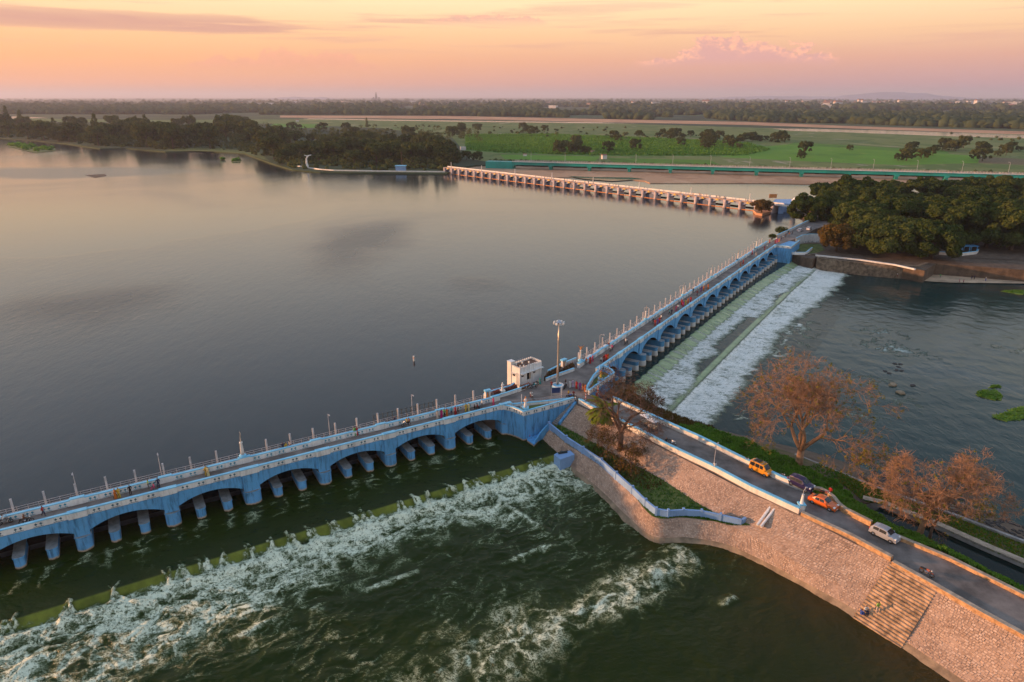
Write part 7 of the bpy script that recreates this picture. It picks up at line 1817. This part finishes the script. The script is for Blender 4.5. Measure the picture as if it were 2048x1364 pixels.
# ------------------------------------------------------------------ people
def person_meshes(pose):
    """one continuous body grown over a posed skeleton, with garments and hair cut from it"""
    J = {'pel': (0, 0, .93), 'wst': (0, 0, 1.08), 'chest': (0, 0, 1.30), 'neck': (0, 0.01, 1.46), 'jaw': (0, -0.01, 1.53), 'head': (0, 0, 1.62), 'crown': (0, 0.01, 1.68), 'nose': (0, -0.10, 1.585)}
    for s, g in (('l', -1), ('r', 1)):
        J['sh' + s] = (g * .18, 0, 1.40); J['el' + s] = (g * .25, .02, 1.13); J['wr' + s] = (g * .25, -.07, .90); J['hd' + s] = (g * .25, -.10, .81)
        J['th' + s] = (g * .245, -.15, .86)
        J['hip' + s] = (g * .09, 0, .88); J['kn' + s] = (g * .10, -.02, .49); J['an' + s] = (g * .10, .02, .08); J['to' + s] = (g * .11, -.16, .04)
    if pose == 'walk':
        for s, g, f in (('l', -1, 1), ('r', 1, -1)):
            J['kn' + s] = (g * .1, -.17 * f - .04, .50); J['an' + s] = (g * .1, -.24 * f + .05, .09 + (.05 if f < 0 else 0)); J['to' + s] = (g * .1, -.24 * f - .13, .045)
            J['el' + s] = (g * .24, .12 * f, 1.15); J['wr' + s] = (g * .23, .10 * f - .12, .94); J['hd' + s] = (g * .23, .10 * f - .17, .87); J['th' + s] = (g * .21, .10 * f - .2, .92)
    if pose in ('sit', 'ride'):
        dz = -.48 if pose == 'sit' else -.12
        for k in list(J):
            x, y, z = J[k]
            if k[:2] in ('kn', 'an', 'to'): continue
            ly = -0.12 * (z - .93) if pose == 'ride' and z > 1 else 0
            J[k] = (x, y + ly, z + dz)
        for s, g in (('l', -1), ('r', 1)):
            if pose == 'sit':
                J['kn' + s] = (g * .12, -.42, .47); J['an' + s] = (g * .12, -.40, .08); J['to' + s] = (g * .12, -.56, .04)
                J['el' + s] = (g * .26, -.08, .68); J['wr' + s] = (g * .16, -.28, .55); J['hd' + s] = (g * .13, -.36, .53); J['th' + s] = (g * .08, -.30, .56)
            else:
                J['kn' + s] = (g * .2, -.38, .66); J['an' + s] = (g * .2, -.18, .28); J['to' + s] = (g * .2, -.34, .24)
                J['el' + s] = (g * .28, -.26, 1.08); J['wr' + s] = (g * .32, -.48, 1.07); J['hd' + s] = (g * .32, -.55, 1.07); J['th' + s] = (g * .27, -.5, 1.05)
    E_ = [('pel', 'wst'), ('wst', 'chest'), ('chest', 'neck'), ('neck', 'jaw'), ('jaw', 'head'), ('head', 'crown'), ('head', 'nose')]
    rad = {'pel': .13, 'wst': .115, 'chest': .135, 'neck': .055, 'jaw': .075, 'head': .092, 'crown': .06, 'nose': .012}
    for s in 'lr':
        E_ += [('chest', 'sh' + s), ('sh' + s, 'el' + s), ('el' + s, 'wr' + s), ('wr' + s, 'hd' + s), ('wr' + s, 'th' + s), ('pel', 'hip' + s), ('hip' + s, 'kn' + s), ('kn' + s, 'an' + s), ('an' + s, 'to' + s)]
        rad.update({'sh' + s: .06, 'el' + s: .042, 'wr' + s: .03, 'hd' + s: .026, 'th' + s: .012, 'hip' + s: .088, 'kn' + s: .058, 'an' + s: .04, 'to' + s: .032})
    names = list(J); me = bpy.data.meshes.new('sk')
    me.from_pydata([J[n] for n in names], [(names.index(a), names.index(b)) for a, b in E_], [])
    o = bpy.data.objects.new('sk', me); C.objects.link(o)
    md = o.modifiers.new('skin', 'SKIN'); md.use_smooth_shade = True
    for i, n in enumerate(names):
        sv = me.skin_vertices[0].data[i]; r_ = rad[n]; sv.radius = (r_, r_ * (0.72 if n in ('pel', 'wst', 'chest') else 1)); sv.use_root = (n == 'pel')
    sd = o.modifiers.new('sub', 'SUBSURF'); sd.levels = 1
    dg = bpy.context.evaluated_depsgraph_get(); body = bpy.data.meshes.new_from_object(o.evaluated_get(dg))
    bpy.data.objects.remove(o)
    body.name = 'person'; body.materials.clear(); body.materials.append(M['skin'])
    co = np.array([v.co[:] for v in body.vertices]); nr = np.array([v.normal[:] for v in body.vertices])
    fc = [list(p.vertices) for p in body.polygons]; cen = np.array([co[f].mean(0) for f in fc])
    segs = [(a, b) for a, b in E_]; A = np.array([J[a] for a, b in segs]); B = np.array([J[b] for a, b in segs])
    d = B - A; t = np.clip(((cen[:, None] - A[None]) * d[None]).sum(-1) / ((d * d).sum(-1)[None] + 1e-9), 0, 1)
    near = np.linalg.norm(cen[:, None] - (A[None] + d[None] * t[..., None]), axis=-1)
    rr = np.array([(rad[a] + rad[b]) / 2 for a, b in segs]); which = (near / rr[None]).argmin(1)
    lab = [segs[w] for w in which]
    def cut(test, off, nm, m):
        idx = [i for i, l in enumerate(lab) if test(l, cen[i])]
        used = sorted({v for i in idx for v in fc[i]}); mp = {v: k for k, v in enumerate(used)}
        q = bpy.data.meshes.new(nm); q.from_pydata([tuple(co[v] + nr[v] * off) for v in used], [], [[mp[v] for v in fc[i]] for i in idx]); q.materials.append(M[m]); q.shade_smooth(); return q
    tor = {('pel', 'wst'), ('wst', 'chest'), ('chest', 'shl'), ('chest', 'shr'), ('shl', 'ell'), ('shr', 'elr'), ('chest', 'neck')}
    leg = {('pel', 'hipl'), ('pel', 'hipr'), ('hipl', 'knl'), ('hipr', 'knr'), ('knl', 'anl'), ('knr', 'anr'), ('pel', 'wst')}
    hz = J['head'][2]; hy = J['head'][1]
    out = {'body': body, 'shirt': cut(lambda l, c: l in tor and not (l == ('chest', 'neck') and c[2] > J['neck'][2] - .03), .018, 'shirt', 'cloth'), 'trousers': cut(lambda l, c: l in leg, .014, 'trousers', 'cloth'),
           'hair': cut(lambda l, c: l in {('head', 'crown'), ('jaw', 'head')} and (c[2] > hz + .02 or (c[1] > hy + .03 and c[2] > hz - .09)), .02, 'hair', 'hair')}
    mb = MB()
    if pose in ('stand', 'walk'):
        k = 14; prof = [(.14, 1.05), (.19, .92), (.20, .6), (.24, .25), (.27, .05)]
        for r_, z in prof:
            for j in range(k): a = 6.2832 * j / k; q = r_ * (1 + .08 * math.sin(3 * a)); mb.v.append((q * math.cos(a) * .95, q * math.sin(a) * .82, z))
        for i in range(len(prof) - 1):
            for j in range(k): mb.f.append((i * k + j, i * k + (j + 1) % k, (i + 1) * k + (j + 1) % k, (i + 1) * k + j)); mb.m.append(0)
        mb.tube([(-.17, -.02, 1.42), (-.05, -.15, 1.28), (.12, -.12, 1.05)], [.06, .07, .05], 6); mb.tube([(-.17, 0, 1.43), (-.12, .15, 1.2), (-.10, .18, .85)], [.06, .08, .09], 6)
        out['saree'] = mb.mesh('saree', M['cloth'])
    out['body'].shade_smooth()
    return out
PMS = {k: person_meshes(k) for k in ('stand', 'walk', 'sit', 'ride')}
COL = {'red': (.45, .02, .02), 'orange': (.6, .16, .02), 'yellow': (.62, .42, .05), 'pink': (.6, .08, .2), 'magenta': (.45, .02, .16), 'green': (.1, .4, .1), 'teal': (.02, .28, .3), 'navy': (.012, .02, .07), 'black': (.012, .012, .014), 'white': (.7, .7, .68), 'purple': (.2, .05, .32), 'lavender': (.5, .45, .65), 'blue': (.03, .09, .4), 'brown': (.14, .06, .03), 'dark red': (.2, .015, .015), 'pale yellow': (.65, .58, .3), 'cyan': (.05, .4, .55), 'lime': (.4, .6, .12), 'grey': (.2, .2, .2), 'cream': (.6, .5, .42)}
seen_labels = {}
def person(x, y, col, pose, where, lower='grey', saree=False, z=DK, rz=None, exact=False):
    p = P(x, y, z) if not exact else Vector((x, y, z))
    g = PMS[pose]
    what = f'person in {col} saree' if saree else f'person in {col} top'
    verb = {'stand': 'standing', 'walk': 'walking', 'sit': 'sitting', 'ride': 'riding'}[pose]
    lb = f'{what} {verb} {where}'
    o = link('person', g['body'])
    o.location = p; o.rotation_euler.z = rng.uniform(0, 6.28) if rz is None else rz
    s = rng.uniform(0.96, 1.06); o.scale = (s, s, s)
    parts = [('shirt', col), ('hair', None)] + ([('saree', col)] if saree and 'saree' in g else [('trousers', lower)])
    for nm, c_ in parts:
        q = link(nm, g[nm], o, False)
        if c_: q.color = (*COL[c_], 1)
    seen_labels.setdefault(lb, []).append(o)
    return tag(o, lb, 'person')
LBs = lambda x, y: LBf.st(P(x, y, DK))[0]
ordn = ['first', 'second', 'third', 'fourth', 'fifth', 'sixth', 'seventh', 'eighth', 'ninth', 'tenth', 'eleventh', 'twelfth', 'thirteenth', 'fourteenth']
def arch_of(fr, mains, x, y):
    s = fr.st(P(x, y, DK))[0]; return sum(1 for m_ in mains if m_ < s)
W = True; N_ = False
left_people = [(88, 1032, 'red', 'walk', N_, 'navy'), (232, 997, 'orange', 'walk', W, ''), (239, 995, 'yellow', 'walk', W, ''), (262, 990, 'black', 'stand', N_, 'black'), (298, 977, 'lime', 'stand', N_, 'grey'), (309, 979, 'pink', 'sit', N_, 'pink'), (318, 976, 'navy', 'stand', N_, 'navy'), (413, 950, 'yellow', 'walk', W, ''), (417, 952, 'pale yellow', 'walk', W, ''), (567, 903, 'navy', 'walk', N_, 'navy'), (573, 902, 'yellow', 'walk', W, ''), (581, 899, 'cream', 'walk', N_, 'dark red'), (710, 871, 'green', 'walk', W, ''), (715, 870, 'red', 'walk', W, ''), (790, 849, 'navy', 'stand', N_, 'navy'), (875, 837, 'cream', 'stand', W, ''), (883, 835, 'magenta', 'stand', W, ''), (889, 834, 'green', 'stand', N_, 'black'), (894, 833, 'orange', 'stand', W, ''), (903, 830, 'cyan', 'stand', N_, 'navy'), (911, 829, 'red', 'walk', W, ''), (916, 828, 'brown', 'walk', N_, 'brown'), (932, 823, 'yellow', 'walk', W, ''), (938, 822, 'pale yellow', 'walk', W, ''), (949, 820, 'black', 'sit', N_, 'black'), (955, 819, 'dark red', 'sit', N_, 'black'), (964, 814, 'white', 'stand', N_, 'grey'), (987, 811, 'pink', 'walk', W, '')]
for x, y, c_, ps_, wmn, lo in left_people:
    person(x, y, c_, ps_, f'on the left bridge over its {ordn[max(0, arch_of(LBf, mainsL, x, y) - 1)]} arch', lo, wmn)
jn = [(1140, 775, 'white', 'stand', W, '', 'between the mast planter and the right garden'), (1145.5, 774, 'lavender', 'stand', W, '', 'between the mast planter and the right garden'), (1153, 777, 'red', 'walk', W, '', 'near the right garden wall'), (1159.5, 779, 'purple', 'walk', W, '', 'near the right garden wall'), (1166, 781, 'brown', 'walk', N_, 'orange', 'near the right garden wall'), (1170.5, 783, 'orange', 'walk', W, '', 'at the corner of the right garden'), (1103, 777, 'dark red', 'stand', N_, 'black', 'left of the round planter'), (1131, 772, 'black', 'stand', N_, 'navy', 'right of the round planter'), (1151, 803, 'white', 'sit', N_, 'white', 'on the wall at the head of the embankment'), (1155.5, 805, 'black', 'sit', N_, 'black', 'on the wall at the head of the embankment'), (1160, 807, 'navy', 'sit', N_, 'black', 'on the wall at the head of the embankment'), (1193, 800, 'dark red', 'stand', N_, 'brown', 'under the right garden wall by the striped post'), (1137, 795, 'yellow', 'stand', N_, 'navy', 'by the motorcycles at the garden corner'), (1147, 796, 'dark red', 'stand', N_, 'grey', 'by the motorcycles at the garden corner'), (1080, 768, 'teal', 'stand', W, '', 'at the door of the control house')]
for x, y, c_, ps_, wmn, lo, wh in jn: person(x, y, c_, ps_, wh, lo, wmn)
person(1053, 873, 'dark red', 'sit', 'on the landing below the blue quay wall', 'black', z=3.2); person(1057, 872, 'white', 'sit', 'on the landing below the blue quay wall', 'pink', z=3.2)
right_people = [(1172, 730, 'orange', 'stand', N_, 'grey'), (1180, 727, 'red', 'walk', W, ''), (1185, 723, 'pink', 'walk', W, ''), (1202, 727, 'white', 'walk', N_, 'black'), (1208, 723, 'dark red', 'walk', W, ''), (1212, 721, 'red', 'walk', W, ''), (1215.5, 720, 'orange', 'walk', W, ''), (1217, 697, 'dark red', 'walk', N_, 'black'), (1306, 648, 'black', 'walk', N_, 'black'), (1310, 651, 'red', 'walk', W, ''), (1315, 648, 'purple', 'walk', W, ''), (1319, 645, 'red', 'walk', W, ''), (1322, 641, 'white', 'walk', N_, 'black'), (1339, 630, 'teal', 'walk', N_, 'black'), (1343, 629, 'navy', 'walk', N_, 'black'), (1347, 625, 'brown', 'walk', N_, 'grey'), (1352, 622, 'pink', 'walk', W, ''), (1356, 620, 'white', 'walk', N_, 'navy'), (1363, 610, 'red', 'walk', W, ''), (1366, 613, 'magenta', 'walk', W, ''), (1371, 610, 'yellow', 'walk', W, ''), (1376, 606, 'orange', 'walk', W, ''), (1381, 604, 'red', 'walk', W, ''), (1386, 586, 'black', 'stand', N_, 'black'), (1394, 592, 'dark red', 'walk', N_, 'navy'), (1402, 583, 'purple', 'walk', W, ''), (1407, 581, 'orange', 'walk', W, ''), (1411, 579, 'brown', 'walk', N_, 'grey'), (1416, 578, 'orange', 'walk', W, ''), (1473, 526, 'navy', 'stand', N_, 'navy'), (1481, 532, 'orange', 'walk', W, ''), (1486, 528, 'red', 'walk', W, ''), (1504, 509, 'red', 'walk', W, ''), (1509, 504, 'black', 'walk', N_, 'black'), (1513, 501, 'dark red', 'walk', N_, 'navy'), (1512, 513, 'cream', 'walk', W, ''), (1529, 500, 'red', 'walk', W, ''), (1534, 497, 'white', 'walk', N_, 'grey'), (1539, 486, 'red', 'walk', W, ''), (1543, 482, 'navy', 'walk', N_, 'black'), (1550, 487, 'red', 'stand', W, ''), (1554, 485, 'magenta', 'stand', W, ''), (1558, 484, 'orange', 'stand', W, '')]
for x, y, c_, ps_, wmn, lo in right_people:
    k = arch_of(RBf, mainsR, x, y)
    person(x, y, c_, ps_, f'on the long bridge over its {ordn[min(k, 13)]} arch', lo, wmn)
for x, y, c_, lo in [(1566, 478, 'white', 'navy'), (1571, 475, 'brown', 'black'), (1578, 472, 'orange', 'grey'), (1584, 470, 'black', 'black'), (1562, 481, 'grey', 'navy')]: person(x, y, c_, 'walk', 'on the road beyond the long bridge near the grove', lo)
# riders
def rider(x, y, rz, c_, lo, wh, back=0.0):
    p = P(x, y, DK + 0.01); f = Vector((math.cos(rz), math.sin(rz))); person(p.x - f.x * (0.25 + back), p.y - f.y * (0.25 + back), c_, 'ride', wh, lo, z=DK + 0.03, rz=rz + math.pi / 2, exact=True)
rider(812, 852, aL + 3.1, 'yellow', 'brown', 'the white motorcycle across the left bridge, in front'); rider(812, 852, aL + 3.1, 'orange', 'black', 'the white motorcycle across the left bridge, behind', 0.42)
rider(1063, 797, -1.2, 'white', 'dark red', 'a motorcycle across the junction'); rider(1252, 688, aR, 'white', 'black', 'away along the long bridge'); rider(1223, 702, aR + 3.1, 'pink', 'black', 'along the long bridge toward the junction')
rider(12, 1048, aL, 'white', 'grey', 'a motorcycle at the left edge of the bridge'); rider(54, 1046, aL, 'brown', 'black', 'a motorcycle by the near parapet')
person(1332, 893, 'black', 'stand', 'on the embankment road beside the white scooter', 'navy'); person(1429, 937, 'white', 'sit', 'on the near roadside wall by the lamp pole', 'brown', z=DK + 0.5)
person(1659, 993, 'red', 'stand', 'behind the orange sedan', 'black'); person(1298, 862, 'cream', 'stand', 'between the two vendor carts', 'brown')
sp_ = lerp_st(STL5, 9.15); q = sp_[0].lerp(sp_[4], 0.80)
person(q.x, q.y, 'white', 'sit', 'low on the bathing steps at the water side', 'navy', z=q.z - 0.05, exact=True); q2 = sp_[0].lerp(sp_[4], 0.86)
person(q2.x - 0.3, q2.y, 'blue', 'sit', 'low on the bathing steps beside the one in white', 'blue', z=q2.z - 0.05, exact=True); q3 = lerp_st(STL5, 9.32)[0].lerp(lerp_st(STL5, 9.32)[4], 0.72)
person(q3.x, q3.y, 'lime', 'stand', 'on the bathing steps', 'cream', z=q3.z, exact=True)
for k, (x, y, c_, lo, zz) in enumerate([(1634, 532, 'white', 'black', 1.2), (1659, 540, 'white', 'grey', 1.2), (1790, 553, 'pink', 'white', 1.2), (1794, 554, 'white', 'dark red', 1.2), (1863, 543, 'brown', 'navy', 1.6), (1869, 540, 'white', 'blue', 1.6), (1918, 546, 'teal', 'teal', 1.1), (1922, 546, 'cyan', 'navy', 1.1), (1937, 549, 'black', 'black', 1.0), (1943, 559, 'black', 'navy', 1.0), (1948, 559, 'navy', 'black', 1.0), (1971, 562, 'cream', 'blue', 0.95), (1880, 556, 'green', 'grey', 1.0), (1918, 567, 'pink', 'brown', 0.5), (1926, 568, 'magenta', 'brown', 0.4), (1838, 558, 'red', 'red', 0.4), (2040, 555, 'purple', 'white', 1.0), (2046, 559, 'white', 'pink', 1.0), (2036, 548, 'red', 'grey', 1.0)]):
    person(x, y, c_, 'stand' if k % 3 else 'walk', 'below the island wall near the weirs' if x < 1830 else 'on the sandy beach of the island', lo, z=zz)
for lb, obs in seen_labels.items():
    if len(obs) > 1:
        for o in obs: o['group'] = 'people alike: ' + lb[10:60]
# people on the far barrage read as dots
for k in range(34):
    s = rng.uniform(0.35, 0.98) * LB_; x, y = FBf.at(s, rng.uniform(-3, 0)); o = person(x, y, rng.choice(['navy', 'red', 'black', 'white', 'orange']), 'stand', 'far away on the barrage deck', 'black', z=ZD + 0.3, exact=True)
    o['label'] = 'tiny distant person on the deck of the far barrage'; o['group'] = 'people on the far barrage'
# shelter under the trees
sh = thing('shelter', 'teal roofed open shelter under the big trees behind the white wall', 'shelter', P(1925, 503, 5.2))
mb = MB(); mb.box(-5, 5, -2.0, 2.0, 2.4, 2.6); mb.build('roof', M['blue_pier_dark'], sh, world=False)
for x in (-4.5, -1.5, 1.5, 4.5):
    for y in (-1.7, 1.7): mb = MB(); mb.box(x - .12, x + .12, y - .12, y + .12, 0, 2.4); mb.build('post', M['blue_paint'], sh, world=False)
# ------------------------------------------------------------------ evening haze
hm = bpy.data.materials.new('haze'); hm.use_nodes = True
t = NT(hm.node_tree); o_ = t.n('ShaderNodeOutputMaterial'); pv_ = t.n('ShaderNodeVolumePrincipled'); t.l(pv_.outputs[0], o_.inputs['Volume'])
pv_.inputs['Color'].default_value = (0.74, 0.75, 0.88, 1); pv_.inputs['Density'].default_value = 6.8e-5; pv_.inputs['Anisotropy'].default_value = 0.2
mb = MB(); mb.box(-62000, 62000, -3500, 62000, -3.0, 260.0); hz_ = mb.build('haze', hm); hz_['kind'] = 'stuff'; hz_['label'] = 'thin evening haze over the whole river plain'
